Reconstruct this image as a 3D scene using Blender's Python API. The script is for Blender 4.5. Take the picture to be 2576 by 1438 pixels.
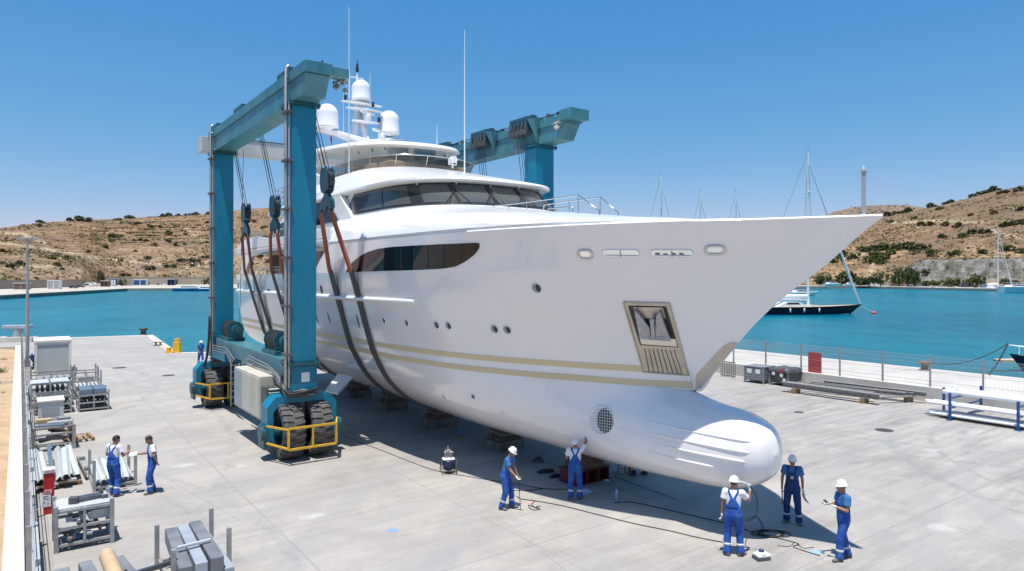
import bpy, bmesh, math, random
import numpy as np
from mathutils import Vector, Matrix, noise as mnoise
from mathutils.bvhtree import BVHTree
for o in list(bpy.data.objects): bpy.data.objects.remove(o)
SC = bpy.context.scene
COL = SC.collection
R = math.radians

# ---------------------------------------------------------------- camera
F_PX, CX, HY, CAMH = 1717.0, 1288.0, 697.0, 6.6      # photo measures (2576 wide): focal length, centre, horizon, eye height
cam = bpy.data.cameras.new('camera'); camo = bpy.data.objects.new('camera', cam); COL.objects.link(camo)
cam.sensor_width = 36.0; cam.lens = 24.0; cam.shift_y = -22/2576
cam.clip_start = 0.3; cam.clip_end = 6000
camo.location = (0, 0, CAMH); camo.rotation_euler = (R(90), 0, 0)
SC.camera = camo

# boat / yard axes: S runs towards the bow, T towards starboard (towards the camera's left)
OX, OY = -1.5, 28.0
BS = (.585, -.811); NT = (-.811, -.585)
YAW = math.atan2(BS[1], BS[0])
def yard(s, t, z=0.0): return Vector((OX+s*BS[0]+t*NT[0], OY+s*BS[1]+t*NT[1], z))
YARD = Matrix.Translation((OX, OY, 0)) @ Matrix.Rotation(YAW, 4, 'Z')   # local x = s, local y = -t

# ---------------------------------------------------------------- sun and sky
SUN_S, SUN_T = .15, .18            # horizontal run of a shadow per metre of height, along bow and starboard
sv = Vector((BS[0]*SUN_S+NT[0]*SUN_T, BS[1]*SUN_S+NT[1]*SUN_T, 1.0)).normalized()
sun_el = math.asin(sv.z); sun_az = math.atan2(sv.x, sv.y)
W = bpy.data.worlds.new('World'); SC.world = W; W.use_nodes = True
wn = W.node_tree; wn.nodes.clear()
sky = wn.nodes.new('ShaderNodeTexSky'); sky.sky_type = 'NISHITA'; sky.sun_disc = False
sky.sun_elevation = sun_el; sky.sun_rotation = sun_az
sky.altitude = 0; sky.air_density = 1.0; sky.dust_density = 0.15; sky.ozone_density = 3.0
bg = wn.nodes.new('ShaderNodeBackground'); bg.inputs['Strength'].default_value = 0.126
wo = wn.nodes.new('ShaderNodeOutputWorld')
hs = wn.nodes.new('ShaderNodeHueSaturation'); hs.inputs['Saturation'].default_value = 1.25
wn.links.new(sky.outputs[0], hs.inputs['Color']); sp_ = wn.nodes.new('ShaderNodeSeparateColor'); cb_ = wn.nodes.new('ShaderNodeCombineColor')
wn.links.new(hs.outputs[0], sp_.inputs[0])
for ch, (pw, gain) in enumerate(((1.0, .75), (.60, 1.327), (.40, 2.42))):     # grade the sky: a softer, bluer horizon
    p_ = wn.nodes.new('ShaderNodeMath'); p_.operation = 'POWER'; p_.inputs[1].default_value = pw
    g_ = wn.nodes.new('ShaderNodeMath'); g_.operation = 'MULTIPLY'; g_.inputs[1].default_value = gain
    wn.links.new(sp_.outputs[ch], p_.inputs[0]); wn.links.new(p_.outputs[0], g_.inputs[0]); wn.links.new(g_.outputs[0], cb_.inputs[ch])
wn.links.new(cb_.outputs[0], bg.inputs[0]); wn.links.new(bg.outputs[0], wo.inputs[0])
sl = bpy.data.lights.new('sun', 'SUN'); sl.energy = 5.0; sl.angle = R(.53); sl.color = (1.0, .955, .89)
so = bpy.data.objects.new('sun', sl); COL.objects.link(so); so.location = (-20, 0, 60)
so.rotation_euler = sv.to_track_quat('Z', 'Y').to_euler()
SC.view_settings.view_transform = 'Standard'; SC.view_settings.look = 'None'
SC.view_settings.exposure = 0.27; SC.view_settings.gamma = 1.0
SC.cycles.max_bounces = 6; SC.cycles.diffuse_bounces = 3; SC.cycles.glossy_bounces = 3
SC.cycles.transparent_max_bounces = 8; SC.cycles.use_denoising = True
SC.cycles.caustics_reflective = False; SC.cycles.caustics_refractive = False

# ---------------------------------------------------------------- helpers
def up(x, y, z=0.0):
    Y = F_PX*(CAMH-z)/(y-HY); return Vector(((x-CX)*Y/F_PX, Y, z))
def at(x, Y, z=0.0): return Vector(((x-CX)*Y/F_PX, Y, z))
def hz(y, Y): return CAMH-(y-HY)*Y/F_PX

def tag(o, label=None, cat=None, group=None, kind=None):
    if label: o['label'] = label
    if cat: o['category'] = cat
    if group: o['group'] = group
    if kind: o['kind'] = kind
    return o
def empty(name, loc=(0,0,0), rz=0.0, label=None, cat=None, group=None):
    o = bpy.data.objects.new(name, None); COL.objects.link(o)
    o.location = loc; o.rotation_euler = (0,0,rz); o.empty_display_size = .3
    return tag(o, label, cat, group)
def copy_tree(o, parent=None):
    c = o.copy(); COL.objects.link(c)
    if parent is not None: c.parent = parent
    for ch in KIDS.get(o.name, []):
        copy_tree(ch, c)
    KIDS.setdefault(c.name, [])
    if parent is not None: KIDS.setdefault(parent.name, []).append(c)
    return c
KIDS = {}
def adopt(o, p):
    if p is not None:
        o.parent = p; KIDS.setdefault(p.name, []).append(o)
    return o

class MB:
    """collects faces; build() links them as one mesh object"""
    def __init__(self): self.v=[]; self.f=[]; self.m=[]; self.s=[]
    def add(self, vs, fs, mi=0, smooth=False, M=None):
        b=len(self.v)
        if M is not None: vs=[tuple(M@Vector(p)) for p in vs]
        self.v += [tuple(p) for p in vs]
        for f in fs:
            self.f.append(tuple(i+b for i in f)); self.m.append(mi); self.s.append(smooth)
        return self
    def box(self, lo, hi, mi=0, M=None):
        x0,y0,z0=lo; x1,y1,z1=hi
        if x0>x1: x0,x1=x1,x0
        if y0>y1: y0,y1=y1,y0
        if z0>z1: z0,z1=z1,z0
        v=[(x0,y0,z0),(x1,y0,z0),(x1,y1,z0),(x0,y1,z0),(x0,y0,z1),(x1,y0,z1),(x1,y1,z1),(x0,y1,z1)]
        return self.add(v,[(0,3,2,1),(4,5,6,7),(0,1,5,4),(1,2,6,5),(2,3,7,6),(3,0,4,7)],mi,False,M)
    def cbox(self, c, size, mi=0, rot=(0,0,0), M=None):
        T = Matrix.Translation(c) @ (Matrix.Rotation(rot[2],4,'Z')@Matrix.Rotation(rot[1],4,'Y')@Matrix.Rotation(rot[0],4,'X'))
        if M is not None: T = M@T
        a,b,d=size[0]/2,size[1]/2,size[2]/2
        return self.box((-a,-b,-d),(a,b,d),mi,T)
    def bar(self, p, q, w, h, mi=0, upv=(0,0,1)):
        p=Vector(p); q=Vector(q); d=q-p; L=d.length
        if L<1e-6: return self
        d/=L; u=Vector(upv)
        if abs(d.dot(u))>.98: u=Vector((1,0,0))
        x=d.cross(u).normalized(); y=x.cross(d)
        c=[p-x*w/2-y*h/2,p+x*w/2-y*h/2,p+x*w/2+y*h/2,p-x*w/2+y*h/2]
        v=[tuple(k) for k in c]+[tuple(k+d*L) for k in c]
        return self.add(v,[(0,1,2,3),(7,6,5,4),(0,4,5,1),(1,5,6,2),(2,6,7,3),(3,7,4,0)],mi)
    def tube(self, pts, r, n=8, mi=0, smooth=True, cap=True):
        pts=[Vector(p) for p in pts]; k=len(pts)
        rr = r if hasattr(r,'__len__') else [r]*k
        vs=[]; fs=[]; u=None
        for i,p in enumerate(pts):
            a=pts[max(i-1,0)]; b=pts[min(i+1,k-1)]; d=(b-a)
            d = d.normalized() if d.length>1e-9 else Vector((0,0,1))
            if u is None:
                u=Vector((0,0,1)) if abs(d.z)<.9 else Vector((1,0,0))
            x=(u-d*u.dot(d))
            x = x.normalized() if x.length>1e-6 else d.orthogonal().normalized()
            u=x; y=d.cross(x)
            for j in range(n):
                t=2*math.pi*j/n
                vs.append(tuple(p+x*(rr[i]*math.cos(t))+y*(rr[i]*math.sin(t))))
        for i in range(k-1):
            for j in range(n):
                fs.append((i*n+j,i*n+(j+1)%n,(i+1)*n+(j+1)%n,(i+1)*n+j))
        self.add(vs,fs,mi,smooth)
        if cap:
            self.add(vs[:n],[tuple(range(n-1,-1,-1))],mi); self.add(vs[-n:],[tuple(range(n))],mi)
        return self
    def cyl(self, p, q, r, r2=None, n=16, mi=0, smooth=True):
        return self.tube([p,q],[r, r if r2 is None else r2],n,mi,smooth)
    def lathe(self, prof, n=20, mi=0, M=None, smooth=True):
        vs=[];fs=[];k=len(prof)
        for (r,z) in prof:
            for j in range(n):
                t=2*math.pi*j/n; vs.append((r*math.cos(t),r*math.sin(t),z))
        for i in range(k-1):
            for j in range(n):
                fs.append((i*n+j,i*n+(j+1)%n,(i+1)*n+(j+1)%n,(i+1)*n+j))
        fs.append(tuple(range(n-1,-1,-1))); fs.append(tuple((k-1)*n+j for j in range(n)))
        return self.add(vs,fs,mi,smooth,M)
    def ball(self, c, r, n=10, mi=0, sc=(1,1,1), M=None):
        c=Vector(c); prof=[]
        vs=[];fs=[]
        k=max(4,n//2+1)
        for i in range(k+1):
            a=math.pi*i/k
            for j in range(n):
                b=2*math.pi*j/n
                vs.append((c.x+r*sc[0]*math.sin(a)*math.cos(b),c.y+r*sc[1]*math.sin(a)*math.sin(b),c.z+r*sc[2]*math.cos(a)))
        for i in range(k):
            for j in range(n):
                fs.append((i*n+j,(i+1)*n+j,(i+1)*n+(j+1)%n,i*n+(j+1)%n))
        return self.add(vs,fs,mi,True,M)
    def prism(self, poly, h0, h1, axis='z', mi=0, M=None, smooth=False):
        """poly: 2-D points; extruded along axis from h0 to h1"""
        def mk(a,b,h):
            return {'z':(a,b,h),'y':(a,h,b),'x':(h,a,b)}[axis]
        n=len(poly)
        vs=[mk(a,b,h0) for a,b in poly]+[mk(a,b,h1) for a,b in poly]
        fs=[tuple(range(n-1,-1,-1)),tuple(range(n,2*n))]
        self.add(vs,fs,mi,False,M)
        self.add(vs,[(i,(i+1)%n,n+(i+1)%n,n+i) for i in range(n)],mi,smooth,M)
        return self
    def grid(self, rows, mi=0, smooth=True, close=False, M=None, flip=False):
        nr=len(rows); nc=len(rows[0]); vs=[p for r in rows for p in r]; fs=[]
        for i in range(nr-1):
            for j in range(nc if close else nc-1):
                f=(i*nc+j,i*nc+(j+1)%nc,(i+1)*nc+(j+1)%nc,(i+1)*nc+j)
                fs.append(f[::-1] if flip else f)
        return self.add(vs,fs,mi,smooth,M)
    def build(self, name, mats, parent=None, bevel=0.0, merge=False, loc=None, recalc=False, solid=0.0, sharp=None):
        me=bpy.data.meshes.new(name); me.from_pydata(self.v,[],self.f)
        if not isinstance(mats,(list,tuple)): mats=[mats]
        for m in mats: me.materials.append(m)
        me.polygons.foreach_set('material_index',self.m)
        me.polygons.foreach_set('use_smooth',self.s)
        if merge or recalc:
            bm=bmesh.new(); bm.from_mesh(me)
            if merge: bmesh.ops.remove_doubles(bm,verts=bm.verts,dist=merge if isinstance(merge,float) else 1e-4)
            if recalc: bmesh.ops.recalc_face_normals(bm,faces=bm.faces)
            if sharp:
                for e in bm.edges:
                    if len(e.link_faces)==2 and e.calc_face_angle(0)>R(sharp): e.smooth=False
            bm.to_mesh(me); bm.free()
        me.update()
        o=bpy.data.objects.new(name,me); COL.objects.link(o)
        if loc is not None: o.location=loc
        if solid:
            md=o.modifiers.new('solid','SOLIDIFY'); md.thickness=solid; md.offset=-1
        if bevel:
            md=o.modifiers.new('bevel','BEVEL'); md.width=bevel; md.segments=2; md.limit_method='ANGLE'; md.angle_limit=R(40)
            md.harden_normals=False
        return adopt(o,parent)

# ---------------------------------------------------------------- materials
def nodes(name):
    m=bpy.data.materials.new(name); m.use_nodes=True
    nt=m.node_tree; b=nt.nodes['Principled BSDF']
    return m,nt,b
def N(nt,typ,**kw):
    n=nt.nodes.new(typ)
    for k,v in kw.items():
        if k.startswith('i_'):
            key=k[2:].replace('_',' ')
            n.inputs[key].default_value=v
        else: setattr(n,k,v)
    return n
def L(nt,a,b): nt.links.new(a,b)
def ramp(nt,src,stops):
    r=nt.nodes.new('ShaderNodeValToRGB'); e=r.color_ramp.elements
    while len(e)<len(stops): e.new(.5)
    for k,(p,c) in zip(e,stops):
        k.position=p; k.color=(c[0],c[1],c[2],1) if hasattr(c,'__len__') else (c,c,c,1)
    L(nt,src,r.inputs[0]); return r
def mixc(nt,fac,a,b,blend='MIX'):
    m=nt.nodes.new('ShaderNodeMix'); m.data_type='RGBA'; m.blend_type=blend
    for sock,val in ((m.inputs[0],fac),(m.inputs[6],a),(m.inputs[7],b)):
        if hasattr(val,'is_linked') or hasattr(val,'links'): L(nt,val,sock)
        elif hasattr(val,'__len__'): sock.default_value=(val[0],val[1],val[2],1)
        else: sock.default_value=val
    return m.outputs[2]
def coords(nt,scale=(1,1,1),kind='Object',rot=(0,0,0)):
    tc=nt.nodes.new('ShaderNodeTexCoord'); mp=nt.nodes.new('ShaderNodeMapping')
    mp.inputs['Scale'].default_value=scale; mp.inputs['Rotation'].default_value=rot
    L(nt,tc.outputs[kind],mp.inputs[0]); return mp.outputs[0]
def noise(nt,vec,scale,detail=4,rough=.55,dist=0.0):
    n=N(nt,'ShaderNodeTexNoise'); n.inputs['Scale'].default_value=scale; n.inputs['Detail'].default_value=detail
    n.inputs['Roughness'].default_value=rough; n.inputs['Distortion'].default_value=dist
    L(nt,vec,n.inputs['Vector']); return n.outputs['Fac']
def bump(nt,b,h,strength=.3,dist=.02):
    bp=N(nt,'ShaderNodeBump'); bp.inputs['Strength'].default_value=strength; bp.inputs['Distance'].default_value=dist
    L(nt,h,bp.inputs['Height']); L(nt,bp.outputs[0],b.inputs['Normal'])
def mat(name,col,rough=.5,metal=0.0,col2=None,scale=3.0,lo=.35,hi=.7,bumpy=0.0,coat=0.0,spec=None,stretch=(1,1,1)):
    m,nt,b=nodes(name)
    b.inputs['Base Color'].default_value=(*col,1); b.inputs['Roughness'].default_value=rough; b.inputs['Metallic'].default_value=metal
    if coat: b.inputs['Coat Weight'].default_value=coat; b.inputs['Coat Roughness'].default_value=.06
    if spec is not None: b.inputs['Specular IOR Level'].default_value=spec
    if col2 is not None or bumpy:
        vec=coords(nt,stretch); f=noise(nt,vec,scale,6,.6)
        if col2 is not None:
            r=ramp(nt,f,[(lo,col),(hi,col2)]); L(nt,r.outputs[0],b.inputs['Base Color'])
            r2=N(nt,'ShaderNodeMapRange'); L(nt,f,r2.inputs[0]); r2.inputs[3].default_value=rough*.85; r2.inputs[4].default_value=min(1,rough*1.25)
            L(nt,r2.outputs[0],b.inputs['Roughness'])
        if bumpy: bump(nt,b,f,bumpy,.01)
    return m
# ================================================================ SETTING
rnd = random.Random(7)
def interp(x, tab):
    xs=[a for a,_ in tab]; ys=[b for _,b in tab]
    return float(np.interp(x,xs,ys))
WATER_Z = -1.6

# concrete: object space follows the yard axes (x = s, y = -t)
def concrete(name, base=(.422,.396,.361), dirty=(.335,.316,.294), joints=True, streak=True):
    m,nt,b=nodes(name)
    v=coords(nt)
    big=noise(nt,v,.09,5,.6); mid=noise(nt,v,.55,6,.62,.4); fine=noise(nt,v,9,5,.7)
    c1=ramp(nt,big,[(.34,base),(.52,tuple(k*.93 for k in base)),(.70,dirty)]).outputs[0]
    c2=ramp(nt,mid,[(.36,(.80,.80,.81)),(.58,(1.03,1.02,1.0))]).outputs[0]
    c=mixc(nt,.7,c1,c2,'MULTIPLY')
    c3=ramp(nt,fine,[(.3,.84),(.65,1.05)]).outputs[0]
    c=mixc(nt,.6,c,c3,'MULTIPLY')
    if streak:
        # sweeping tyre marks and brushed dirt, strongest under and beyond the bow
        vs=coords(nt,(.75,.075,1),rot=(0,0,R(-26)))
        st=noise(nt,vs,2.4,6,.66,.9)
        vm=coords(nt,(.055,.055,1)); mk=noise(nt,vm,1.0,3,.5)
        gx=N(nt,'ShaderNodeSeparateXYZ'); L(nt,coords(nt),gx.inputs[0])
        side=N(nt,'ShaderNodeMapRange',i_From_Min=-7.0,i_From_Max=5.0,i_To_Min=.30,i_To_Max=1.0); L(nt,gx.outputs['Y'],side.inputs[0])
        mm=ramp(nt,mk,[(.33,.15),(.6,1)]).outputs[0]
        pr=N(nt,'ShaderNodeMath',operation='MULTIPLY'); L(nt,mm,pr.inputs[0]); L(nt,side.outputs[0],pr.inputs[1])
        sc=ramp(nt,st,[(.42,1.0),(.54,.80),(.66,.62)]).outputs[0]
        c=mixc(nt,pr.outputs[0],c,mixc(nt,1.0,c,sc,'MULTIPLY'))
        # turning arcs left by the hoist's tyres
        for (cx,cy,sc_,w) in ((-30.0,-16.0,.95,.10),(26.0,14.0,.8,.12)):
            tc=nt.nodes.new('ShaderNodeTexCoord'); mp=nt.nodes.new('ShaderNodeMapping'); mp.inputs['Location'].default_value=(-cx,-cy,0); L(nt,tc.outputs['Object'],mp.inputs[0])
            wv=N(nt,'ShaderNodeTexWave',wave_type='RINGS',rings_direction='Z'); wv.inputs['Scale'].default_value=.11*sc_; wv.inputs['Distortion'].default_value=3.0; wv.inputs['Detail'].default_value=3; wv.inputs['Detail Scale'].default_value=.35
            L(nt,mp.outputs[0],wv.inputs['Vector'])
            rr=ramp(nt,wv.outputs['Fac'],[(.80,0.0),(.96,1.0)]).outputs[0]
            p2=N(nt,'ShaderNodeMath',operation='MULTIPLY'); L(nt,rr,p2.inputs[0]); L(nt,ramp(nt,mid,[(.42,0),(.6,1)]).outputs[0],p2.inputs[1])
            p3=N(nt,'ShaderNodeMath',operation='MULTIPLY'); L(nt,p2.outputs[0],p3.inputs[0]); p3.inputs[1].default_value=w*4.0
            c=mixc(nt,p3.outputs[0],c,(.27,.27,.28))
        # explicit tyre tracks: pairs of worn dark arcs
        nb=noise(nt,coords(nt,(1,1,1)),1.3,5,.7,.4); nbm=ramp(nt,nb,[(.42,0.0),(.62,1.0)]).outputs[0]
        acc=None
        for (cx,cy,rad,wd,st_) in ((2,34,22.5,.16,.30),(2,34,24.6,.20,.24),(22,20,11.0,.15,.34),(22,20,12.1,.13,.30),(22,20,13.6,.22,.26),(30,-6,13.0,.20,.26),(30,-6,15.2,.18,.22),(-26,-30,19.5,.25,.28),(-26,-30,21.8,.25,.26),(-40,-4,16.0,.35,.25),(6,-30,19.0,.14,.26),(6,-30,20.1,.14,.22),(-12,-40,32.5,.18,.26),(26,-24,17.5,.16,.24)):
            tc=nt.nodes.new('ShaderNodeTexCoord'); vm_=N(nt,'ShaderNodeVectorMath',operation='DISTANCE'); L(nt,tc.outputs['Object'],vm_.inputs[0]); vm_.inputs[1].default_value=(cx,cy,0)
            s1=N(nt,'ShaderNodeMath',operation='SUBTRACT'); L(nt,vm_.outputs['Value'],s1.inputs[0]); s1.inputs[1].default_value=rad
            s2_=N(nt,'ShaderNodeMath',operation='ABSOLUTE'); L(nt,s1.outputs[0],s2_.inputs[0])
            mr=N(nt,'ShaderNodeMapRange',i_From_Min=wd*.4,i_From_Max=wd*1.5,i_To_Min=st_*1.7,i_To_Max=0.0); L(nt,s2_.outputs[0],mr.inputs[0])
            if acc is None: acc=mr.outputs[0]
            else:
                mx=N(nt,'ShaderNodeMath',operation='MAXIMUM'); L(nt,acc,mx.inputs[0]); L(nt,mr.outputs[0],mx.inputs[1]); acc=mx.outputs[0]
        tm=N(nt,'ShaderNodeMath',operation='MULTIPLY'); L(nt,acc,tm.inputs[0]); L(nt,nbm,tm.inputs[1])
        c=mixc(nt,tm.outputs[0],c,(.20,.20,.21))
        # hairline cracks
        vc=N(nt,'ShaderNodeTexVoronoi',feature='DISTANCE_TO_EDGE'); vc.inputs['Scale'].default_value=.12; L(nt,mixc(nt,.10,coords(nt),coords(nt)),vc.inputs['Vector'])
        ck=N(nt,'ShaderNodeMapRange',i_From_Min=.0006,i_From_Max=.0028,i_To_Min=.30,i_To_Max=0.0); L(nt,vc.outputs['Distance'],ck.inputs[0])
        ckm=N(nt,'ShaderNodeMath',operation='MULTIPLY'); L(nt,ck.outputs[0],ckm.inputs[0]); L(nt,ramp(nt,mk,[(.5,0),(.6,1)]).outputs[0],ckm.inputs[1])
        c=mixc(nt,ckm.outputs[0],c,(.16,.155,.15))
        # scattered spots: oil, rust, white overspray
        vo=N(nt,'ShaderNodeTexVoronoi',feature='F1'); vo.inputs['Scale'].default_value=.42; L(nt,v,vo.inputs['Vector'])
        dd=N(nt,'ShaderNodeMath',operation='ADD'); L(nt,vo.outputs['Distance'],dd.inputs[0])
        ns=N(nt,'ShaderNodeMath',operation='MULTIPLY'); L(nt,noise(nt,v,3.2,4,.6),ns.inputs[0]); ns.inputs[1].default_value=.22; L(nt,ns.outputs[0],dd.inputs[1])
        sp=ramp(nt,dd.outputs[0],[(.145,1.0),(.20,0.0)]).outputs[0]
        p5=N(nt,'ShaderNodeMath',operation='MULTIPLY'); L(nt,sp,p5.inputs[0]); p5.inputs[1].default_value=.45
        c=mixc(nt,p5.outputs[0],c,(.25,.235,.225))
        v2=N(nt,'ShaderNodeTexVoronoi',feature='F1'); v2.inputs['Scale'].default_value=.23; L(nt,coords(nt,(1.6,1,1)),v2.inputs['Vector'])
        d2=N(nt,'ShaderNodeMath',operation='ADD'); L(nt,v2.outputs['Distance'],d2.inputs[0]); L(nt,ns.outputs[0],d2.inputs[1])
        s2=ramp(nt,d2.outputs[0],[(.16,1.0),(.24,0.0)]).outputs[0]
        p6=N(nt,'ShaderNodeMath',operation='MULTIPLY'); L(nt,s2,p6.inputs[0]); p6.inputs[1].default_value=.22
        c=mixc(nt,p6.outputs[0],c,(.78,.78,.78))
    if joints:
        g=N(nt,'ShaderNodeSeparateXYZ'); L(nt,coords(nt),g.inputs[0])
        dl=None
        for out,off,per in (('X',10.25,4.6),('Y',-4.85,4.85)):
            wob=N(nt,'ShaderNodeMath',operation='MULTIPLY_ADD'); L(nt,noise(nt,v,.6,3,.6),wob.inputs[0]); wob.inputs[1].default_value=.05; L(nt,g.outputs[out],wob.inputs[2])
            a=N(nt,'ShaderNodeMath',operation='SUBTRACT'); L(nt,wob.outputs[0],a.inputs[0]); a.inputs[1].default_value=off-per*40+.025
            md=N(nt,'ShaderNodeMath',operation='PINGPONG'); L(nt,a.outputs[0],md.inputs[0]); md.inputs[1].default_value=per/2
            ln=N(nt,'ShaderNodeMapRange',i_From_Min=.010,i_From_Max=.032,i_To_Min=1.0,i_To_Max=0.0); L(nt,md.outputs[0],ln.inputs[0])
            if dl is None: dl=ln.outputs[0]
            else:
                mx=N(nt,'ShaderNodeMath',operation='MAXIMUM'); L(nt,dl,mx.inputs[0]); L(nt,ln.outputs[0],mx.inputs[1]); dl=mx.outputs[0]
        jf=N(nt,'ShaderNodeMath',operation='MULTIPLY'); L(nt,dl,jf.inputs[0]); L(nt,ramp(nt,mid,[(.3,.18),(.6,.60)]).outputs[0],jf.inputs[1])
        c=mixc(nt,jf.outputs[0],c,(.22,.21,.20))
    L(nt,c,b.inputs['Base Color'])
    b.inputs['Roughness'].default_value=.85; b.inputs['Specular IOR Level'].default_value=.25
    bump(nt,b,fine,.12,.008)
    return m
M_APRON=concrete('apron_concrete')
M_QUAY=concrete('quay_concrete',(.60,.565,.51),(.47,.44,.40),joints=False,streak=False)
M_WALL=concrete('wall_concrete',(.60,.57,.52),(.42,.40,.37),joints=False,streak=False)

def slab(name, poly, z, depth, m, inv=None, label=None):
    """world-XY polygon with a vertical edge, in an object aligned with the yard"""
    I=YARD.inverted(); mb=MB()
    pts=[I@Vector((x,y,0)) for x,y in poly]
    a=sum(p.x*q.y-q.x*p.y for p,q in zip(pts,pts[1:]+pts[:1]))
    if a<0: pts=pts[::-1]
    mb.prism([(p.x,p.y) for p in pts],z-depth,z)
    o=mb.build(name,m); o.matrix_world=YARD
    return tag(o,kind='structure')

apron_poly=[(-110,43),(-53.4,71.3),(-40.8,77.6),(-28.9,59.3),(-24.5,60.2),(23.5,63.5)]
w_a=yard(-60,-24.2); w_b=yard(70,-24.2)
pw=yard(-34.8,-24.2)
slab('ground',[(-110,43),(-53.4,71.3),(-40.8,77.6),(-28.9,59.3),(-24.5,60.2),(pw.x,pw.y),(yard(50,-24.2).x,yard(50,-24.2).y),(yard(50,40).x,yard(50,40).y)],0,6,M_APRON)
# raised quay walkway on the far right, beyond the low wall
q=[yard(-36,-24.15),yard(50,-24.15),yard(50,-32.0),yard(-36,-32.0)]
slab('pavement',[(p.x,p.y) for p in q],.72,6.5,M_QUAY)
# pale coping along the basin edges
def coping(name,pts,w,z,m):
    mb=MB()
    for a,b in zip(pts,pts[1:]):
        mb.bar((a[0],a[1],z),(b[0],b[1],z),w,.02)
    return tag(mb.build(name,m),kind='structure')
M_COPE=mat('coping_concrete',(.62,.58,.51),.85,col2=(.50,.46,.40),scale=.7)
coping('quay_coping',[(-53.4,71.0),(-41.0,77.2),(-29.3,59.1),(-24.5,59.9),(pw.x,pw.y)],.7,.004,M_COPE)
c1=yard(-36,-31.6); c2=yard(50,-31.6)
coping('quay_coping',[(c1.x,c1.y),(c2.x,c2.y)],.7,.725,M_COPE)

# water -----------------------------------------------------------
def water_mat():
    m,nt,b=nodes('harbour_water')
    v=coords(nt,(1,1,1))
    big=noise(nt,coords(nt,(.02,.006,1)),1.0,4,.6,.5)
    mid=noise(nt,coords(nt,(.22,.11,1)),1.0,4,.6)
    c=ramp(nt,big,[(.34,(.001,.125,.185)),(.62,(.002,.185,.240))]).outputs[0]
    c=mixc(nt,.5,c,ramp(nt,mid,[(.38,.78),(.62,1.16)]).outputs[0],'MULTIPLY')
    L(nt,c,b.inputs['Base Color'])
    b.inputs['Roughness'].default_value=.22; b.inputs['IOR'].default_value=1.33; b.inputs['Specular IOR Level'].default_value=.22
    w1=noise(nt,coords(nt,(.55,.32,1)),1.0,5,.62,.6); w2=noise(nt,coords(nt,(2.4,1.3,1)),1.0,4,.6,.3)
    s=N(nt,'ShaderNodeMath',operation='MULTIPLY_ADD'); L(nt,w2,s.inputs[0]); s.inputs[1].default_value=.35; L(nt,w1,s.inputs[2])
    bump(nt,b,s.outputs[0],1.0,.55)
    return m
mb=MB(); mb.add([(-1500,-60,WATER_Z),(1500,-60,WATER_Z),(1500,1700,WATER_Z),(-1500,1700,WATER_Z)],[(0,1,2,3)])
tag(mb.build('water',water_mat()),kind='structure')

# far shore -------------------------------------------------------
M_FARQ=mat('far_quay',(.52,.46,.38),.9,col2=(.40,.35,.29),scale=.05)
def farslab(name,poly,z,depth,m):
    a=sum(p[0]*q[1]-q[0]*p[1] for p,q in zip(poly,poly[1:]+poly[:1]))
    if a<0: poly=poly[::-1]
    mb=MB(); mb.prism(poly,z-depth,z); return tag(mb.build(name,m),kind='structure')
farslab('shore',[(-900,110),(-184.8,246.4),(-219.6,390),(-178,402),(60,418),(225,490),(249,485),(268,380),(300,300),(900,190),(1200,1700),(-1200,1700)],0.0,5,M_FARQ)
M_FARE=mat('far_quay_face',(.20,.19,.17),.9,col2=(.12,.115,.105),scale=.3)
def farface(a,b,z0,z1,th=.6,m=None):
    mb=MB(); mb.bar((a[0],a[1],(z0+z1)/2),(b[0],b[1],(z0+z1)/2),th,z1-z0)
    return tag(mb.build('quay_edge',m or M_FARE),kind='structure')
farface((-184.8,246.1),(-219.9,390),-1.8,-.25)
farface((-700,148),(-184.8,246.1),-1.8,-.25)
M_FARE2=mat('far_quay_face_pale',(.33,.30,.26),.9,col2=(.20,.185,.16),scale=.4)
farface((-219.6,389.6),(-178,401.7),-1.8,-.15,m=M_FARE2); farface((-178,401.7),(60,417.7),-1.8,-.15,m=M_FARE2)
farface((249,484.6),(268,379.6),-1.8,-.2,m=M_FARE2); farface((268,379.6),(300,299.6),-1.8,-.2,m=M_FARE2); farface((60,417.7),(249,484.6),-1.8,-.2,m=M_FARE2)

# hills -----------------------------------------------------------
def fbm(x,y,s,o=4):
    t=0;a=1;tot=0
    for i in range(o):
        t+=a*mnoise.noise((x*s,y*s,i*7.3)); tot+=a; a*=.5; s*=2.1
    return t/tot
def seg_d(px,py,pl):
    best=1e9
    for (ax,ay),(bx,by) in zip(pl,pl[1:]):
        dx,dy=bx-ax,by-ay; t=max(0,min(1,((px-ax)*dx+(py-ay)*dy)/(dx*dx+dy*dy)))
        best=min(best,math.hypot(px-ax-t*dx,(py-ay-t*dy)*1.6))
    return best
LEFT=dict(x0=-420,x1=1800,ridge=[(-420,640),(-200,602),(0,575),(60,566),(100,561),(200,555),(300,551),(400,545),(450,543),(530,539),(620,527),(700,522),(900,520),(1100,545),(1320,600),(1800,640)],
   y0=[(-420,300),(0,378),(204,462),(270,540),(530,605),(900,610),(1320,620)],dep=[(-420,380),(1320,380)],gam=[(-420,.8),(1320,.8)])
RIGHT=dict(x0=1750,x1=3050,ridge=[(1750,660),(1900,632),(2000,588),(2080,556),(2160,545),(2240,542),(2300,530),(2370,516),(2450,495),(2500,481),(2576,468),(2700,452),(3050,420)],
   y0=[(1750,560),(2150,530),(2576,430),(3050,360)],dep=[(1750,420),(3050,420)],gam=[(1750,.9),(3050,.9)])
BACK=dict(x0=1900,x1=2700,ridge=[(1900,600),(2000,570),(2060,547),(2100,531),(2150,520),(2200,515),(2270,514),(2330,522),(2450,545),(2700,600)],
   y0=[(1900,960),(2700,960)],dep=[(1900,250),(2700,250)],gam=[(1900,.8),(2700,.8)])
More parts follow.
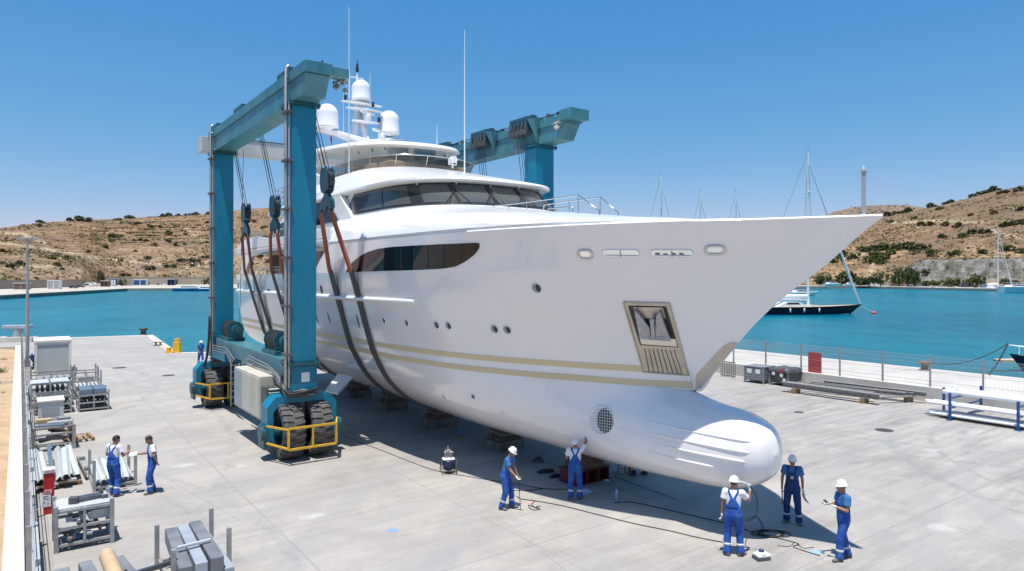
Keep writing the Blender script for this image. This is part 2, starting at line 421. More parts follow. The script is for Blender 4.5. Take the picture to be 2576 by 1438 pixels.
def hill_z(h,x,Y):
    y0=interp(x,h['y0']); dep=interp(x,h['dep']); u=(Y-y0)/dep
    yr=interp(x,h['ridge']); zr=max(hz(yr,y0+dep),2.0)
    X=(x-CX)/F_PX*Y
    if u<=0: return 0.2
    uu=min(u,1.0); g=interp(x,h['gam'])
    z=zr*(uu**g)
    env=min(1,uu*5)*min(1,(1.02-uu)*4) if uu<1.02 else 0
    z+=env*(fbm(X,Y,.012)*7+fbm(X+90,Y,.05,3)*2.0)
    if h is LEFT:
        w=max(0,min(1,(x-190)/60))*max(0,min(1,(540-x)/40))*max(0,min(1,(uu-.42)/.06))*max(0,min(1,(.93-uu)/.05))
        if w>0:
            st=5.2; zz=z+fbm(X,Y,.01,2)*2.0; k=math.floor(zz/st); fr=zz/st-k
            fr2=fr*.35 if fr<.78 else .273+(fr-.78)/.22*.727
            z+=w*((k+fr2)*st-zz)*.9
    if h is RIGHT:
        # quarry cut: a steep rock face low on the right
        w=max(0,min(1,(x-2265)/60))*max(0,min(1,(2700-x)/80))
        if w>0:
            cut=(.03 if uu<.03 else (uu-.03)/.035 if uu<.065 else 1)
            top=hz(656-(x-2300)*.018+7*fbm(x,3,.03,3)+5*fbm(X,Y,.2,2),Y)
            if uu<.10:
                zc=max(.2,min(1,max(0,(uu-.035)/.03)))*top+fbm(X,Y,.15,3)*1.2
                z=z*(1-w)+w*max(z,zc) if uu>.035 else z*(1-w)+.2*w
            else:
                z=max(z,top*w*(1-min(1,(uu-.10)/.12))+z*min(1,(uu-.10)/.12)*w) if w>.2 else z
    if u>1: z=zr-(u-1)*dep*.25
    return z
TR_L=[[(-10,610),(120,628),(250,650),(380,664),(480,675),(520,662),(560,655)],[(462,568),(490,590),(522,615)],[(-20,676),(60,672),(150,668),(230,690)],[(0,586),(60,590),(110,612)],[(560,650),(650,690),(735,700)]]
TR_R=[[(2480,574),(2530,592),(2580,600),(2640,604)],[(2130,650),(2170,640),(2195,662),(2190,700)],[(2250,560),(2350,556),(2470,560)]]
def hill_col(h,x,y,X,Y,z,u):
    n=fbm(X,Y,.02,4); n2=fbm(X+300,Y,.09,3)
    tan=np.array((.385,.235,.138)); brown=np.array((.205,.132,.088)); grey=np.array((.125,.10,.068)); pale=np.array((.46,.34,.215))
    c=tan*(.5+.5*max(-1,min(1,n*2.2+.25)))+brown*(.5-.5*max(-1,min(1,n*2.2+.25)))
    if n2>.12: c=c*.6+grey*.4
    if h is LEFT:
        if u<.30 and fbm(X,Y+50,.03,3)>-.05: c=c*.45+pale*.5
        d=min(seg_d(x,y,p) for p in TR_L)
        if d<9: c=c*(d/9)+np.array((.56,.42,.27))*(1-d/9)
    elif h is RIGHT:
        if 2260<x and .03<u<.105 and y>636:
            k=.5+.5*fbm(X,z*4+Y,.12,3)*2; k=.5+1.6*fbm(X*1.0,z*3+Y,.22,4); c=np.array((.30,.28,.255))*(.35+.95*max(0,min(1,k)))
        elif y>618 and fbm(X,Y,.02,3)>-.1: c=c*.35+np.array((.46,.30,.16))*.65
        if y<560: c=c*.5+np.array((.20,.145,.10))*.55
        d=min(seg_d(x,y,p) for p in TR_R)
        if d<10: c=c*(d/10)+np.array((.55,.42,.28))*(1-d/10)
    else:
        c=c*.45+np.array((.22,.19,.17))*.55
    return c
def hill_mat():
    m,nt,b=nodes('hillside')
    at_=N(nt,'ShaderNodeVertexColor',layer_name='soil')
    v=coords(nt)
    f=noise(nt,coords(nt,(1,.6,1.6)),.16,6,.68); g=noise(nt,v,.55,5,.7)
    scrub=ramp(nt,f,[(.46,0.0),(.56,1.0)]).outputs[0]
    c=mixc(nt,1.0,at_.outputs[0],ramp(nt,g,[(.3,.72),(.7,1.22)]).outputs[0],'MULTIPLY')
    rk=noise(nt,coords(nt,(1,1,.45)),.9,6,.75,.8); c=mixc(nt,.8,c,ramp(nt,rk,[(.36,.68),(.5,1.0),(.66,1.22)]).outputs[0],'MULTIPLY')
    sm=N(nt,'ShaderNodeMath',operation='MULTIPLY'); L(nt,scrub,sm.inputs[0]); L(nt,ramp(nt,g,[(.42,.25),(.58,.85)]).outputs[0],sm.inputs[1])
    c=mixc(nt,sm.outputs[0],c,(.105,.095,.05))
    L(nt,c,b.inputs['Base Color']); b.inputs['Roughness'].default_value=.95; b.inputs['Specular IOR Level'].default_value=.1
    bump(nt,b,rk,.9,1.2)
    return m
M_HILL=hill_mat()
def make_hill(h,step,nrow,far=1.35):
    xs=np.arange(h['x0'],h['x1']+1,step); vs=[];cs=[];fs=[]
    us=np.concatenate([np.linspace(-.02,1.02,nrow),np.linspace(1.08,far,4)])
    for u in us:
        for x in xs:
            y0=interp(x,h['y0']); dep=interp(x,h['dep']); Y=y0+u*dep
            z=hill_z(h,x,Y); X=(x-CX)/F_PX*Y
            vs.append((X,Y,z)); cs.append(hill_col(h,x,HY-F_PX*(z-CAMH)/Y,X,Y,z,u))
    n=len(xs)
    for i in range(len(us)-1):
        for j in range(n-1): fs.append((i*n+j,i*n+j+1,(i+1)*n+j+1,(i+1)*n+j))
    me=bpy.data.meshes.new('hill'); me.from_pydata(vs,[],fs); me.materials.append(M_HILL)
    a=me.color_attributes.new('soil','FLOAT_COLOR','POINT')
    a.data.foreach_set('color',np.array([[*c,1] for c in cs],dtype=np.float32).ravel())
    me.polygons.foreach_set('use_smooth',[True]*len(me.polygons)); me.update()
    o=bpy.data.objects.new('hill',me); COL.objects.link(o); return tag(o,kind='structure')
make_hill(LEFT,5,150); make_hill(RIGHT,5,170); make_hill(BACK,10,30)
def hill_at(h,x,y):
    y0=interp(x,h['y0']); dep=interp(x,h['dep'])
    for k in range(0,141):
        Y=y0+dep*k/138
        z=hill_z(h,x,Y)
        if HY-F_PX*(z-CAMH)/Y<=y: return Vector(((x-CX)/F_PX*Y,Y,z))
    Y=y0+dep; return Vector(((x-CX)/F_PX*Y,Y,hill_z(h,x,Y)))
# ================================================================ MOTOR YACHT
M_HULL=mat('hull_paint',(.875,.835,.815),.16,col2=(.84,.805,.79),scale=.35,bumpy=.07,coat=.6,spec=.5)
M_WHITE=mat('white_gelcoat',(.82,.82,.815),.22,coat=.3)
M_WHITE2=mat('white_paint',(.78,.78,.77),.4)
M_GLASS=mat('dark_glass',(.007,.008,.010),.03,spec=.32)
def smoke_mat():
    m,nt,b=nodes('smoked_panel'); b.inputs['Base Color'].default_value=(.05,.045,.042,1); b.inputs['Roughness'].default_value=.05
    t=N(nt,'ShaderNodeBsdfTransparent'); t.inputs[0].default_value=(.85,.82,.79,1); mx=N(nt,'ShaderNodeMixShader'); mx.inputs[0].default_value=.24
    L(nt,t.outputs[0],mx.inputs[1]); L(nt,b.outputs[0],mx.inputs[2]); L(nt,mx.outputs[0],nt.nodes['Material Output'].inputs[0]); return m
M_SMOKE=smoke_mat()
M_GLASS2=mat('bridge_glass',(.085,.09,.085),.06,spec=.45)
M_FRAME=mat('window_frame',(.035,.033,.034),.22)
M_CHROME=mat('polished_steel',(.62,.60,.57),.18,1.0)
M_STEELP=mat('stem_plate',(.58,.51,.42),.36,.6,col2=(.48,.43,.36),scale=2)
M_GOLD=mat('gold_stripe',(.69,.555,.33),.35)
M_DARK=mat('recess_shade',(.03,.03,.032),.5)
M_BEIGE=mat('beige_seat',(.62,.54,.45),.7)
M_ANCH=mat('anchor_steel',(.42,.43,.46),.35,.8,col2=(.30,.31,.34),scale=5)
M_PORT=mat('porthole_glass',(.25,.28,.32),.15,spec=.7)
M_GREY=mat('grey_plastic',(.35,.36,.38),.5)
M_BLACK=mat('black_plastic',(.02,.02,.022),.5)
M_RED=mat('red_cloth',(.55,.015,.03),.8)

yacht=empty('motor_yacht',(OX,OY,0),YAW,'large white motor yacht with bulbous bow and gold waterline stripes standing on keel blocks','motor yacht')

def pchip(xs,ys,x):
    xs=np.asarray(xs,float); ys=np.asarray(ys,float); h=np.diff(xs); d=np.diff(ys)/h
    m=np.zeros(len(xs))
    for i in range(1,len(xs)-1):
        if d[i-1]*d[i]>0:
            w1=2*h[i]+h[i-1]; w2=h[i]+2*h[i-1]; m[i]=(w1+w2)/(w1/d[i-1]+w2/d[i])
    m[0]=d[0]; m[-1]=d[-1]
    i=int(np.clip(np.searchsorted(xs,x)-1,0,len(h)-1)); t=(x-xs[i])/h[i]
    return ((2*t**3-3*t**2+1)*ys[i]+(t**3-2*t**2+t)*h[i]*m[i]+(-2*t**3+3*t**2)*ys[i+1]+(t**3-t**2)*h[i]*m[i+1])
# stations: s, 7 lower control points (t,z), 5 upper control points (t,z)
ST=[
(-20.8,[(0,2.0),(1.5,2.1),(2.6,2.35),(3.3,2.75),(3.7,3.2),(3.85,3.6),(3.95,4.1)],[(3.95,4.1),(4.1,5),(4.2,5.9),(4.25,6.75),(4.25,7.95)]),
(-15,[(0,1.45),(1.5,1.65),(2.6,2.05),(3.35,2.65),(3.75,3.3),(3.92,3.7),(4.02,4.15)],[(4.02,4.15),(4.28,5.1),(4.45,6),(4.5,6.75),(4.5,7.95)]),
(-8,[(0,1.05),(1.5,1.33),(2.55,1.84),(3.3,2.6),(3.75,3.35),(3.95,3.7),(4.1,4.15)],[(4.1,4.15),(4.38,5.2),(4.54,6),(4.62,6.75),(4.62,7.95)]),
(-1.5,[(0,.95),(1.5,1.25),(2.5,1.80),(3.25,2.55),(3.68,3.3),(3.85,3.65),(4.0,4.1)],[(4.0,4.1),(4.3,5.2),(4.52,6),(4.63,6.75),(4.65,7.95)]),
(3.0,[(0,.93),(1.2,1.10),(2.2,1.55),(2.9,2.2),(3.3,2.95),(3.45,3.4),(3.55,3.9)],[(3.55,3.9),(3.95,5.0),(4.28,6),(4.45,6.75),(4.56,7.95)]),
(6.0,[(0,.92),(.95,1.05),(1.7,1.45),(2.25,2.1),(2.52,2.8),(2.62,3.3),(2.72,3.8)],[(2.72,3.8),(3.22,4.95),(3.75,5.95),(4.08,6.75),(4.32,7.95)]),
(8.0,[(0,.93),(.8,1.02),(1.35,1.4),(1.68,2.0),(1.80,2.6),(1.80,3.1),(1.83,3.7)],[(1.83,3.7),(2.42,4.9),(3.1,5.95),(3.56,6.75),(3.98,7.95)]),
(10.0,[(0,.98),(.68,1.05),(1.08,1.4),(1.25,2.0),(1.2,2.6),(.98,3.1),(.80,3.55)],[(.80,3.55),(1.3,4.75),(2.05,5.88),(2.66,6.75),(3.38,7.95)]),
(11.34,[(0,1.05),(.62,1.12),(.98,1.48),(1.12,2.05),(1.02,2.6),(.62,3.1),(.012,3.40)],[(.012,3.44),(.48,4.6),(1.22,5.78),(1.88,6.75),(2.78,7.95)]),
(12.0,[(0,1.09),(.62,1.17),(.96,1.52),(1.09,2.07),(.98,2.6),(.58,3.04),(0,3.24)],[(0,4.17),(.30,5.05),(.95,6.0),(1.50,6.75),(2.43,7.95)]),
(12.67,[(0,1.15),(.57,1.24),(.88,1.58),(1.0,2.1),(.9,2.6),(.53,3.0),(0,3.17)],[(0,4.92),(.22,5.5),(.70,6.25),(1.10,6.75),(2.06,7.95)]),
(13.1,[(0,1.28),(.46,1.37),(.72,1.68),(.82,2.12),(.74,2.57),(.43,2.92),(0,3.06)],[(0,5.37),(.15,5.8),(.5,6.45),(.77,6.86),(1.74,7.945)]),
(13.46,[(0,1.50),(.33,1.58),(.53,1.82),(.60,2.17),(.54,2.52),(.31,2.79),(0,2.89)],[(0,5.70),(.13,6.05),(.42,6.62),(.62,7.0),(1.49,7.942)]),
(13.66,[(0,1.75),(.2,1.81),(.32,1.98),(.36,2.2),(.32,2.42),(.19,2.60),(0,2.66)],[(0,5.88),(.12,6.2),(.38,6.72),(.56,7.08),(1.35,7.94)]),
(13.74,[(0,2.17),(.02,2.18),(.03,2.19),(.035,2.2),(.03,2.21),(.02,2.22),(0,2.23)],[(0,5.95),(.12,6.25),(.36,6.76),(.53,7.12),(1.30,7.94)]),
(15.0,None,[(0,6.87),(.08,7.08),(.2,7.4),(.29,7.6),(.62,7.935)]),
(15.8,None,[(0,7.53),(.05,7.62),(.1,7.74),(.14,7.82),(.24,7.93)]),
(16.3,None,[(0,7.90),(.01,7.905),(.02,7.91),(.03,7.915),(.04,7.925)]),
]
def section(s):
    lo=[x for x in ST if x[1] is not None]
    xs=[x[0] for x in lo]; low=None
    if s<=13.74+1e-9: low=[(float(pchip(xs,[x[1][i][0] for x in lo],s)),float(pchip(xs,[x[1][i][1] for x in lo],s))) for i in range(7)]
    xs2=[x[0] for x in ST]
    upc=[(float(pchip(xs2,[x[2][i][0] for x in ST],s)),float(pchip(xs2,[x[2][i][1] for x in ST],s))) for i in range(5)]
    return low,upc
def catmull(P,n,mirror_start=False):
    """n+1 points through P (chord parametrised cubic)"""
    P=[np.array(p,float) for p in P]
    T=[0]
    for a,b in zip(P,P[1:]): T.append(T[-1]+max(1e-5,np.linalg.norm(b-a)**.7))
    out=[]
    def tangent(i):
        if i==0:
            if mirror_start: return np.array((np.linalg.norm(P[1]-P[0])/(T[1]-T[0]),0.0))*.98
            return (P[1]-P[0])/(T[1]-T[0])
        if i==len(P)-1: return (P[-1]-P[-2])/(T[-1]-T[-2])
        h0=T[i]-T[i-1];h1=T[i+1]-T[i]
        return ((P[i]-P[i-1])/h0*h1+(P[i+1]-P[i])/h1*h0)/(h0+h1)
    for k in range(n+1):
        x=T[-1]*k/n; i=min(len(P)-2,max(0,int(np.searchsorted(T,x)-1))); h=T[i+1]-T[i]; t=(x-T[i])/h
        m0,m1=tangent(i)*h,tangent(i+1)*h
        out.append((2*t**3-3*t**2+1)*P[i]+(t**3-2*t**2+t)*m0+(-2*t**3+3*t**2)*P[i+1]+(t**3-t**2)*m1)
    return out
NL,NU1,NU2=28,22,8
for i_,(s_,l_,u_) in enumerate(ST):
    if s_>=11.34:
        (z0_,ts_,zs_)=(u_[0][1],u_[4][0],u_[4][1])
        ST[i_]=(s_,l_,[(u_[0][0],z0_)]+[(max(.01*k,ts_*((z-z0_)/(zs_-z0_))**1.13),z) for k,(t,z) in enumerate(u_[1:4],1)]+[u_[4]])
def sec_pts(s):
    low,u=section(s)
    lowp=catmull(low,NL,True) if low else None
    if s<11.34 :
        full=catmull(low+u[1:4],60)            # keeps the tangent through the waist
    up1=catmull(u[:4],NU1)
    if s<11.34:
        # blend the first rows of the upper curve with the running curve of the whole section
        P=low[4:]+u[1:4]; cc=catmull(P,120); z0=u[0][1]
        zz=[c[1] for c in cc]; tt=[c[0] for c in cc]
        for k,p in enumerate(up1):
            p0=np.interp(p[1],zz,tt); up1[k]=np.array((p0,p[1]))
        lz=[c[1] for c in cc if c[1]<=z0+1e-6]; 
    (ta,za),(tb,zb)=u[3],u[4]
    up2=[np.array((ta+(tb-ta)*(k/NU2)**1.03,za+(zb-za)*k/NU2)) for k in range(1,NU2+1)]
    return lowp,up1,up2
SS=[float(x) for x in np.concatenate([np.linspace(-20.8,-6,30)[:-1],np.linspace(-6,6,36)[:-1],np.linspace(6,11.34,30)[:-1],np.linspace(11.34,13.3,26)[:-1],np.linspace(13.3,13.74,14)])]
SU=SS+[float(x) for x in np.linspace(13.74,16.3,22)[1:]]
BULWARK_S=-5.2          # the hull side runs up to the sheer only forward of this
SEC={s:sec_pts(s) for s in SU}
def hull_mesh():
    mb=MB()
    for sg in (1,-1):
        rows=[[(s,-sg*p[0],p[1]) for p in SEC[s][0]] for s in SS]
        mb.grid(rows,flip=(sg<0))
        rows=[[(s,-sg*p[0],p[1]) for p in SEC[s][1]] for s in SU]
        mb.grid(rows,flip=(sg<0))
        # topsides above the knuckle, raked aft end
        rows=[]
        for s in [x for x in SU if x>BULWARK_S+.2]:
            rows.append([(s,-sg*SEC[s][1][-1][0],SEC[s][1][-1][1])]+[(s,-sg*p[0],p[1]) for p in SEC[s][2]])
        s0=rows[0][0][0]; first=[]
        for (s,y,z) in rows[0]:
            f=(z-6.75)/1.2; first.append((s-.9+1.9*f**1.4 if f>0 else s-.9,y,z))
        n=7
        mid=[]
        for k in range(n):
            t=k/n; mid.append([tuple(np.array(a)*(1-t)+np.array(b)*t) for a,b in zip(first,rows[n])])
        mb.grid(mid+rows[n:],flip=(sg<0))
        # bulwark inner face and cap forward
        inn=[]
        for s in [x for x in SU if 6<x]:
            t,z=SEC[s][2][-1]; pz=[p[1] for p in SEC[s][1]]+[p[1] for p in SEC[s][2]]; pt=[p[0] for p in SEC[s][1]]+[p[0] for p in SEC[s][2]]
            dz_=.5 if s<12 else max(.06,.5-.15*(s-12)); tb_=max(0,float(np.interp(z-dz_,pz,pt))-.12)
            inn.append([(s,-sg*t,z),(s,-sg*(t-.03),z+.035),(s,-sg*max(t-.16,.0),z+.035),(s,-sg*max(t-.2,.0),z),(s,-sg*min(tb_,max(t-.22,0)),z-dz_)])
        mb.grid(inn,flip=(sg<0))
    e=[(SS[-1],-p[0],p[1]) for p in SEC[SS[-1]][0]]+[(SS[-1],p[0],p[1]) for p in SEC[SS[-1]][0][::-1][1:-1]]; mb.add(e,[tuple(range(len(e)))])
    # transom
    s=SS[0]; pr=[(p[0],p[1]) for p in SEC[s][0]]+[(p[0],p[1]) for p in SEC[s][1][1:]]
    poly=[(s,-t,z) for t,z in pr]+[(s,t,z) for t,z in pr[::-1][:-1]]
    mb.add(poly,[tuple(range(len(poly)))])
    return mb.build('hull',M_HULL,yacht,merge=.004,recalc=False,sharp=None)
hull=hull_mesh()
def fix(o,sharp=28,merge=.004):
    bm=bmesh.new(); bm.from_mesh(o.data); bmesh.ops.remove_doubles(bm,verts=bm.verts,dist=merge)
    bmesh.ops.recalc_face_normals(bm,faces=bm.faces)
    for e in bm.edges:
        if len(e.link_faces)==2 and e.calc_face_angle(0)>R(sharp): e.smooth=False
    bm.to_mesh(o.data); bm.free()
fix(hull,24)
def sheer_t(s):
    s=max(-20.8,min(16.3,s)); return section(s)[1][4][0]
def knuckle_t(s):
    return section(max(-20.8,min(16.3,s)))[1][3][0]
# deck sheets so that nothing looks hollow from above
def deck(name,z,s0,s1,inset,n=24,tf=sheer_t,m=None):
    mb=MB(); rows=[]
    for k in range(n+1):
        s=s0+(s1-s0)*k/n; t=max(.02,tf(s)-inset); rows.append([(s,-t,z),(s,t,z)])
    mb.grid(rows,flip=True,smooth=False); return mb.build(name,m or M_WHITE2,yacht)
M_TEAK=mat('teak_deck',(.42,.30,.19),.7,col2=(.34,.24,.15),scale=3,stretch=(.2,4,1))
deck('main_deck',6.25,-20.7,-4.2,.06,tf=knuckle_t,m=M_TEAK)

# pixel -> point on the starboard hull ------------------------------------
_bm=bmesh.new(); _bm.from_mesh(hull.data); HB=BVHTree.FromBMesh(_bm); _bm.free()
def hull_t(s,z=7.40):
    p,n,i,d=HB.ray_cast(Vector((s,-9,z)),Vector((0,1,0))); return -p.y if p is not None else .02
deck('fore_deck',7.40,4,14.7,.07,tf=hull_t)
YI=YARD.inverted()
camL=YI@Vector((0,0,CAMH))
def hull_hit(x,y):
    d=(YI.to_3x3()@Vector(((x-CX)/F_PX,1,-(y-HY)/F_PX))).normalized()
    p,n,i,dist=HB.ray_cast(camL,d)
    if p is None: return None
    if n.dot(d)>0: n=-n
    return p,n
def onplane(x,y,t):
    d=YI.to_3x3()@Vector(((x-CX)/F_PX,1,-(y-HY)/F_PX)); k=(-t-camL.y)/d.y; return camL+d*k
def patch(cols,off=.012,nv=8,mb=None,mi=0):
    """cols: (x, y_top, y_bottom) pixel columns laid on the hull"""
    rows=[]
    for (x,a,b) in cols:
        r=[]
        for k in range(nv+1):
            h=hull_hit(x,a+(b-a)*k/nv)
            if h is None: r=None;break
            r.append(tuple(h[0]+h[1]*off))
        if r: rows.append(r)
    mb=mb or MB(); mb.grid(rows,mi=mi); return mb
def resample(pts,n):
    xs=[p[0] for p in pts]; return [(x,)+tuple(float(np.interp(x,xs,[p[j] for p in pts])) for j in range(1,len(pts[0]))) for x in np.linspace(xs[0],xs[-1],n)]
# main saloon window in the topsides
WIN=[(870,684,686),(880,668,685.5),(890,658,685),(905,646,684.5),(925,635,684),(950,627,683),(985,622,682),(1050,618,680),(1110,615,677),(1145,613.5,672),(1170,612.5,660),(1190,611.5,645),(1202,611.3,633),(1207,613,624)]
cols=resample(WIN,44)
frame_c=resample([(866,683,689),(876,665,690),(888,652,690),(904,641,690),(924,630,689.5),(950,622.5,688.5),(985,617.5,687.5),(1050,613,685.5),(1110,610,682.5),(1147,608.3,677),(1174,607.3,664),(1194,606.6,648.5),(1207,606.8,635),(1213,610,624)],44)
patch(frame_c,.006,8).build('window_rim',M_WHITE,yacht)
w=patch(cols,.016,8).build('window',M_GLASS,yacht)
for x in (1010,1078,1118,1160):
    mb=MB(); a,b=[(c[1],c[2]) for c in cols if c[0]>=x][0]
    P=[tuple(hull_hit(x,a+(b-a)*k/5)[0]+hull_hit(x,a+(b-a)*k/5)[1]*.022) for k in range(6)]
    mb.tube(P,.012,6); mb.build('mullion',M_FRAME,w)
# gold waterline stripes
def stripe(z0,z1,s0,s1,off=.006):
    mb=MB()
    for sg in (1,-1):
        rows=[]
        for s in np.linspace(s0,s1,120):
            r=[]
            for z in np.linspace(z0,z1,4):
                p,n,i,d=HB.ray_cast(Vector((float(s),-9,z)),Vector((0,1,0))); p=p-Vector((0,off+.004,0)); r.append((p.x,sg*p.y,z))
            rows.append(r)
        mb.grid(rows,flip=(sg<0))
    return mb.build('waterline_stripe',M_GOLD,yacht)
stripe(3.50,3.68,-20.8,11.18); stripe(3.90,4.08,-20.8,11.2)
# rubbing strake
for sg in (1,-1):
    mb=MB(); P=[]
    for s in np.linspace(-20.8,2.8,60):
        low,u=section(float(s)); C_=catmull(u[:4],40); P.append((float(s),-sg*(float(np.interp(5.75,[p[1] for p in C_],[p[0] for p in C_]))+.02),5.75))
    mb.tube(P,[.10]*(len(P)-1)+[.085],10); mb.build('rub_rail',M_WHITE,yacht)
# portholes ----------------------------------------------------------------
def disc(mb,c,n,rx,ry,mi=0,upv=Vector((0,0,1)),seg=20,hole=0.0,off=0.0):
    u=(upv-n*upv.dot(n)).normalized(); r=n.cross(u)
    c=c+n*off
    ring=[tuple(c+r*(rx*math.cos(2*math.pi*k/seg))+u*(ry*math.sin(2*math.pi*k/seg))) for k in range(seg)]
    mb.add(ring,[tuple(range(seg))],mi)
def ringtube(mb,c,n,rx,ry,r,mi=0,seg=22,off=0.0,upv=Vector((0,0,1))):
    u=(upv-n*upv.dot(n)).normalized(); q=n.cross(u); c=c+n*off
    P=[tuple(c+q*(rx*math.cos(2*math.pi*k/seg))+u*(ry*math.sin(2*math.pi*k/seg))) for k in range(seg+1)]
    mb.tube(P,r,6,mi,cap=False)
for (x,y,rx,ry) in [(1350,725,.155,.155),(1244,828,.145,.145),(1276,830,.145,.145),(1098,818,.135,.135),(1128,820,.135,.135),(1023,813,.12,.12),(966,807,.12,.12),(901,808,.12,.32),(828,800,.12,.32),(797,798,.12,.32),(1190,998,.09,.09),(1116,998,.07,.07)]:
    h=hull_hit(x,y)
    if not h: continue
    mb=MB(); disc(mb,h[0],h[1],rx,ry,0,off=.008); o=mb.build('porthole',M_PORT,yacht)
    q_=h[1].cross(Vector((0,0,1))).normalized(); q_=q_ if q_.x<0 else -q_; mb=MB(); disc(mb,h[0]-q_*(rx*.34),h[1],rx*.52,ry*.80,0,off=.0115); mb.build('shade_crescent',M_DARK,o)  # dark ellipse painted on the pane as the shade of a recess
    mb=MB(); ringtube(mb,h[0],h[1],rx*1.04,ry*1.04,.018,off=.006); mb.build('rim',M_WHITE,o)
for (x,y,w_,h_) in [(809,729,.13,.17),(676,731,.34,.06),(600,718,.09,.14),(620,718,.09,.14)]:
    h=hull_hit(x,y)
    if not h: continue
    mb=MB(); disc(mb,h[0],h[1],w_,h_,seg=4,off=.008); 
    a=mb.v; mb2=MB(); n=h[1]; u=(Vector((0,0,1))-n*n.z).normalized(); q=n.cross(u); c=h[0]+n*.008
    mb2.add([tuple(c+q*(w_*sx)+u*(h_*sy)) for sx,sy in ((-1,-.8),(-.8,-1),(.8,-1),(1,-.8),(1,.8),(.8,1),(-.8,1),(-1,.8))],[tuple(range(8))])
    mb2.build('hatch_window',M_FRAME,yacht)
# bulwark fairleads and freeing slots
M_BRIGHT=mat('bright_insert',(.93,.93,.93),.12,.9)  # mirror-bright inserts stand in for the sunlit inside behind the openings
def oval(x0,x1,y0,y1,frame,name):
    cx,cy=(x0+x1)/2,(y0+y1)/2; h=hull_hit(cx,cy); a=hull_hit(x0,cy)[0]; b=hull_hit(x1,cy)[0]; c=hull_hit(cx,y0)[0]; d=hull_hit(cx,y1)[0]
    n=h[1]; q=(b-a); hw=q.length/2; q=q.normalized(); u=n.cross(q); u=u if u.z>0 else -u; hh=(c-d).length/2
    r=min(hh,hw); seg=8; pts=[]
    for sx,sy,a0 in ((1,1,0),(-1,1,90),(-1,-1,180),(1,-1,270)):
        for k in range(seg+1):
            t=R(a0+90*k/seg); pts.append((sx*(hw-r)+r*math.cos(t),sy*(hh-r)+r*math.sin(t)))
    o_=h[0]
    mb=MB(); mb.add([tuple(o_+q*px+u*py+n*.012) for px,py in pts],[tuple(range(len(pts)))])
    o=mb.build(name,M_BRIGHT,yacht)
    mb=MB(); P=[tuple(o_+q*px+u*py+n*.012) for px,py in pts+pts[:1]]
    mb.tube(P,.035 if frame else .012,8,cap=False); mb.build('frame',M_CHROME if frame else M_WHITE,o)
    return o,o_,q,u,n,hw,hh
oval(1456,1489,630,650,True,'fairlead'); oval(1775,1822,619,639,True,'fairlead')
for X0,X1,dk in ((1515,1607,False),(1637,1743,True)):
    o,o_,q,u,n,hw,hh=oval(X0,X1,629,647,False,'freeing_port')
    mb=MB(); mb.bar(o_-u*hh*.9+n*.02,o_+u*hh*.9+n*.02,.02,.02)
    mb.bar(o_-q*hw*.85-u*hh*.45+n*.02,o_+q*hw*.9-u*hh*.55+n*.02,.015,.012)
    if dk:
        rr=random.Random(3)
        for k in range(4):
            t=-.8+.38*k; mb.bar(o_+q*(hw*t)-u*hh*rr.uniform(.0,.5)+n*.021,o_+q*(hw*(t+.22))-u*hh*rr.uniform(.0,.5)+n*.021,.06+.05*rr.random(),.012)
    mb.build('grating',M_ANCH if dk else M_GREY,o)
# anchor pocket ----------------------------------------------------------------
def quadgrid(c4,nu,nv,off):
    rows=[]
    for i in range(nu+1):
        r=[]
        for j in range(nv+1):
            u,v=i/nu,j/nv
            x=(c4[0][0]*(1-u)+c4[1][0]*u)*(1-v)+(c4[3][0]*(1-u)+c4[2][0]*u)*v
            y=(c4[0][1]*(1-u)+c4[1][1]*u)*(1-v)+(c4[3][1]*(1-u)+c4[2][1]*u)*v
            h=hull_hit(x,y); r.append(tuple(h[0]+h[1]*off))
        rows.append(r)
    return rows
pk=empty('anchor_pocket'); adopt(pk,yacht)
mb=MB(); mb.grid(quadgrid([(1568,760),(1684,763),(1733,944),(1619,936)],6,8,.012)); mb.build('backing_plate',M_STEELP,pk)
mb=MB(); mb.grid(quadgrid([(1580,769),(1676,771),(1707,874),(1611,868)],6,8,.022)); mb.build('recess',M_DARK,pk)  # flat dark sheet over the plate, painting in the pocket's shade
def rimline(px,r,name,m,off=.02,close=True):
    P=[]; pp=px+px[:1] if close else px
    for a,b in zip(pp,pp[1:]):
        for k in range(8):
            h=hull_hit(a[0]+(b[0]-a[0])*k/8,a[1]+(b[1]-a[1])*k/8); P.append(tuple(h[0]+h[1]*off))
    h=hull_hit(*pp[-1]); P.append(tuple(h[0]+h[1]*off))
    mb=MB(); mb.tube(P,r,6); return mb.build(name,m,pk)
rimline([(1568,760),(1684,763),(1733,944),(1619,936)],.022,'frame',M_STEELP)
mb=MB()
for k in range(1,9):
    f=k/9; a=(1611+96*f,876+6*f); b=(1621+108*f,936+6*f)
    pa=hull_hit(*a); pb=hull_hit(*b); mb.bar(pa[0]+pa[1]*.02,pb[0]+pb[1]*.02,.018,.02)
mb.build('rib_panel',mat('rib_shade',(.20,.17,.135),.5),pk)
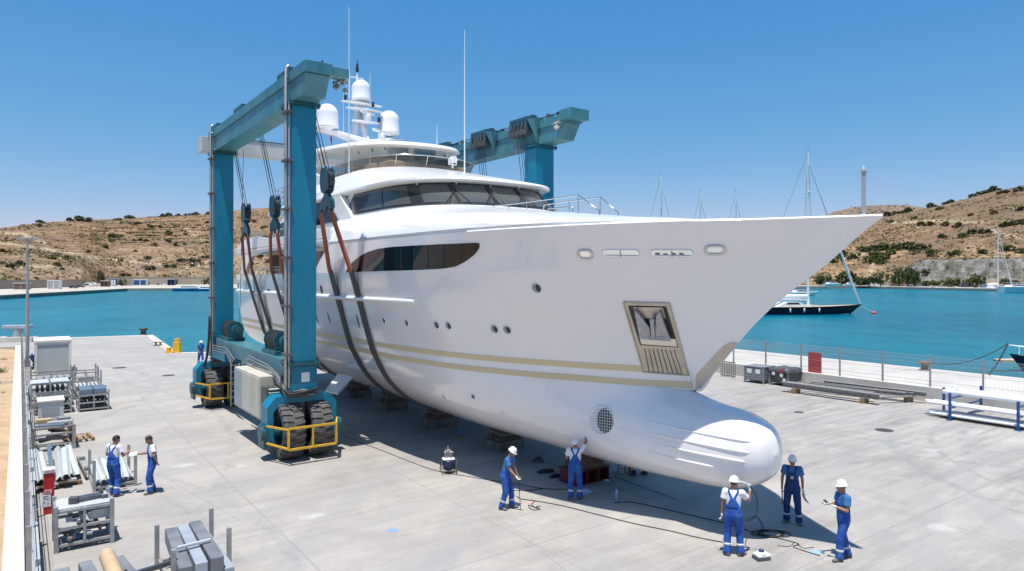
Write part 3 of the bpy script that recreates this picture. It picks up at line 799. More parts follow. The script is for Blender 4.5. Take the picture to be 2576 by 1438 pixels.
# lower polished slope inside the recess, and the stockless anchor
mb=MB(); mb.grid(quadgrid([(1609,846),(1700,852),(1705,871),(1614,865)],4,2,.034)); mb.build('polished_slope',M_CHROME,pk)
mb=MB(); mb.grid(quadgrid([(1594,772),(1668,773),(1676,800),(1600,800)],4,2,.030)); mb.build('polished_back',M_STEELP,pk)
def hp(x,y,off):
    h=hull_hit(x,y); return h[0]+h[1]*off
ap=MB()
for sgn,pts in ((1,[(1598,772),(1612,785),(1637,816),(1640,838),(1618,838),(1612,842)]),(-1,[(1663,776),(1654,788),(1651,816),(1652,838),(1672,838),(1690,846)])):
    f=[hp(x,y,.16) for x,y in pts]; g=[hp(x,y,.05) for x,y in pts]; n=len(pts)
    ap.add([tuple(v) for v in f+g],[tuple(range(n)),tuple(range(2*n-1,n-1,-1))]+[(i,n+i,n+(i+1)%n,(i+1)%n) for i in range(n)])
ap.bar(hp(1645,796,.2),hp(1647,842,.14),.11,.11)
ap.bar(hp(1614,841,.12),hp(1690,847,.12),.10,.13)
ap.bar(hp(1640,796,.2),hp(1652,797,.2),.12,.10)
adopt(ap.build('anchor',M_ANCH,None,bevel=.012,recalc=True),pk)
# stem plate
mb=MB(); rows=[]
for k in range(13):
    v=k/12; y=862+(986-862)*v
    xl=float(np.interp(y,[862,868,880,945,986],[1836,1822,1811,1750,1751])); xr=float(np.interp(y,[862,985],[1857,1756.5]))
    r=[]
    for j in range(5):
        x=xl+(xr-xl)*j/4; h=hull_hit(x,y)
        while h is None or (h[0].y>.05): x-=1.0; h=hull_hit(x,y)
        r.append(tuple(h[0]+h[1]*.012))
    rows.append(r)
mb.grid(rows); mb.grid([[(a,-b,c) for a,b,c in r] for r in rows],flip=True); mb.build('stem_plate',M_STEELP,yacht)
# bow thruster
h=hull_hit(1514,1058); th=MB(); ax=Vector((0.05,-1,.05)).normalized()
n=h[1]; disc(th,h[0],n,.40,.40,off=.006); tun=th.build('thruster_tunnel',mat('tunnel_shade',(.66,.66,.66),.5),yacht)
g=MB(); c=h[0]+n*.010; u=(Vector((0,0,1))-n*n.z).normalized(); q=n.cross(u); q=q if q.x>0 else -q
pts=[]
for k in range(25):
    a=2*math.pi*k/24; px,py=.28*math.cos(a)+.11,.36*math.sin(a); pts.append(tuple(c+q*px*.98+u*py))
g.add(pts[:-1],[tuple(range(24))]); g.build('tunnel_mouth',M_BLACK,tun)  # flat black disc on the hull, painted darkness of the tunnel
g=MB()
for k in range(-3,4):
    w_=.36*math.sqrt(max(0,1-(k/3.6)**2))
    g.bar(c+q*(.11+.08*k)-u*w_+n*.012,c+q*(.11+.08*k)+u*w_+n*.012,.010,.010)
for k in range(-4,5):
    w_=.28*math.sqrt(max(0,1-(k/4.6)**2))
    g.bar(c+q*(.11-w_)+u*.08*k+n*.012,c+q*(.11+w_)+u*.08*k+n*.012,.010,.010)
g.build('grille',M_WHITE2,tun)
g=MB(); ringtube(g,h[0],n,.40,.40,.02,off=.004,seg=32); g.build('rim',M_HULL,tun)
# strakes on the bulb
for a,b in (((1616,1058),(1893,1113)),((1616,1084),(1888,1141)),((1618,1109),(1878,1164)),((1628,1134),(1800,1176))):
    P=[];Rr=[]
    for k in range(25):
        f=k/24; x=a[0]+(b[0]-a[0])*f; y=a[1]+(b[1]-a[1])*f+3*math.sin(f*math.pi)
        hh=hull_hit(x,y)
        if hh: P.append(tuple(hh[0]-hh[1]*.004)); Rr.append(.010+.030*min(1,f*1.3) if f<.93 else .040*(1-f)/.07+.003)
    mb=MB(); mb.tube(P,Rr,8); mb.build('bulb_strake',M_HULL,yacht)
# stabiliser fin
a=hull_hit(885,952); b=hull_hit(845,945)
if True:
    pa=onplane(888,950,3.3); pb=onplane(850,942,3.3); pc=onplane(818,984,4.6); pd=onplane(850,992,4.6)
    mb=MB(); th=.05
    top=[pa,pb,pc,pd]; v=[tuple(p+Vector((0,0,th))) for p in top]+[tuple(p-Vector((0,0,th))) for p in top]
    mb.add(v,[(0,1,2,3),(7,6,5,4),(0,4,5,1),(1,5,6,2),(2,6,7,3),(3,7,4,0)])
    mb.build('stabilizer_fin',M_WHITE,yacht,bevel=.03,recalc=True)

# ---------------------------------------------------------------- superstructure: lofted rings
def ring(z,sa,sf,wf,p=2.4,sc=None,n=44,tilt=0.0):
    """closed plan outline, starboard aft -> bow -> port aft; wf(s) half width; the front closes as a superellipse from sc to sf"""
    sc = sa+(sf-sa)*.55 if sc is None else sc
    st=[]
    for k in range(n+1):
        f=k/n
        if f<.5: s=sa+(sc-sa)*(f/.5)
        else: s=sc+(sf-sc)*math.sin((f-.5)/.5*math.pi/2)
        q=max(0,(s-sc)/(sf-sc)); w=wf(s)*max(0,1-q**p)**(1/p)
        st.append((s,w))
    zz=lambda s: z+tilt*(s-sf) if not callable(z) else z(s)
    return [(s,-w,zz(s)) for s,w in st]+[(s,w,zz(s)) for s,w in st[::-1][1:]]
def loft(rings,name,m,parent,cap_top=True,cap_bot=False,sharp=30,mi=0):
    mb=MB(); mb.grid(rings,close=True,flip=True)
    n=len(rings[0])
    if cap_top:
        r=rings[-1]; h=n//2
        mb.grid([[r[i],r[n-1-i]] for i in range(h+1)],smooth=False)
    if cap_bot:
        r=rings[0]; h=n//2; mb.grid([[r[i],r[n-1-i]] for i in range(h+1)],smooth=False,flip=True)
    o=mb.build(name,m,parent); fix(o,sharp,.0005); return o
def lim(c,ins=0.0): return lambda s: max(.02,min(c,sheer_t(s)-ins))
# belt round the upper deck, running aft as an overhang
def belt_top(s): return 8.62 if s<-9 else 8.62+.30*min(1,(s+9)/4.5)
zt=lambda z: (lambda s: z+.016*max(0,3-s)-.010*max(0,s-3))
belt=[ring(7.90,-5.4,12.6,lim(9,.06),3.2,8.5),ring(7.96,-5.4,12.6,lim(9,.17),3.2,8.5),ring(8.04,-5.4,12.4,lim(9,.17),3.1,8.2),ring(8.07,-5.4,12.3,lim(9,.07),3.0,8.0),ring(8.20,-5.4,11.2,lim(4.52,.10),2.8,6.5),ring(zt(8.38),-5.4,9.7,lim(4.42,.16),2.6,4.6),      ring(zt(8.48),-5.4,9.0,lim(4.24),2.5,3.9),ring(8.66,-5.4,7.0,lim(4.08),2.5,1.8),ring(8.84,-5.4,5.0,lim(3.92),2.6,.0),ring(9.02,-5.4,3.7,lim(3.78),2.8,-1.2),ring(9.16,-5.4,3.0,lim(3.68),3.0,-2)]
loft(belt,'foredeck_coaming',M_WHITE,yacht,cap_top=True,sharp=40)
# upper deck overhang and bulwark aft
def plate(name,poly,t0,t1,m,parent=None,both=True,bevel=.03):
    """polygon in (s,z) with thickness in t, mirrored to port"""
    a=sum(p[0]*q[1]-q[0]*p[1] for p,q in zip(poly,poly[1:]+poly[:1]))
    if a<0: poly=poly[::-1]
    if both: mb=MB(); mb.prism(poly,t0,t1,'y'); mb.build(name,m,parent or yacht,bevel=bevel,recalc=True)
    mb=MB(); mb.prism(poly,-t1,-t0,'y')
    return mb.build(name,m,parent or yacht,bevel=bevel,recalc=True)
def curve(pts,n=8):
    out=[]
    for c in catmull(pts,n*(len(pts)-1)): out.append((float(c[0]),float(c[1])))
    return out
arch=curve([(-17.55,6.78),(-17.2,7.2),(-16.5,7.6),(-15.3,7.85),(-13.5,7.93)],4)
bandp=[(-18.75,6.78)]+arch+[(-4.2,7.98),(-4.2,8.62),(-9,8.60),(-13,8.62),(-15.6,8.85),(-17.6,8.75),(-18.9,8.50),(-19.5,8.22),(-19.55,7.98),(-18.55,7.75),(-18.45,7.3)]
plate('upper_deck_side',bandp,4.36,4.56,M_WHITE)
mb=MB(); mb.box((-19.3,-4.4,7.96),(-4.6,4.4,8.06)); mb.build('upper_deck',M_WHITE2,yacht)
mb=MB()
mb.tube([(-19.4,-4.60,8.16),(-13,-4.60,8.20),(-4.4,-4.60,8.26)],.018,6); mb.build('style_line',M_GREY,yacht)
# main deck house behind the side deck
mb=MB(); mb.box((-15.6,-3.6,6.3),(-3.8,3.6,7.96)); dh=mb.build('deckhouse',M_WHITE2,yacht)
for a,b in ((-15.4,-12.6),(-12.4,-9.4),(-9.2,-6.6),(-6.4,-4.2)):
    mb=MB(); mb.box((a,-3.635,6.75),(b,-3.602,7.8)); mb.build('window',M_GLASS,dh)
# side rail in the main deck opening
mb=MB()
for z in (6.95,7.1): mb.tube([(-18.3,-4.45,z),(-9.5,-4.52,z)],.018,6)
for s in np.arange(-18.3,-9.4,.8): mb.tube([(s,-4.48,6.72),(s,-4.48,7.12)],.014,6)
mb.build('side_rail',M_CHROME,yacht)
# bridge deck house
hw=lambda c: (lambda s: c)
house=[ring(8.55,-15.2,2.75,hw(3.60),3.0,-2.4),ring(9.20,-15.0,2.75,hw(3.60),3.0,-2.4),ring(10.18,-13.4,1.6,hw(3.42),3.0,-3.0)]
hs_=loft(house,'bridge_house',M_WHITE,yacht,cap_top=False,sharp=30)
# glazing band: interpolate between the two rings
def band_pt(k,v,off):
    a=np.array(house[1][k]); b=np.array(house[2][k]); p=a*(1-v)+b*v
    n=len(house[1]); a2=np.array(house[1][(k+1)%n])-np.array(house[1][k-1]); nx,ny=-a2[1],a2[0]
    l=math.hypot(nx,ny); 
    nrm=np.array((nx/l,ny/l,.25)); c=np.array((-4,0,p[2]))
    if nrm[:2].dot((p-c)[:2])<0: nrm[:2]*=-1
    return tuple(p+nrm*off)
H0=house[1]; n_=len(H0); half=n_//2
def kat(s,port=False):
    r=range(0,half+1)
    k=min(r,key=lambda i:abs(H0[i][0]-s)); return n_-1-k if port else k
def bandf(kf,v,off):
    k=int(math.floor(kf)); f=kf-k; k2=min(k+1,n_-1)
    return tuple(np.array(band_pt(k,v,off))*(1-f)+np.array(band_pt(k2,v,off))*f)
def band(k0,k1,v0,v1,off,n=None,sl0=0.0,sl1=0.0):
    n=n or max(2,int(abs(k1-k0)*2)); rows=[]
    for i in range(n+1):
        f=i/n; rows.append([bandf(k0+(k1-k0)*f+(sl0*(1-f)+sl1*f)*v,v,off) for v in np.linspace(v0,v1,5)])
    return rows
KA=kat(-5.3); KB=n_-1-KA
fr=MB(); fr.grid(band(KA,KB,.04,.97,.02,160,2.2,-2.2)); fr.build('window_band',M_FRAME,yacht)
# panes by arc length round the front
cum=[0]
for i in range(1,n_): cum.append(cum[-1]+math.dist(H0[i],H0[i-1]))
def k_at_len(l): return float(np.interp(l,cum,range(n_)))
L0,L1=cum[KA],cum[KB]; mid=(L0+L1)/2
edges=[(-8.6,-6.1,3,.6),(-6.0,-4.2,.6,.2),(-3.55,-2.32,0,0),(-2.1,-.83,0,0),(-.62,.62,0,0),(.83,2.1,0,0),(2.32,3.55,0,0),(4.2,6.0,-.2,-.6),(6.1,8.6,-.6,-3)]
for a,b,sa_,sb_ in edges:
    k0,k1=k_at_len(mid+a),k_at_len(mid+b)
    mb=MB(); mb.grid(band(k0,k1,.13,.88,.034,None,sa_,sb_)); mb.build('window',M_GLASS2,yacht)
for c in (-2.2,-.72,.72,2.2):
    k=k_at_len(mid+c)
    mb=MB(); mb.tube([bandf(k,.12,.07),bandf(k,.9,.06)],.014,6)
    mb.tube([bandf(k,.55,.08),bandf(k_at_len(mid+c-.55),.05,.08)],.012,5); mb.tube([bandf(k,.6,.09),bandf(k_at_len(mid+c-.42),.03,.09)],.012,5)
    mb.tube([bandf(k,.9,.075),bandf(k_at_len(mid+c+.42),.06,.075)],.014,5)
    mb.build('wiper',M_FRAME,yacht)
# aft quarter window of the bridge deck
qp=[(-14.2,8.75),(-14.2,9.5)]+[(p.x,p.z) for p in (onplane(x,y,3.66) for x,y in ((793,506),(806,507),(818,513),(829,524),(838,538),(847,556),(838,558.5),(822,562),(806,566),(793,568)))]
tt=lambda z: 3.60-.18*max(0,(z-9.20)/.98)+.03
mb=MB(); mb.add([(s,-tt(z),z) for s,z in qp],[tuple(range(len(qp)))]); mb.build('window',M_GLASS,yacht)
mb=MB(); mb.add([(s,tt(z),z) for s,z in qp],[tuple(range(len(qp)))[::-1]]); mb.build('window',M_GLASS,yacht)
# white arch sweeping down over the side deck
sw=[(-7.6,10.2),(-5.2,10.2),(-4.75,9.8),(-4.1,9.3),(-3.7,8.95),(-4.9,8.9),(-5.5,9.3),(-6.3,9.75)]
plate('side_arch',sw,3.50,3.74,M_WHITE)
# flybridge deck / visor
def w3(c): return lambda s: c if s>-9 else c-.045*(-9-s)
fly=[ring(10.15,-17.2,1.7,w3(3.30),3.0,-3.0),ring(10.17,-17.3,2.05,w3(3.60),3.0,-2.8),ring(10.23,-17.3,2.2,w3(3.73),3.0,-2.7),ring(10.31,-17.2,2.15,w3(3.74),3.0,-2.7),ring(10.44,-16.9,1.6,w3(3.62),2.8,-3.2),ring(10.67,-16.2,.5,w3(3.42),2.7,-4),
     ring(10.97,-14.6,-.9,w3(3.18),2.6,-5),ring(11.25,-13.6,-2.2,w3(2.98),2.5,-6),ring(11.40,-13.2,-2.9,w3(2.84),2.5,-6.5)]
loft(fly,'flybridge',M_WHITE,yacht,cap_top=True,cap_bot=True,sharp=50)
for c in (-3.4,-1.9,-.5,.9,2.3,3.6):
    mb=MB(); k=k_at_len(mid+c); p=Vector(bandf(k,1.0,.22)); mb.cyl((p.x,p.y,10.15),(p.x,p.y,10.06),.045,.03,8); mb.build('soffit_light',M_GREY,yacht)
for z_,sa_,sb_,t_ in ((10.50,-13,-5.6,3.60),(10.3,-13,-7.5,3.73)):
    mb=MB(); mb.tube([(sa_,-t_+.03,z_),((sa_+sb_)/2,-t_,z_+.03),(sb_,-t_+.06,z_+.16)],[.006,.022,.004],6); mb.build('style_line',M_GREY,yacht)
# flybridge windscreen and handrail
gl=[ring(11.38,-11.0,-3.05,hw(2.78),2.5,-6.6),ring(11.90,-11.0,-2.75,hw(2.92),2.5,-6.4)]
k0=next(i for i,p in enumerate(gl[0]) if p[0]>-8.8); nn=len(gl[0])
mb=MB(); mb.grid([[gl[0][i],gl[1][i]] for i in range(k0,nn-k0)]); mb.build('windscreen',M_SMOKE,yacht,solid=.02)
P=[gl[1][i] for i in range(k0,nn-k0)]
P=[(P[0][0]-.9,P[0][1],11.42)]+P+[(P[-1][0]-.9,P[-1][1],11.42)]
mb=MB(); mb.tube(P,.03,8); hr=mb.build('handrail',M_CHROME,yacht)
idx=list(range(k0,nn-k0)); acc=0; last=None
for i in idx:
    if last is not None: acc+=math.dist(gl[1][i],gl[1][last])
    if last is None or acc>1.25:
        mb=MB(); mb.tube([gl[0][i],gl[1][i]],.024,6); mb.build('stanchion',M_CHROME,hr); acc=0
    last=i
# helm console and seats on the flybridge
mb=MB(); mb.cbox((-4.6,0,11.58),(1.4,4.0,.36)); mb.cbox((-6.6,0,11.58),(3.2,4.6,.30)); mb.cbox((-10,0,11.6),(1.4,4.2,.4))
mb.build('seat',M_BEIGE,yacht,bevel=.06)
# searchlight on the fly coaming
sx=Vector((-2.75,.55,11.55)); mb=MB(); mb.cyl(sx+Vector((0,0,-.1)),sx+Vector((0,0,.12)),.05,n=8); mb.cyl(sx+Vector((-.16,-.02,.28)),sx+Vector((.18,.02,.28)),.15,n=14); mb.bar(sx+Vector((0,-.19,.05)),sx+Vector((0,-.19,.34)),.04,.05); mb.bar(sx+Vector((0,.19,.05)),sx+Vector((0,.19,.34)),.04,.05); mb.bar(sx+Vector((0,-.19,.06)),sx+Vector((0,.19,.06)),.05,.04)
mb.build('searchlight',M_WHITE,yacht)
# hard top: sits on raked pylons, tilts up aft
def ht(dz): return lambda s: 12.50+dz+(-3.6-s)*.085
top=[ring(ht(-.12),-13.0,-3.9,hw(2.45),2.3,-8),ring(ht(-.16),-13.2,-3.55,hw(2.62),2.3,-8),ring(ht(-.05),-13.3,-3.3,hw(2.74),2.3,-8),ring(ht(.10),-13.2,-3.5,hw(2.68),2.3,-8),ring(ht(.20),-12.9,-4.4,hw(2.4),2.3,-8.4),ring(ht(.24),-12.4,-6.0,hw(1.8),2.3,-9)]
htp=loft(top,'hardtop',M_WHITE,yacht,cap_top=True,cap_bot=True,sharp=60)
for t in (-2.1,2.1):
    for s in (-5.6,-8.6):
        mb=MB(); mb.cyl((s,t,11.4),(s,t,ht(-.12)(s)),.035,n=8); mb.build('support_pole',M_WHITE2,htp)
    for s in (-5.2,-6.6,-8.2,-9.6):
        mb=MB(); mb.cyl((s,t*.75,ht(-.14)(s)),(s,t*.75,ht(-.2)(s)),.05,n=8); mb.build('downlight',M_GREY,htp)
plate('hardtop_pylon',[(-16.0,10.5),(-13.8,10.5),(-10.2,13.0),(-12.8,13.15)],2.35,2.62,M_WHITE,htp,bevel=.08)
plate('hardtop_wing',curve([(-13.3,13.1),(-12.6,12.7),(-11.0,12.0),(-9.5,11.55),(-8.4,11.35)],4)+[(-8.0,11.15),(-14.5,11.15),(-15.5,11.6)],2.75,2.95,M_WHITE,htp,bevel=.05)
# mast ---------------------------------------------------------------------------
mast=empty('radar_mast'); adopt(mast,yacht)
def taper(mb,p,q,a0,b0,a1,b1,mi=0):
    """raked spar: section a (along s) x b (along t) at both ends"""
    p=Vector(p);q=Vector(q); n=12; A=[];B=[]
    for k in range(n):
        c,s_=math.cos(2*math.pi*k/n),math.sin(2*math.pi*k/n)
        A.append((p.x+a0/2*c,p.y+b0/2*s_,p.z)); B.append((q.x+a1/2*c,q.y+b1/2*s_,q.z))
    mb.grid([A,B],close=True,mi=mi,flip=False); mb.add(A,[tuple(range(n-1,-1,-1))]); mb.add(B,[tuple(range(n))])
def wing(mb,stn):
    """thick aerofoil arm through stations (centre, chord, thickness)"""
    rows=[]; n=12
    for (c,ch,th) in stn:
        rows.append([(c[0]+ch/2*math.cos(2*math.pi*k/n),c[1],c[2]+th/2*math.sin(2*math.pi*k/n)) for k in range(n)])
    mb.grid(rows,close=True); mb.add(rows[0],[tuple(range(n))]); mb.add(rows[-1],[tuple(range(n-1,-1,-1))])
mb=MB()
taper(mb,(-11.6,-.45,13.1),(-11.9,-.1,16.1),1.1,.30,.42,.22); taper(mb,(-11.6,.45,13.1),(-11.9,.1,16.1),1.1,.30,.42,.22)
taper(mb,(-10.2,0,13.0),(-11.5,0,15.0),.75,.32,.35,.24)
taper(mb,(-11.9,0,15.7),(-11.85,0,16.35),.5,.5,.4,.4)
mb.build('column',M_WHITE,mast)
mb=MB(); wing(mb,[((-11.9,-2.55,14.42),.8,.10),((-11.3,-1.5,14.2),1.1,.22),((-10.9,0,13.75),1.7,.45),((-11.3,1.5,14.2),1.1,.22),((-11.9,2.55,14.42),.8,.10)]); mb.build('dome_arm',M_WHITE,mast)
for z,w_,dx in ((16.02,1.15,.1),(15.62,1.0,.45),(14.95,.75,.55)):
    mb=MB(); wing(mb,[((-11.6+dx,-w_,z+.03),.35,.06),((-11.5+dx,0,z),.75,.16),((-11.6+dx,w_,z+.03),.35,.06)]); mb.build('spreader',M_WHITE,mast)
dome_prof=lambda r,h:[(r*.55,-.16),(r*.6,-.06),(r*.88,-.03),(r*1.04,.0),(r*1.04,.05),(r,.09)]+[(r,h*.55)]+[(r*math.cos(a),h*.55+(h*.45)*math.sin(a)) for a in np.linspace(.2,1.5,7)]+[(.02,h)]
for (s,t,z,r,h) in ((-11.3,2.0,14.45,.57,1.27),(-11.3,-1.55,14.58,.58,1.28),(-11.55,0,16.25,.52,1.12)):
    mb=MB(); mb.lathe(dome_prof(r,h),24,M=Matrix.Translation((s,-t,z))); mb.build('radar_dome',M_WHITE,mast)
for (s,t,z,L_) in ((-10.1,-.55,14.15,1.5),(-10.7,.0,15.2,1.1)):
    mb=MB(); mb.lathe([(.16,-.3),(.2,-.1),(.2,.1),(.12,.14)],12,M=Matrix.Translation((s,-t,z))); mb.cbox((s,-t,z+.2),(.14,L_,.12),rot=(0,0,.5)); mb.build('radar_scanner',M_WHITE,mast,bevel=.02)
mb=MB(); mb.cyl((-11.85,-.55,16.35),(-11.85,-.55,17.9),.035,n=8); mb.bar((-11.9,-1.05,17.55),(-11.9,.3,17.55),.10,.06); mb.cyl((-11.85,-.1,17.3),(-11.85,-.1,17.85),.07,.05,8); mb.build('topmast',M_WHITE,mast)
mb=MB(); mb.cyl((-11.85,-.1,17.85),(-11.85,-.1,18.10),.085,n=10); mb.cyl((-11.85,-.1,18.10),(-11.85,-.1,18.32),.06,n=10); mb.cyl((-11.85,-.1,18.32),(-11.85,-.1,18.55),.02,n=6); mb.build('mast_light',M_BLACK,mast)
for (s,t,z) in ((-11.3,1.0,16.1),(-11.0,-.45,15.85),(-10.9,-.75,15.05)):
    mb=MB(); mb.cyl((s,-t,z),(s,-t,z+.24),.075,n=10); mb.build('navigation_light',M_BLACK,mast)
mb=MB(); mb.cyl((-9.1,1.7,ht(.2)(-9.1)+.22),(-9.0,1.7,ht(.2)(-9.1)+.22),.16,n=16); mb.build('horn',M_BLACK,mast)
for (s,t,z0,z1,r) in ((-5.96,3.0,11.2,18.9,.030),(-2.45,-1.0,11.2,17.65,.034),(-11.85,.75,16.1,17.95,.018),(-11.2,1.15,14.3,16.6,.014),(-11.2,1.5,14.3,15.4,.014),(-6.0,-1.6,12.9,14.1,.02),(-11.6,-.55,17.2,17.9,.012)):
    mb=MB(); mb.tube([(s,-t,z0),(s,-t,z0+.5),(s,-t,z1)],[r*1.3,r,r*.4],8); mb.build('whip_antenna',M_WHITE2,yacht)
# foredeck stair rails
def rail(pts,posts,t,r=.02):
    mb=MB(); mb.tube([tuple(onplane(x,y,t)) for x,y in pts],r,8)
    for (x,y0,y1) in posts: mb.tube([tuple(onplane(x,y0,t)),tuple(onplane(x,y1,t))],r*.85,6)
    mb.build('deck_rail',M_CHROME,yacht)
rail([(1240,519),(1292,514),(1375,503),(1455,492),(1508,531),(1508,566)],[(1240,519,524),(1280,516,526),(1325,510,527),(1394,501,534),(1455,492,545)],1.3)
rail([(1367,527),(1369,516),(1432,507),(1510,497),(1555,536),(1555,566)],[(1432,507,534),(1510,497,560)],-.6)
rail([(1378,526),(1440,521),(1441,534)],[(1400,524,534)],-.2)
# bow staff, plus a little ensign jack on the mast
mb=MB(); mb.cyl((15.88,0,7.9),(15.88,0,8.92),.043,n=10); mb.lathe([(.06,8.90),(.06,8.95),(.03,9.02),(.005,9.06)],10,M=Matrix.Translation((15.88,0,0))); mb.build('bow_staff',M_GREY,yacht)
# aft upper deck clutter: life rafts and rail above the overhang
mb=MB(); mb.ball((-15.2,-2.2,11.0),.55,12,sc=(1.4,.8,.8)); mb.build('life_raft',M_WHITE,yacht)
mb=MB(); mb.ball((-13.9,-2.4,11.0),.5,12,sc=(1.2,.8,.9)); mb.build('life_raft',M_WHITE,yacht)
mb=MB()
for z in (11.0,11.3,11.6): mb.tube([(-14,-3.3,z),(-16.8,-3.1,z),(-16.9,2.5,z)],.018,6)
for s in (-14,-14.9,-15.8,-16.8): mb.tube([(s,-3.2,10.5),(s,-3.2,11.6)],.018,6)
mb.build('aft_rail',M_CHROME,yacht)
mb=MB()
for z in (8.9,9.1): mb.tube([(-19.2,-4.2,z),(-14.5,-4.35,z)],.018,6)
for s in np.arange(-19.2,-14.4,.9): mb.tube([(s,-4.25,8.5),(s,-4.25,9.1)],.016,6)
mb.build('aft_rail',M_CHROME,yacht)
for t in (-3.2,3.2):
    mb=MB(); mb.cyl((-16.6,t,8.6),(-16.6,t,10.15),.06,n=8); mb.build('support_pole',M_GREY,yacht)
# ensign
fl=MB(); base=onplane(832,340,1.6)
rows=[[(base.x-.02*i+.05*math.sin(j*.9),base.y+.02*j,base.z+.12-.36*i/4-.09*j+.02*math.sin(j)) for i in range(5)] for j in range(6)]
fl.grid(rows); fo=fl.build('flag',M_RED,None,solid=.006)
fo.matrix_world=YARD; tag(fo,'small red flag hanging from the mast of the white yacht','flag')
# ================================================================ BOAT HOIST (travel lift)
def teal_mat(name,c,c2,grime=.5):
    m,nt,b=nodes(name); v=coords(nt,(1,1,.25)); f=noise(nt,v,1.6,6,.65); f2=noise(nt,coords(nt),14,4,.7)
    col=ramp(nt,f,[(.36,c),(.62,c2)]).outputs[0]
    col=mixc(nt,.35,col,ramp(nt,f2,[(.35,.82),(.65,1.1)]).outputs[0],'MULTIPLY')
    ch=noise(nt,coords(nt),3.3,5,.75); chm=ramp(nt,ch,[(.685,0.0),(.71,1.0)]).outputs[0]
    k=N(nt,'ShaderNodeMath',operation='MULTIPLY'); L(nt,chm,k.inputs[0]); k.inputs[1].default_value=grime
    col=mixc(nt,k.outputs[0],col,(.20,.23,.22))
    L(nt,col,b.inputs['Base Color']); L(nt,ramp(nt,f2,[(.3,.30),(.7,.48)]).outputs[0],b.inputs['Roughness'])
    return m
M_TEAL=teal_mat('teal_paint',(.000,.165,.27),(.002,.195,.30))
M_TEALB=teal_mat('teal_beam_paint',(.030,.155,.195),(.075,.215,.250),.8)
M_TEALD=teal_mat('dark_teal_paint',(.010,.075,.105),(.014,.095,.125))
M_RUBBER=mat('tyre_rubber',(.075,.071,.067),.85,col2=(.15,.14,.13),scale=4,lo=.4,hi=.75)
M_YEL=mat('yellow_paint',(.72,.40,.02),.45,col2=(.60,.33,.03),scale=6)
M_CREAM=mat('cream_panel',(.58,.55,.46),.5,col2=(.48,.45,.37),scale=1.5,stretch=(1,1,.3))
M_PIPE=mat('hydraulic_pipe',(.50,.48,.44),.35,.7,col2=(.34,.32,.29),scale=4)
M_WIRE=mat('wire_rope',(.045,.045,.05),.55,.3)
M_MECH=mat('greasy_machinery',(.06,.065,.065),.5,.3,col2=(.16,.15,.14),scale=7)
M_SLINGR=mat('red_sling',(.46,.125,.065),.8,col2=(.26,.075,.045),scale=9)
M_SLING=mat('grey_webbing',(.075,.07,.066),.85,col2=(.135,.125,.115),scale=5,stretch=(1,1,.5))
M_LOUVRE=mat('louvre_panel',(.30,.36,.40),.5)
M_BEAMW=mat('grey_beam_paint',(.60,.60,.58),.5,col2=(.46,.46,.45),scale=.8,stretch=(1,1,.4))
M_SCRAPC=mat('weathered_chain',(.22,.21,.20),.7,col2=(.36,.34,.32),scale=9)
M_HOSE=mat('black_hose',(.02,.02,.02),.6)

hoist=empty('boat_hoist',(OX,OY,0),YAW,'teal boat hoist on tall rubber tyres straddling the white motor yacht','boat hoist')
KIDS.setdefault('boat_hoist',[])
def hb(name,m,bevel=.015,parent=None,**k):
    return lambda mb: mb.build(name,m,parent or hoist,bevel=bevel,**k)
# columns
for (s1,t0,t1) in ((-1.0,6.3,7.2),(-13.0,6.3,7.2),(-2.2,-5.95,-4.85),(-14.0,-5.95,-4.85)):
    mb=MB(); mb.box((s1-.9,-t1,3.50),(s1,-t0,12.93)); c=mb.build('column',M_TEAL,hoist,bevel=.02)
    for z in (3.44,12.88):
        mb=MB(); mb.box((s1-1.0,-t1-.12,z-.05),(s1+.12,-t0+.12,z+.05))
        for k in range(7):
            y=-t1-.06+(t1-t0+.12)*k/6
            mb.box((s1+.02,y-.03,z-.11),(s1+.09,y+.03,z-.05)); mb.box((s1+.02,y-.03,z+.05),(s1+.09,y+.03,z+.10))
        for k in range(6):
            s=s1-.9+.95*k/5; mb.box((s-.03,-t1-.10,z-.11),(s+.03,-t1-.03,z+.10))
        mb.build('flange',M_TEALD,c)
# longitudinal beams: box girder, raked nose, capping rail, festoon box
def girder(tc,s0,s1,sgn):
    h=.43; y=-tc
    prof=[(s0,12.95),(s1-.55,12.95),(s1-.12,13.62),(s1-.12,13.66),(s0,13.66)]
    mb=MB(); mb.prism(prof,y-h,y+h,'y'); g=mb.build('top_beam',M_TEALB,hoist,bevel=.02,recalc=True)
    mb=MB(); mb.box((s0,y-h-.06,13.663),(s1,y+h+.06,14.06)); mb.build('beam_cap',M_TEALB,g,bevel=.02)
    mb=MB(); mb.bar((s0+.2,y-sgn*.25,14.28),(s1-.3,y-sgn*.25,14.20),.035,.035)
    for k in range(7):
        s=s0+.8+(s1-s0-1.6)*k/6; mb.box((s-.10,y-sgn*.25-.06,14.063),(s+.10,y-sgn*.25+.06,14.26)); 
    mb.build('guide_rope',M_WIRE,g)
    for k in range(6):
        s=s0+1.2+(s1-s0-2.6)*k/5.0+.3*math.sin(k*5); mb=MB(); mb.cyl((s,y-sgn*.40,14.16),(s,y-sgn*.15,14.16),.13,n=10); mb.box((s-.18,y-sgn*.38,14.062),(s+.18,y-sgn*.18,14.14)); mb.build('rope_roller',M_MECH,g)
    return g
g1=girder(6.75,-14.3,.50,-1); g2=girder(-5.40,-15.3,-.05,1)
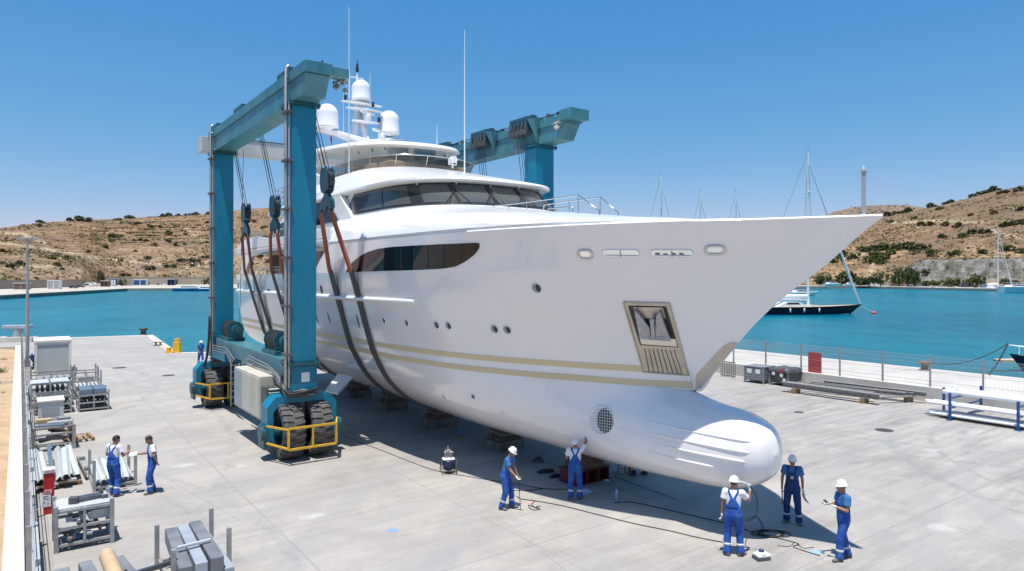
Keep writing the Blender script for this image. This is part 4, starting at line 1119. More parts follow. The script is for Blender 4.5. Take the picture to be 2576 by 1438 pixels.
for (tc,s1) in ((6.75,.50),(-5.40,-.05)):
    y=-tc; sg=1 if tc>0 else -1
    mb=MB()
    if tc>0: mb.box((s1-.62,y+.50,13.70),(s1-.12,y+1.15,14.02))
    else: mb.box((s1-.35,y-.62,13.72),(s1+.45,y+.50,14.20))
    mb.build('nose_box',M_TEALB,hoist,bevel=.02)
    mb=MB(); r3=random.Random(5); p=Vector((s1-.55,y+(.95 if tc>0 else -.55),13.72))
    for k in range(7):
        q=p+Vector((r3.uniform(-.15,.15),r3.uniform(-.25,.25),r3.uniform(-.42,.1))); mb.cbox(q,(r3.uniform(.08,.2),r3.uniform(.08,.22),r3.uniform(.06,.2)),rot=(r3.random(),r3.random(),r3.random()))
    mb.build('cable_chain',M_SCRAPC,hoist)
# rear cross beam
mb=MB(); mb.box((-15.2,-7.55,13.10),(-14.35,6.9,13.88)); cb=mb.build('cross_beam',M_BEAMW,hoist,bevel=.02)
mb=MB(); mb.bar((-14.34,-7,13.92),(-14.34,6.5,13.92),.04,.06,1); mb.build('cable_tray',M_MECH,cb)
# lower side beams
for (tc,sa,sb) in ((6.75,-13.0,-1.0),(-5.4,-14.0,-2.2)):
    y=-tc
    mb=MB(); mb.box((sa+.1,y-.42,2.86),(sb-1.0,y+.42,3.52)); lb=mb.build('side_beam',M_TEALB,hoist,bevel=.03)
    mb=MB(); mb.box((sa-1.0,y-.55,2.55),(sa+2.4,y+.35,3.0)); mb.build('beam_end',M_TEAL,lb,bevel=.02)
    mb=MB(); mb.box((sb-2.4,y-.30,2.60),(sb-1.02,y+.30,2.85)); mb.build('beam_end',M_TEAL,lb,bevel=.02)
    for s1 in (sa,sb):
        mb=MB(); mb.box((s1-.92,y-.47,2.42),(s1+.02,y+.47,3.39)); mb.build('column_foot',M_TEAL,lb,bevel=.02)
        mb=MB(); mb.lathe([(.62,2.26),(.62,2.32),(.52,2.33),(.52,2.41),(.60,2.42),(.60,2.47)],24,M=Matrix.Translation((s1-.45,y,0))); mb.build('slew_ring',M_MECH,lb)
mb=MB(); mb.cbox((-1.0+.025,-6.72,2.95),(.012,.30,.34)); mb.build('number_plate',M_WHITE2,hoist)
# bogies
def tyre_mesh():
    mb=MB(); w=.38
    prof=[(.52,-w*.80),(.70,-w*.98),(.86,-w),(.945,-w*.90),(.96,-w*.55),(.965,0),(.96,w*.55),(.945,w*.90),(.86,w),(.70,w*.98),(.52,w*.80)]
    n=44; rows=[]
    for (r,z) in prof: rows.append([(r*math.cos(2*math.pi*j/n),z,r*math.sin(2*math.pi*j/n)) for j in range(n)])
    mb.grid(rows,close=True)
    nl=24
    for k in range(nl):
        for sg in (-1,1):
            a=2*math.pi*(k+(.5 if sg>0 else 0))/nl
            # lug runs from the centre line out over the shoulder, slightly slanted
            P=[]
            for (r,y,da,wd) in ((.962,.03,.0,.085),(.962,.20,.03,.095),(.945,.345,.065,.11),(.84,.385,.075,.10)):
                for (dr,e) in ((-.02,-1),(-.02,1),(.045,1),(.045,-1)):
                    aa=a+da+e*wd/2; rr=r+dr*(1.0 if y<.34 else .8)
                    P.append((rr*math.cos(aa),sg*(y+(0.02 if dr>0 and y>.34 else 0)),rr*math.sin(aa)))
            fs=[]
            for i in range(3):
                for j in range(4):
                    f=(i*4+j,i*4+(j+1)%4,(i+1)*4+(j+1)%4,(i+1)*4+j); fs.append(f if sg<0 else f[::-1])
            fs+=[(0,1,2,3),(15,14,13,12)]
            mb.add(P,fs)
    return mb
def rim_mesh():
    mb=MB(); prof=[(.05,-.20),(.18,-.20),(.20,-.10),(.44,-.08),(.50,-.24),(.545,-.33),(.545,.33),(.50,.24),(.44,.08),(.20,.10),(.18,.20),(.05,.20)]
    n=28; rows=[[(r*math.cos(2*math.pi*j/n),z,r*math.sin(2*math.pi*j/n)) for j in range(n)] for r,z in prof]
    mb.grid(rows,close=True); return mb
tyre0=None
def bogie(s,t,guard=True,steer=0.0):
    global tyre0
    y=-t
    A=[(-1.28,.62),(-1.28,1.92),(-.98,2.27),(.98,2.27),(1.28,1.92),(1.28,.62),(1.06,.62),(1.06,1.72),(.80,2.0),(-.80,2.0),(-1.06,1.72),(-1.06,.62)]
    mb=MB(); mb.prism([(y+a,b) for a,b in A],s-.62,s+.16,'x'); fr=mb.build('wheel_bogie',M_TEAL,hoist,bevel=.025,recalc=True)
    for sg in (-1,1):
        mb=MB(); mb.box((s-.55,y+sg*1.281,.45),(s+.14,y+sg*1.40,1.25)); mb.cyl((s-.05,y+sg*1.28,1.0),(s-.05,y+sg*1.50,1.0),.26,n=16); mb.build('hub_cover',M_TEALD,fr,bevel=.02)
    mb=MB(); mb.cyl((s,y-1.2,1.0),(s,y+1.2,1.0),.16,n=12); mb.build('axle',M_TEALD,fr)
    mb=MB(); mb.box((s-.3,y-.10,1.2),(s+.1,y+.10,1.98)); mb.build('centre_web',M_MECH,fr)
    for dy in (-.52,.52):
        if tyre0 is None:
            r_=rim_mesh().build('wheel',M_TEALD,hoist); ty=tyre_mesh().build('tyre',M_RUBBER,r_,recalc=True); tyre0=r_
            r_.location=(s,y+dy,1.005)
        else:
            r_=copy_tree(tyre0,hoist); r_.location=(s,y+dy,1.005); r_.rotation_euler=(0,.1+dy+s,0)
    if guard:
        sg_=s+1.22; q0,q1=y-.86,y+.86; rr=.035
        for nm,P in (('guard_frame',[(sg_,q0,.57),(sg_,q0,1.30),(sg_,q1,1.30),(sg_,q1,.57),(sg_,q0,.57)]),):
            mb=MB()
            for a,b in zip(P,P[1:]): mb.bar(a,b,.07,.07)
            mb.bar((sg_,y,.57),(sg_,y,1.30),.06,.06)
            for q in (q0,q1):
                e=y+(-1.3 if q<y else 1.3)
                mb.bar((sg_,q,1.27),(s+.165,e,1.27),.06,.06); mb.bar((sg_,q,.60),(s+.165,e,.66),.06,.06)
            mb.build(nm,M_YEL,fr)
bogie(-1.42,6.72); bogie(-13.55,6.72); bogie(-2.65,-5.4,False); bogie(-14.45,-5.4,False)
# power pack cabinet
mb=MB(); mb.box((-6.45,-7.85,1.22),(-2.75,-7.05,2.84)); cab=mb.build('power_cabinet',M_CREAM,hoist,bevel=.02)
for i,(a,b) in enumerate(((-6.40,-5.30),(-5.25,-4.05),(-4.0,-2.8))):
    mb=MB(); mb.box((a,-7.875,1.30),(b,-7.853,2.76)); mb.box(((a+b)/2-.03,-7.90,1.95),((a+b)/2+.03,-7.877,2.10)); mb.build('cabinet_door',M_LOUVRE if i==0 else M_CREAM,cab,bevel=.008)
mb=MB(); mb.box((-2.748,-7.80,1.30),(-2.05,-6.15,2.50)); rad=mb.build('radiator',M_MECH,cab)
for k in range(9):
    mb=MB(); mb.cbox((-2.02,-6.98,1.40+.13*k),(.05,1.5,.05),rot=(0,.5,0)); mb.build('slat',M_CREAM,rad)
mb=MB()
for y in (-7.95,-7.62): mb.bar((-6.62,y,1.15),(-6.62,y,2.95),.04,.04)
for k in range(7): mb.bar((-6.62,-7.95,1.25+.27*k),(-6.62,-7.62,1.25+.27*k),.03,.03)
mb.build('ladder',M_PIPE,hoist)
# winches
for (s0,s1) in ((-12.4,-10.9),(-5.0,-3.5)):
    mb=MB(); mb.box((s0-.15,-7.1,3.525),(s1+.15,-6.3,3.68)); w_=mb.build('winch_base',M_TEALD,hoist,bevel=.015)
    mb=MB(); mb.cyl((s0+.1,-6.7,4.05),(s1-.1,-6.7,4.05),.30,n=20); mb.build('drum',M_WIRE,w_)
    for k in range(4):
        s=s0+.1+(s1-s0-.2)*k/3; mb=MB(); mb.cyl((s-.03,-6.7,4.05),(s+.03,-6.7,4.05),.39,n=22)
        mb.box((s-.025,-7.05,3.69),(s+.025,-6.35,4.0)); mb.build('drum_flange',M_TEALD if k in(0,3) else M_MECH,w_,bevel=.01)
    mb=MB(); mb.cyl((s1+.02,-6.7,4.05),(s1+.42,-6.7,4.05),.24,n=16); mb.cyl((s1+.42,-6.7,4.05),(s1+.6,-6.7,4.05),.15,n=12); mb.build('winch_motor',M_TEALD,w_)
# pipework
for s in (-1.0,-13.0):
    for dx,yy,r,top in ((-.18,-7.36,.055,14.25),(-.34,-7.34,.045,13.9),(-.02,-7.30,.03,13.0)):
        mb=MB(); mb.tube([(s+dx,yy,2.6),(s+dx,yy,top-.1),(s+dx-.05,yy+.1,top)],r,8); p=mb.build('column_pipe',M_PIPE,hoist)
    mb=MB()
    for z in np.arange(3.8,13,1.75): mb.box((s-.5,-7.44,z-.04),(s+.08,-7.203,z+.04))
    mb.build('pipe_clamp',M_MECH,hoist)
for k in range(5):
    mb=MB(); z=2.72+.11*k; y=-7.30-.03*(k%2)
    mb.tube([(-7.5+.3*k,y,z+.1),(-2.9-.2*k,y,z),(-2.2,y-.05,z-.05*k),(-1.4,y-.02,2.30+.04*k),(-.86,-7.1+.1*k,2.50)],.028,6); mb.build('hydraulic_line',M_PIPE,hoist)
for k in range(3):
    mb=MB(); z=3.0+.12*k
    mb.tube([(-13.8,-7.28,z-.1),(-10.2,-7.28,z),(-9.4+.3*k,-7.28,z-.4)],.03,6); mb.build('hydraulic_line',M_PIPE,hoist)
for k in range(3):
    mb=MB(); mb.tube([(-1.9,-7.33,3.0-.1*k),(-1.3,-7.5,2.6),(-.8,-7.35,2.30+.05*k),(-.72,-6.8,2.34+.06*k),(-.8,-6.3,2.55)],.032,6); mb.build('hose',M_HOSE,hoist)
mb=MB(); mb.tube([(-13.2,-7.4,4.6),(-12.9,-7.5,3.5),(-13.1,-7.55,2.6),(-13.4,-7.6,2.1)],.06,8); mb.build('hose',M_HOSE,hoist)
mb=MB(); mb.tube([(-11.6,-6.35,4.3),(-11.9,-6.1,12.95)],.013,5); mb.build('hoist_rope',M_WIRE,hoist)

# trolleys, ropes, hook blocks and slings ------------------------------------
def trolley(s,t,side):
    y=-t; inn=y+side*.52      # inner face of the girder
    mb=MB(); mb.box((s-.75,inn-.02 if side>0 else inn-.30,13.55),(s+.75,inn+.30 if side>0 else inn+.02,14.15)); mb.box((s-.75,inn-side*.9,14.17),(s+.75,inn+side*.28,14.34))
    tr=mb.build('trolley',M_TEALD,hoist,bevel=.03)
    r4=random.Random(int(s*10)); 
    for k in range(5):
        x=s-.6+.3*k
        mb=MB(); mb.cyl((x,inn+side*.05,13.62),(x,inn+side*.36,13.62),.16,n=12); mb.build('sheave',M_MECH,tr)
        mb=MB(); mb.cbox((x+.1,inn+side*.33,13.9),(.12,.06,.36),rot=(0,r4.uniform(-.4,.4),0)); mb.build('side_lug',M_MECH,tr)
        mb=MB(); mb.cbox((x,inn-side*.2,14.38),(.16,.3,.12),rot=(0,0,r4.uniform(-.5,.5))); mb.build('top_lug',M_MECH,tr)
    if side<0:
        mb=MB(); mb.add([(s+.78,inn-.02,14.2),(s+1.35,inn-.02,14.12),(s+1.2,inn-.04,13.05),(s+.78,inn-.34,14.2),(s+1.3,inn-.3,14.12)],[(0,1,2),(3,2,4),(0,3,4,1),(0,2,3),(1,4,2)]); mb.build('guard_plate',M_TEALB,tr)
def hook_block(s,t,z,side,tz,ts):
    """sheave block with heart-shaped cheeks above a spreader yoke; z is the sheave centre"""
    y=-t
    k_=1.35; heart=[(a*k_,b*k_) for a,b in ((-.30,-.05),(-.27,.28),(-.14,.40),(0,.30),(.14,.40),(.27,.28),(.30,-.05),(.22,-.28),(.10,-.36),(-.10,-.36),(-.22,-.28))]
    mb=MB()
    for yy in (-.16,.10): mb.prism([(s+a,z+b) for a,b in heart],y+yy,y+yy+.06,'y')
    hk=mb.build('hook_block',M_TEALD,hoist,bevel=.012)
    for dx in (-.17,.17):
        mb=MB(); mb.cyl((s+dx,y-.095,z+.05),(s+dx,y+.095,z+.05),.16 if dx<0 else .32,n=20); mb.build('sheave',M_BLACK,hk)
    mb=MB(); mb.cyl((s,y,z-.55),(s,y,z-.32),.08,n=10); mb.prism([(s-.15,z-.46),(s+.15,z-.46),(s+.26,z-.62),(s+.54,z-.78),(s+.62,z-1.08),(s+.42,z-1.10),(s+.15,z-1.0),(s-.15,z-1.0),(s-.42,z-1.10),(s-.62,z-1.08),(s-.54,z-.78),(s-.26,z-.62)],y-.08,y+.08,'y')
    mb.build('yoke',M_TEALD,hk,bevel=.012)
    mb=MB(); mb.cyl((s,y,z-1.14),(s,y,z-.98),.07,n=8); mb.ball((s,y,z-1.16),.08,8); mb.build('swivel',M_MECH,hk)
    for e in (-1,1):
        mb=MB(); ringtube(mb,Vector((s+e*.54,y,z-1.13)),Vector((0,1,0)),.08,.11,.035); mb.build('shackle',M_MECH,hk)
    for k in range(4):
        mb=MB(); x=s-.27+.18*k; mb.tube([(x,y+(.03 if k%2 else -.03),z+.2),(ts-.30+.20*k,-tz,13.5)],.014,6); mb.build('hoist_rope',M_WIRE,hk)
def sling_path(s,hs,hz_,ht):
    a_,b_,c_=sec_pts(s); pts=[(p[0],p[1]) for p in list(a_)+list(b_[1:])+(list(c_) if s>-5 else [])]
    full=[(t,z) for t,z in pts]+[(-t,z) for t,z in pts]+[(ht,hz_),(-ht,hz_)]
    P=sorted(set((round(a,4),round(b,4)) for a,b in full))
    lo=[]
    for p in P:
        while len(lo)>=2 and (lo[-1][0]-lo[-2][0])*(p[1]-lo[-2][1])-(lo[-1][1]-lo[-2][1])*(p[0]-lo[-2][0])<=0: lo.pop()
        lo.append(p)
    return lo
def SEC_AT(s):
    a,b,c=sec_pts(s); return list(a)+list(b[1:])
def sling(s_h,s_y,z_y,t_y,width):
    lo=sling_path(s_h,s_y,z_y,t_y)
    # densify and push outwards a little
    P=[]
    for (a,b),(c,d) in zip(lo,lo[1:]):
        m=max(1,int(math.hypot(c-a,d-b)/.15))
        for k in range(m): P.append((a+(c-a)*k/m,b+(d-b)*k/m))
    P.append(lo[-1])
    Zs=6.95
    def pos(t,z,o):
        f=max(0,min(1,(z-Zs)/(z_y-Zs))); return s_h+(s_y-s_h)*f
    for part,cond,m,w_,th in (('sling_webbing',lambda z:z<=Zs+.02,M_SLING,width,.035),('sling_leg',lambda z:z>=Zs-.3,M_SLINGR,width*.62,.075)):
        runs=[];cur=[]
        for i,(t,z) in enumerate(P):
            if cond(z): cur.append(i)
            elif cur: runs.append(cur);cur=[]
        if cur: runs.append(cur)
        for run in runs:
            if len(run)<2: continue
            mb=MB(); rows=[]
            for i in run:
                a=P[max(i-1,0)];b=P[min(i+1,len(P)-1)]; d=np.array((b[0]-a[0],b[1]-a[1])); d/=max(1e-6,np.linalg.norm(d)); nrm=np.array((d[1],-d[0]))
                t,z=P[i]; s=pos(t,z,0); r=[]
                for (e,o) in ((-1,.02),(-1,.03+th),(1,.03+th),(1,.02)):
                    q=np.array((t,z))+nrm*o; r.append((s+e*w_/2,-q[0],q[1]))
                rows.append(r)
            mb.grid(rows,close=True,smooth=False); mb.add(rows[0],[(0,1,2,3)]); mb.add(rows[-1],[(3,2,1,0)])
            o=mb.build(part,m,hoist)
            fix(o,40,.0001)
# stations: hook s, trolley s, sheave height, sling s on the hull (two legs)
HOOKS=[(-2.25,-2.3,10.35,(-3.45,-1.35)),(-8.98,-8.9,9.88,(-11.1,-9.3)),(-14.05,-13.6,9.95,(-16.2,-14.7))]
for (s,ts,z,legs) in HOOKS:
    hook_block(s,5.42,z,1,6.15,ts)
    for e,sh in zip((-1,1),legs): sling(sh,s+e*.54,z-1.22,5.42,.42)
    trolley(ts,6.75,1)
for (s,ts,z) in ((-3.3,-3.3,10.2),(-6.9,-6.9,10.2),(-11.4,-11.4,10.2)):
    trolley(ts,-5.4,-1)
    hook_block(s,-5.25,z-.6,-1,-4.75,ts)
# ================================================================ YARD OBJECTS
M_GALV=mat('galvanised_steel',(.42,.42,.41),.5,.35,col2=(.30,.295,.285),scale=5)
M_GALV2=mat('worn_steel',(.36,.355,.34),.55,.3,col2=(.24,.21,.18),scale=6,lo=.45,hi=.68)
M_DKST=mat('dark_steel',(.085,.095,.11),.4,.5,col2=(.14,.145,.15),scale=5)
M_BLUEST=mat('blue_grey_steel',(.20,.27,.34),.4,.4,col2=(.15,.19,.24),scale=4)
M_LTST=mat('light_profile',(.60,.61,.60),.45,.15,col2=(.48,.50,.50),scale=3)
M_GREENG=mat('pale_profile',(.52,.58,.57),.45,.1,col2=(.62,.64,.62),scale=3)
M_BOXB=mat('grey_box_beam',(.17,.175,.185),.5,.2,col2=(.25,.26,.275),scale=2)
M_BOXL=mat('pale_box_beam',(.40,.43,.48),.45,.15,col2=(.30,.33,.38),scale=2)
M_WOOD=mat('raw_timber',(.34,.22,.115),.85,col2=(.24,.15,.08),scale=4,stretch=(.3,3,3))
M_OLDW=mat('old_timber',(.17,.115,.08),.9,col2=(.095,.065,.05),scale=4,stretch=(.4,2,3))
M_BLK=mat('block_concrete',(.22,.20,.175),.9,col2=(.10,.09,.08),scale=3)
M_REDST=mat('red_steel',(.16,.022,.022),.55,col2=(.09,.018,.02),scale=5)
M_REDP=mat('red_paint',(.52,.018,.02),.4)
M_PAPER=mat('white_paper',(.75,.75,.74),.7)
M_CABIN=mat('cabin_panel',(.58,.59,.57),.5,col2=(.52,.53,.51),scale=1)
M_CABINT=mat('cabin_top',(.74,.71,.65),.6,col2=(.62,.59,.53),scale=1)
M_BLUEP=mat('blue_paint',(.012,.085,.27),.4,col2=(.01,.06,.2),scale=6)
M_PVC=mat('white_pipe',(.68,.70,.74),.3)
M_BIN=mat('grey_bin',(.24,.25,.265),.5,col2=(.19,.20,.21),scale=4)
M_TARP=mat('black_film',(.06,.06,.065),.35,col2=(.12,.12,.125),scale=5)
M_CARD=mat('cardboard',(.55,.40,.24),.8,col2=(.48,.34,.20),scale=3)
M_IRON=mat('cast_iron',(.06,.055,.05),.6,.4,col2=(.11,.10,.09),scale=9)
M_YB=mat('yellow_bollard',(.75,.42,.01),.5)
M_MESH=mat('fence_wire',(.52,.52,.50),.5,.3)
M_SCRAP=mat('scrap_metal',(.20,.19,.18),.5,.3,col2=(.36,.34,.31),scale=8)

def place(name,s,t,label,cat,rz=0.0,group=None,z=0.0):
    p=yard(s,t,z); return empty(name,p,YAW+rz,label,cat,group)
def solo(mb,name,m,s,t,label,cat,rz=0.0,group=None,z=0.0,bevel=0.0,**k):
    o=mb.build(name,m,None,bevel=bevel,**k); p=yard(s,t,z); o.location=p; o.rotation_euler=(0,0,YAW+rz); return tag(o,label,cat,group)
def bx(lo,hi): mb=MB(); mb.box(lo,hi); return mb

# ---- site cabin
c=place('site_cabin',-32.6,13.3,'tall white site cabin with ribbed front panel beside the lamp post','cabin')
mb=MB(); mb.box((-3.0,-1.02,.1),(0,1.02,2.12)); mb.build('body',M_CABIN,c)
for k in range(34):
    pass
mb=MB()
for k in range(30): y=-.82+1.64*k/29; mb.box((.0,y-.018,.22),(.022,y+.018,1.72))
mb.build('ribbed_panel',M_CABIN,c)
mb=MB(); mb.box((.002,-.86,1.74),(.015,.86,1.93)); mb.build('header_panel',M_GREY,c)
for y in (-1.03,.89):
    mb=MB(); mb.box((-.10,y,.0),(.06,y+.14,2.14)); mb.build('corner_post',M_CABINT,c,bevel=.01)
mb=MB(); mb.box((-3.1,-1.08,2.12),(.08,1.08,2.28)); mb.build('roof',M_CABINT,c,bevel=.02)
mb=MB(); mb.box((-3.05,-1.05,0),(.05,1.05,.099)); mb.build('base_frame',M_GALV,c)

# ---- stillages
def stillage(s,t,w,d,h,label,shelves=(.12,.5),mid=True,m=None,tall=0.0,name='stillage',backrail=True,post=.07):
    """steel post pallet; origin at the middle of its front edge"""
    m=m or M_GALV; r=place(name,s,t,label,'stillage')
    for x in (0,-d):
        for y in (-w/2,w/2):
            mb=MB(); mb.box((x-post/2,y-post/2,0),(x+post/2,y+post/2,h+tall)); mb.build('post',m,r,bevel=.006)
    for z in shelves:
        mb=MB()
        for x in (0,-d): mb.bar((x,-w/2+post/2+.002,z),(x,w/2-post/2-.002,z),.055,.07)
        for y in (-w/2,w/2): mb.bar((-post/2-.002,y,z),(-d+post/2+.002,y,z),.055,.07)
        mb.build('rail',m,r,bevel=.005)
    if mid:
        for x in (0,-d):
            mb=MB(); mb.box((x-.03,-.03,shelves[0]+.037),(x+.03,.03,shelves[-1]-.037)); mb.build('centre_post',m,r)
    return r
def profile(kind,L_,w,h):
    mb=MB()
    if kind=='box': mb.box((-L_,-w/2,0),(0,w/2,h))
    elif kind=='chan':
        mb.prism([(-w/2,0),(w/2,0),(w/2,h),(w/2-.015,h),(w/2-.015,.015),(-w/2+.015,.015),(-w/2+.015,h),(-w/2,h)],-L_,0,'x')
    elif kind=='roof':
        mb.prism([(-w/2,0),(-w/2,.012),(-.01,h),(.01,h),(w/2,.012),(w/2,0),(.02,h-.03),(-.02,h-.03)],-L_,0,'x')
    elif kind=='half':
        n=8; o=[(w/2*math.cos(math.pi*k/n),h*math.sin(math.pi*k/n)) for k in range(n+1)]; i=[(.85*a,.85*b) for a,b in o[::-1]]
        mb.prism(o+i,-L_,0,'x')
    return mb
def beams(n,s,t,z,kind,L_,w,h,m,label,group,spread,rows=1,cat='profile',rz=0.0,name='steel_profile',dz=None,pitch=0.0,jit=.06,rs=1):
    """n lengths side by side (t spread), stacked in rows"""
    r5=random.Random(rs); first=None
    for j in range(rows):
        for k in range(n):
            if first is None: o=profile(kind,L_,w,h).build(name,m,None,bevel=.004); first=o; KIDS.setdefault(o.name,[])
            else: o=first.copy(); COL.objects.link(o)
            tt=t+spread/2-spread*(k+.5)/n
            p=yard(s+r5.uniform(-jit,jit),tt,z+j*(dz or h*1.15)); o.location=p; o.rotation_euler=(r5.uniform(-.05,.05),pitch,YAW+rz+r5.uniform(-.012,.012))
            tag(o,label,cat,group)
    return first
B_=stillage(-15.7,12.2,1.25,1.5,1.02,'grey stillage of dark profiles with blue-grey box beams on top',(.12,.42,.78))
beams(6,-15.75,12.2,.16,'half',1.4,.17,.13,M_DKST,'dark half-round profile in the stillage with blue-grey beams on top','dark profiles in the right hand stillage',1.1,2,dz=.125)
beams(6,-15.75,12.2,.46,'half',1.4,.17,.13,M_DKST,'dark half-round profile in the stillage with blue-grey beams on top','dark profiles in the right hand stillage',1.1,2,dz=.145)
beams(2,-15.72,12.2,.82,'box',1.55,.53,.24,M_BLUEST,'blue-grey box beam on top of the stillage of dark profiles','blue-grey beams on the stillage',1.12,1,cat='beam',name='box_beam')
C_=stillage(-15.9,13.85,1.45,1.5,.92,'grey stillage of dark profiles beside the small grey cabinet',(.12,.45,.85))
beams(7,-15.95,13.85,.16,'half',1.4,.17,.13,M_DKST,'dark half-round profile in the stillage near the small grey cabinet','dark profiles in the left hand stillage',1.3,2,dz=.135)
beams(7,-15.95,13.85,.50,'half',1.4,.17,.13,M_DKST,'dark half-round profile in the stillage near the small grey cabinet','dark profiles in the left hand stillage',1.3,2,dz=.145)
R3=stillage(-18.0,13.9,1.6,1.5,1.25,'pale stillage with flat grey sheets across its top',(.2,.7,1.2),m=M_LTST)
solo(bx((-1.5,-.8,0),(0,-.05,.04)),'steel_sheet',M_LTST,-17.95,13.9,'left one of two pale sheets on top of a stillage','sheet',z=1.24)
solo(bx((-1.5,.02,0),(0,.80,.05)),'steel_sheet',M_LTST,-17.95,13.9,'right one of two pale sheets on top of a stillage','sheet',z=1.24)
beams(6,-18.05,13.9,.75,'box',1.3,.12,.12,M_DKST,'dark square bar on the middle rail of the sheet covered stillage','square bars under the sheets',1.3,2,dz=.14)
D_=stillage(-19.9,12.2,1.3,1.5,1.15,'grey stillage of mixed rods behind the blue-grey beams',(.12,.5,.95),tall=.35)
beams(5,-19.95,12.2,.16,'chan',1.4,.16,.12,M_GALV2,'grey channel in the stillage of mixed rods','channels in the mixed stillage',1.1,2,dz=.16)
beams(6,-19.95,12.2,.55,'chan',1.5,.14,.1,M_LTST,'pale channel laid on the middle rail of the mixed rod stillage','pale channels in the mixed stillage',1.1,2,dz=.13)
E_=stillage(-22.4,13.7,1.9,1.4,1.25,'empty looking grey stillage with tall posts in front of the white cabin',(.2,.75,1.15),tall=.25,m=M_GALV)
beams(5,-22.45,13.6,.79,'chan',1.4,.3,.1,M_GALV,'grey channel on the stillage in front of the white cabin','channels in front of the cabin',1.6,2,dz=.12)
G2=stillage(-24.6,11.9,1.1,1.2,.95,'small grey stillage behind the others right of the cabin',(.15,.85),tall=.3)
solo(bx((-.8,-.4,0),(0,.4,.38)),'crate',M_GALV2,-24.8,11.9,'grey steel crate inside the small stillage right of the cabin','crate',z=.19)
# ---- small grey cabinet
c=place('electric_cabinet',-12.2,14.05,'low grey electric cabinet with a pale top and dark grille','cabinet')
mb=MB(); mb.box((-1.1,-.46,0),(0,.46,1.16)); mb.build('body',M_CABIN,c,bevel=.015)
mb=MB(); mb.box((-1.14,-.5,1.162),(.04,.5,1.24)); mb.build('top',M_CABINT,c,bevel=.015)
mb=MB(); mb.box((.002,-.33,.62),(.02,.28,.93)); mb.build('grille',M_GREY,c)
# ---- table frame with clutter
G_=stillage(-7.6,14.1,1.28,1.3,.92,'dark worn steel work table with clutter on and under it',(.22,.62,.88),m=M_GALV2,mid=False,name='work_table',post=.11)
G_['category']='table'
for k,(dx,dy,L_,w,h,mm,lb) in enumerate([(-.1,-.15,.95,.14,.06,M_BLUEST,'blue-grey bar across the front of the work table'),(-.5,.2,.8,.2,.10,M_LTST,'pale channel lying at the middle of the work table'),(-.95,-.3,.5,.3,.16,M_CARD,'tan cardboard piece at the back of the work table'),(-.9,.35,.4,.34,.18,M_GALV2,'grey metal lump at the back corner of the work table')]):
    solo(bx((-w/2,-L_/2,0),(w/2,L_/2,h)),'metal_offcut',mm,-7.6+dx,14.1-dy,lb,'offcut',z=.92,rz=.1*k-.15,bevel=.01)
r6=random.Random(4)
for k in range(7):
    mb=MB(); L_=r6.uniform(.5,.95); mb.cbox((0,0,0),(r6.uniform(.1,.2),L_,r6.uniform(.05,.1)),rot=(r6.uniform(-.2,.2),r6.uniform(-.3,.3),0))
    solo(mb,'metal_offcut',r6.choice([M_SCRAP,M_LTST,M_DKST,M_OLDW]),-7.75-.8*r6.random(),14.1+r6.uniform(-.25,.25),'metal offcut in the jumble under the worn work table','offcut',rz=r6.uniform(-.5,.5),z=.32+.055*k,group='offcuts under the work table')
# ---- timber pallet leaning frame
def pallet(s,t,label,rz=0,z=0,w=1.0,d=1.2,m=None,name='pallet'):
    r=place(name,s,t,label,'pallet',rz,z=z); m=m or M_WOOD
    mb=MB()
    for k in range(5): y=-w/2+.05+(w-.1)*k/4; mb.box((-d/2,y-.05,.118),(d/2,y+.05,.14))
    mb.build('deck_boards',m,r,bevel=.003)
    mb=MB()
    for x in (-d/2+.06,0,d/2-.06): mb.box((x-.05,-w/2,.10),(x+.05,w/2,.117))
    for x in (-d/2+.06,0,d/2-.06):
        for y in (-w/2+.06,0,w/2-.06): mb.box((x-.05,y-.05,.022),(x+.05,y+.05,.098))
    for y in (-w/2+.06,0,w/2-.06): mb.box((-d/2,y-.05,0),(d/2,y+.05,.02))
    mb.build('bearers',m,r); return r
pallet(-9.1,13.25,'raw timber pallet beside the worn work table',rz=.1)
wf=place('timber_trestle',-9.1,13.35,'upright orange timber trestle standing on the pallet','trestle',z=.142)
mb=MB(); mb.bar((-.5,-.2,0),(-.42,-.2,.62),.07,.07); mb.bar((.42,-.2,0),(.5,-.16,.55),.07,.07); mb.bar((-.5,-.2,.58),(.5,-.16,.52),.07,.06); mb.bar((-.45,-.2,.1),(.45,-.18,.4),.05,.05); mb.build('studs',M_WOOD,wf)
# ---- pallet of long pale profiles
pallet(-2.6,14.2,'low pallet carrying long pale profiles, nearer the red post',w=1.3,d=1.2)
pallet(-4.9,14.2,'low pallet carrying long pale profiles, farther from the red post',w=1.3,d=1.2)
kinds=[('half',.17,.10,M_LTST),('roof',.22,.13,M_GREENG),('half',.19,.12,M_LTST),('box',.12,.14,M_BLUEST),('roof',.22,.14,M_LTST),('half',.24,.16,M_GREENG),('roof',.18,.12,M_LTST),('chan',.16,.10,M_GREENG)]
for k,(kd,w_,h_,m_) in enumerate(kinds):
    o=profile(kd,3.6+.3*math.sin(k*2.1),w_,h_).build('steel_profile',m_,None,bevel=.004)
    t_=14.78-.158*k; o.location=yard(-1.95+.25*math.sin(k*1.7),t_,.26+.05*(k%2)); o.rotation_euler=(.1*math.sin(k*3),.045,YAW+.03*math.sin(k))
    tag(o,'long pale folded profile lying on the pallets behind the red post' if m_ is not M_BLUEST else 'long blue-grey bar among the pale profiles behind the red post','profile','pale profiles on the pallets' if m_ is not M_BLUEST else None)
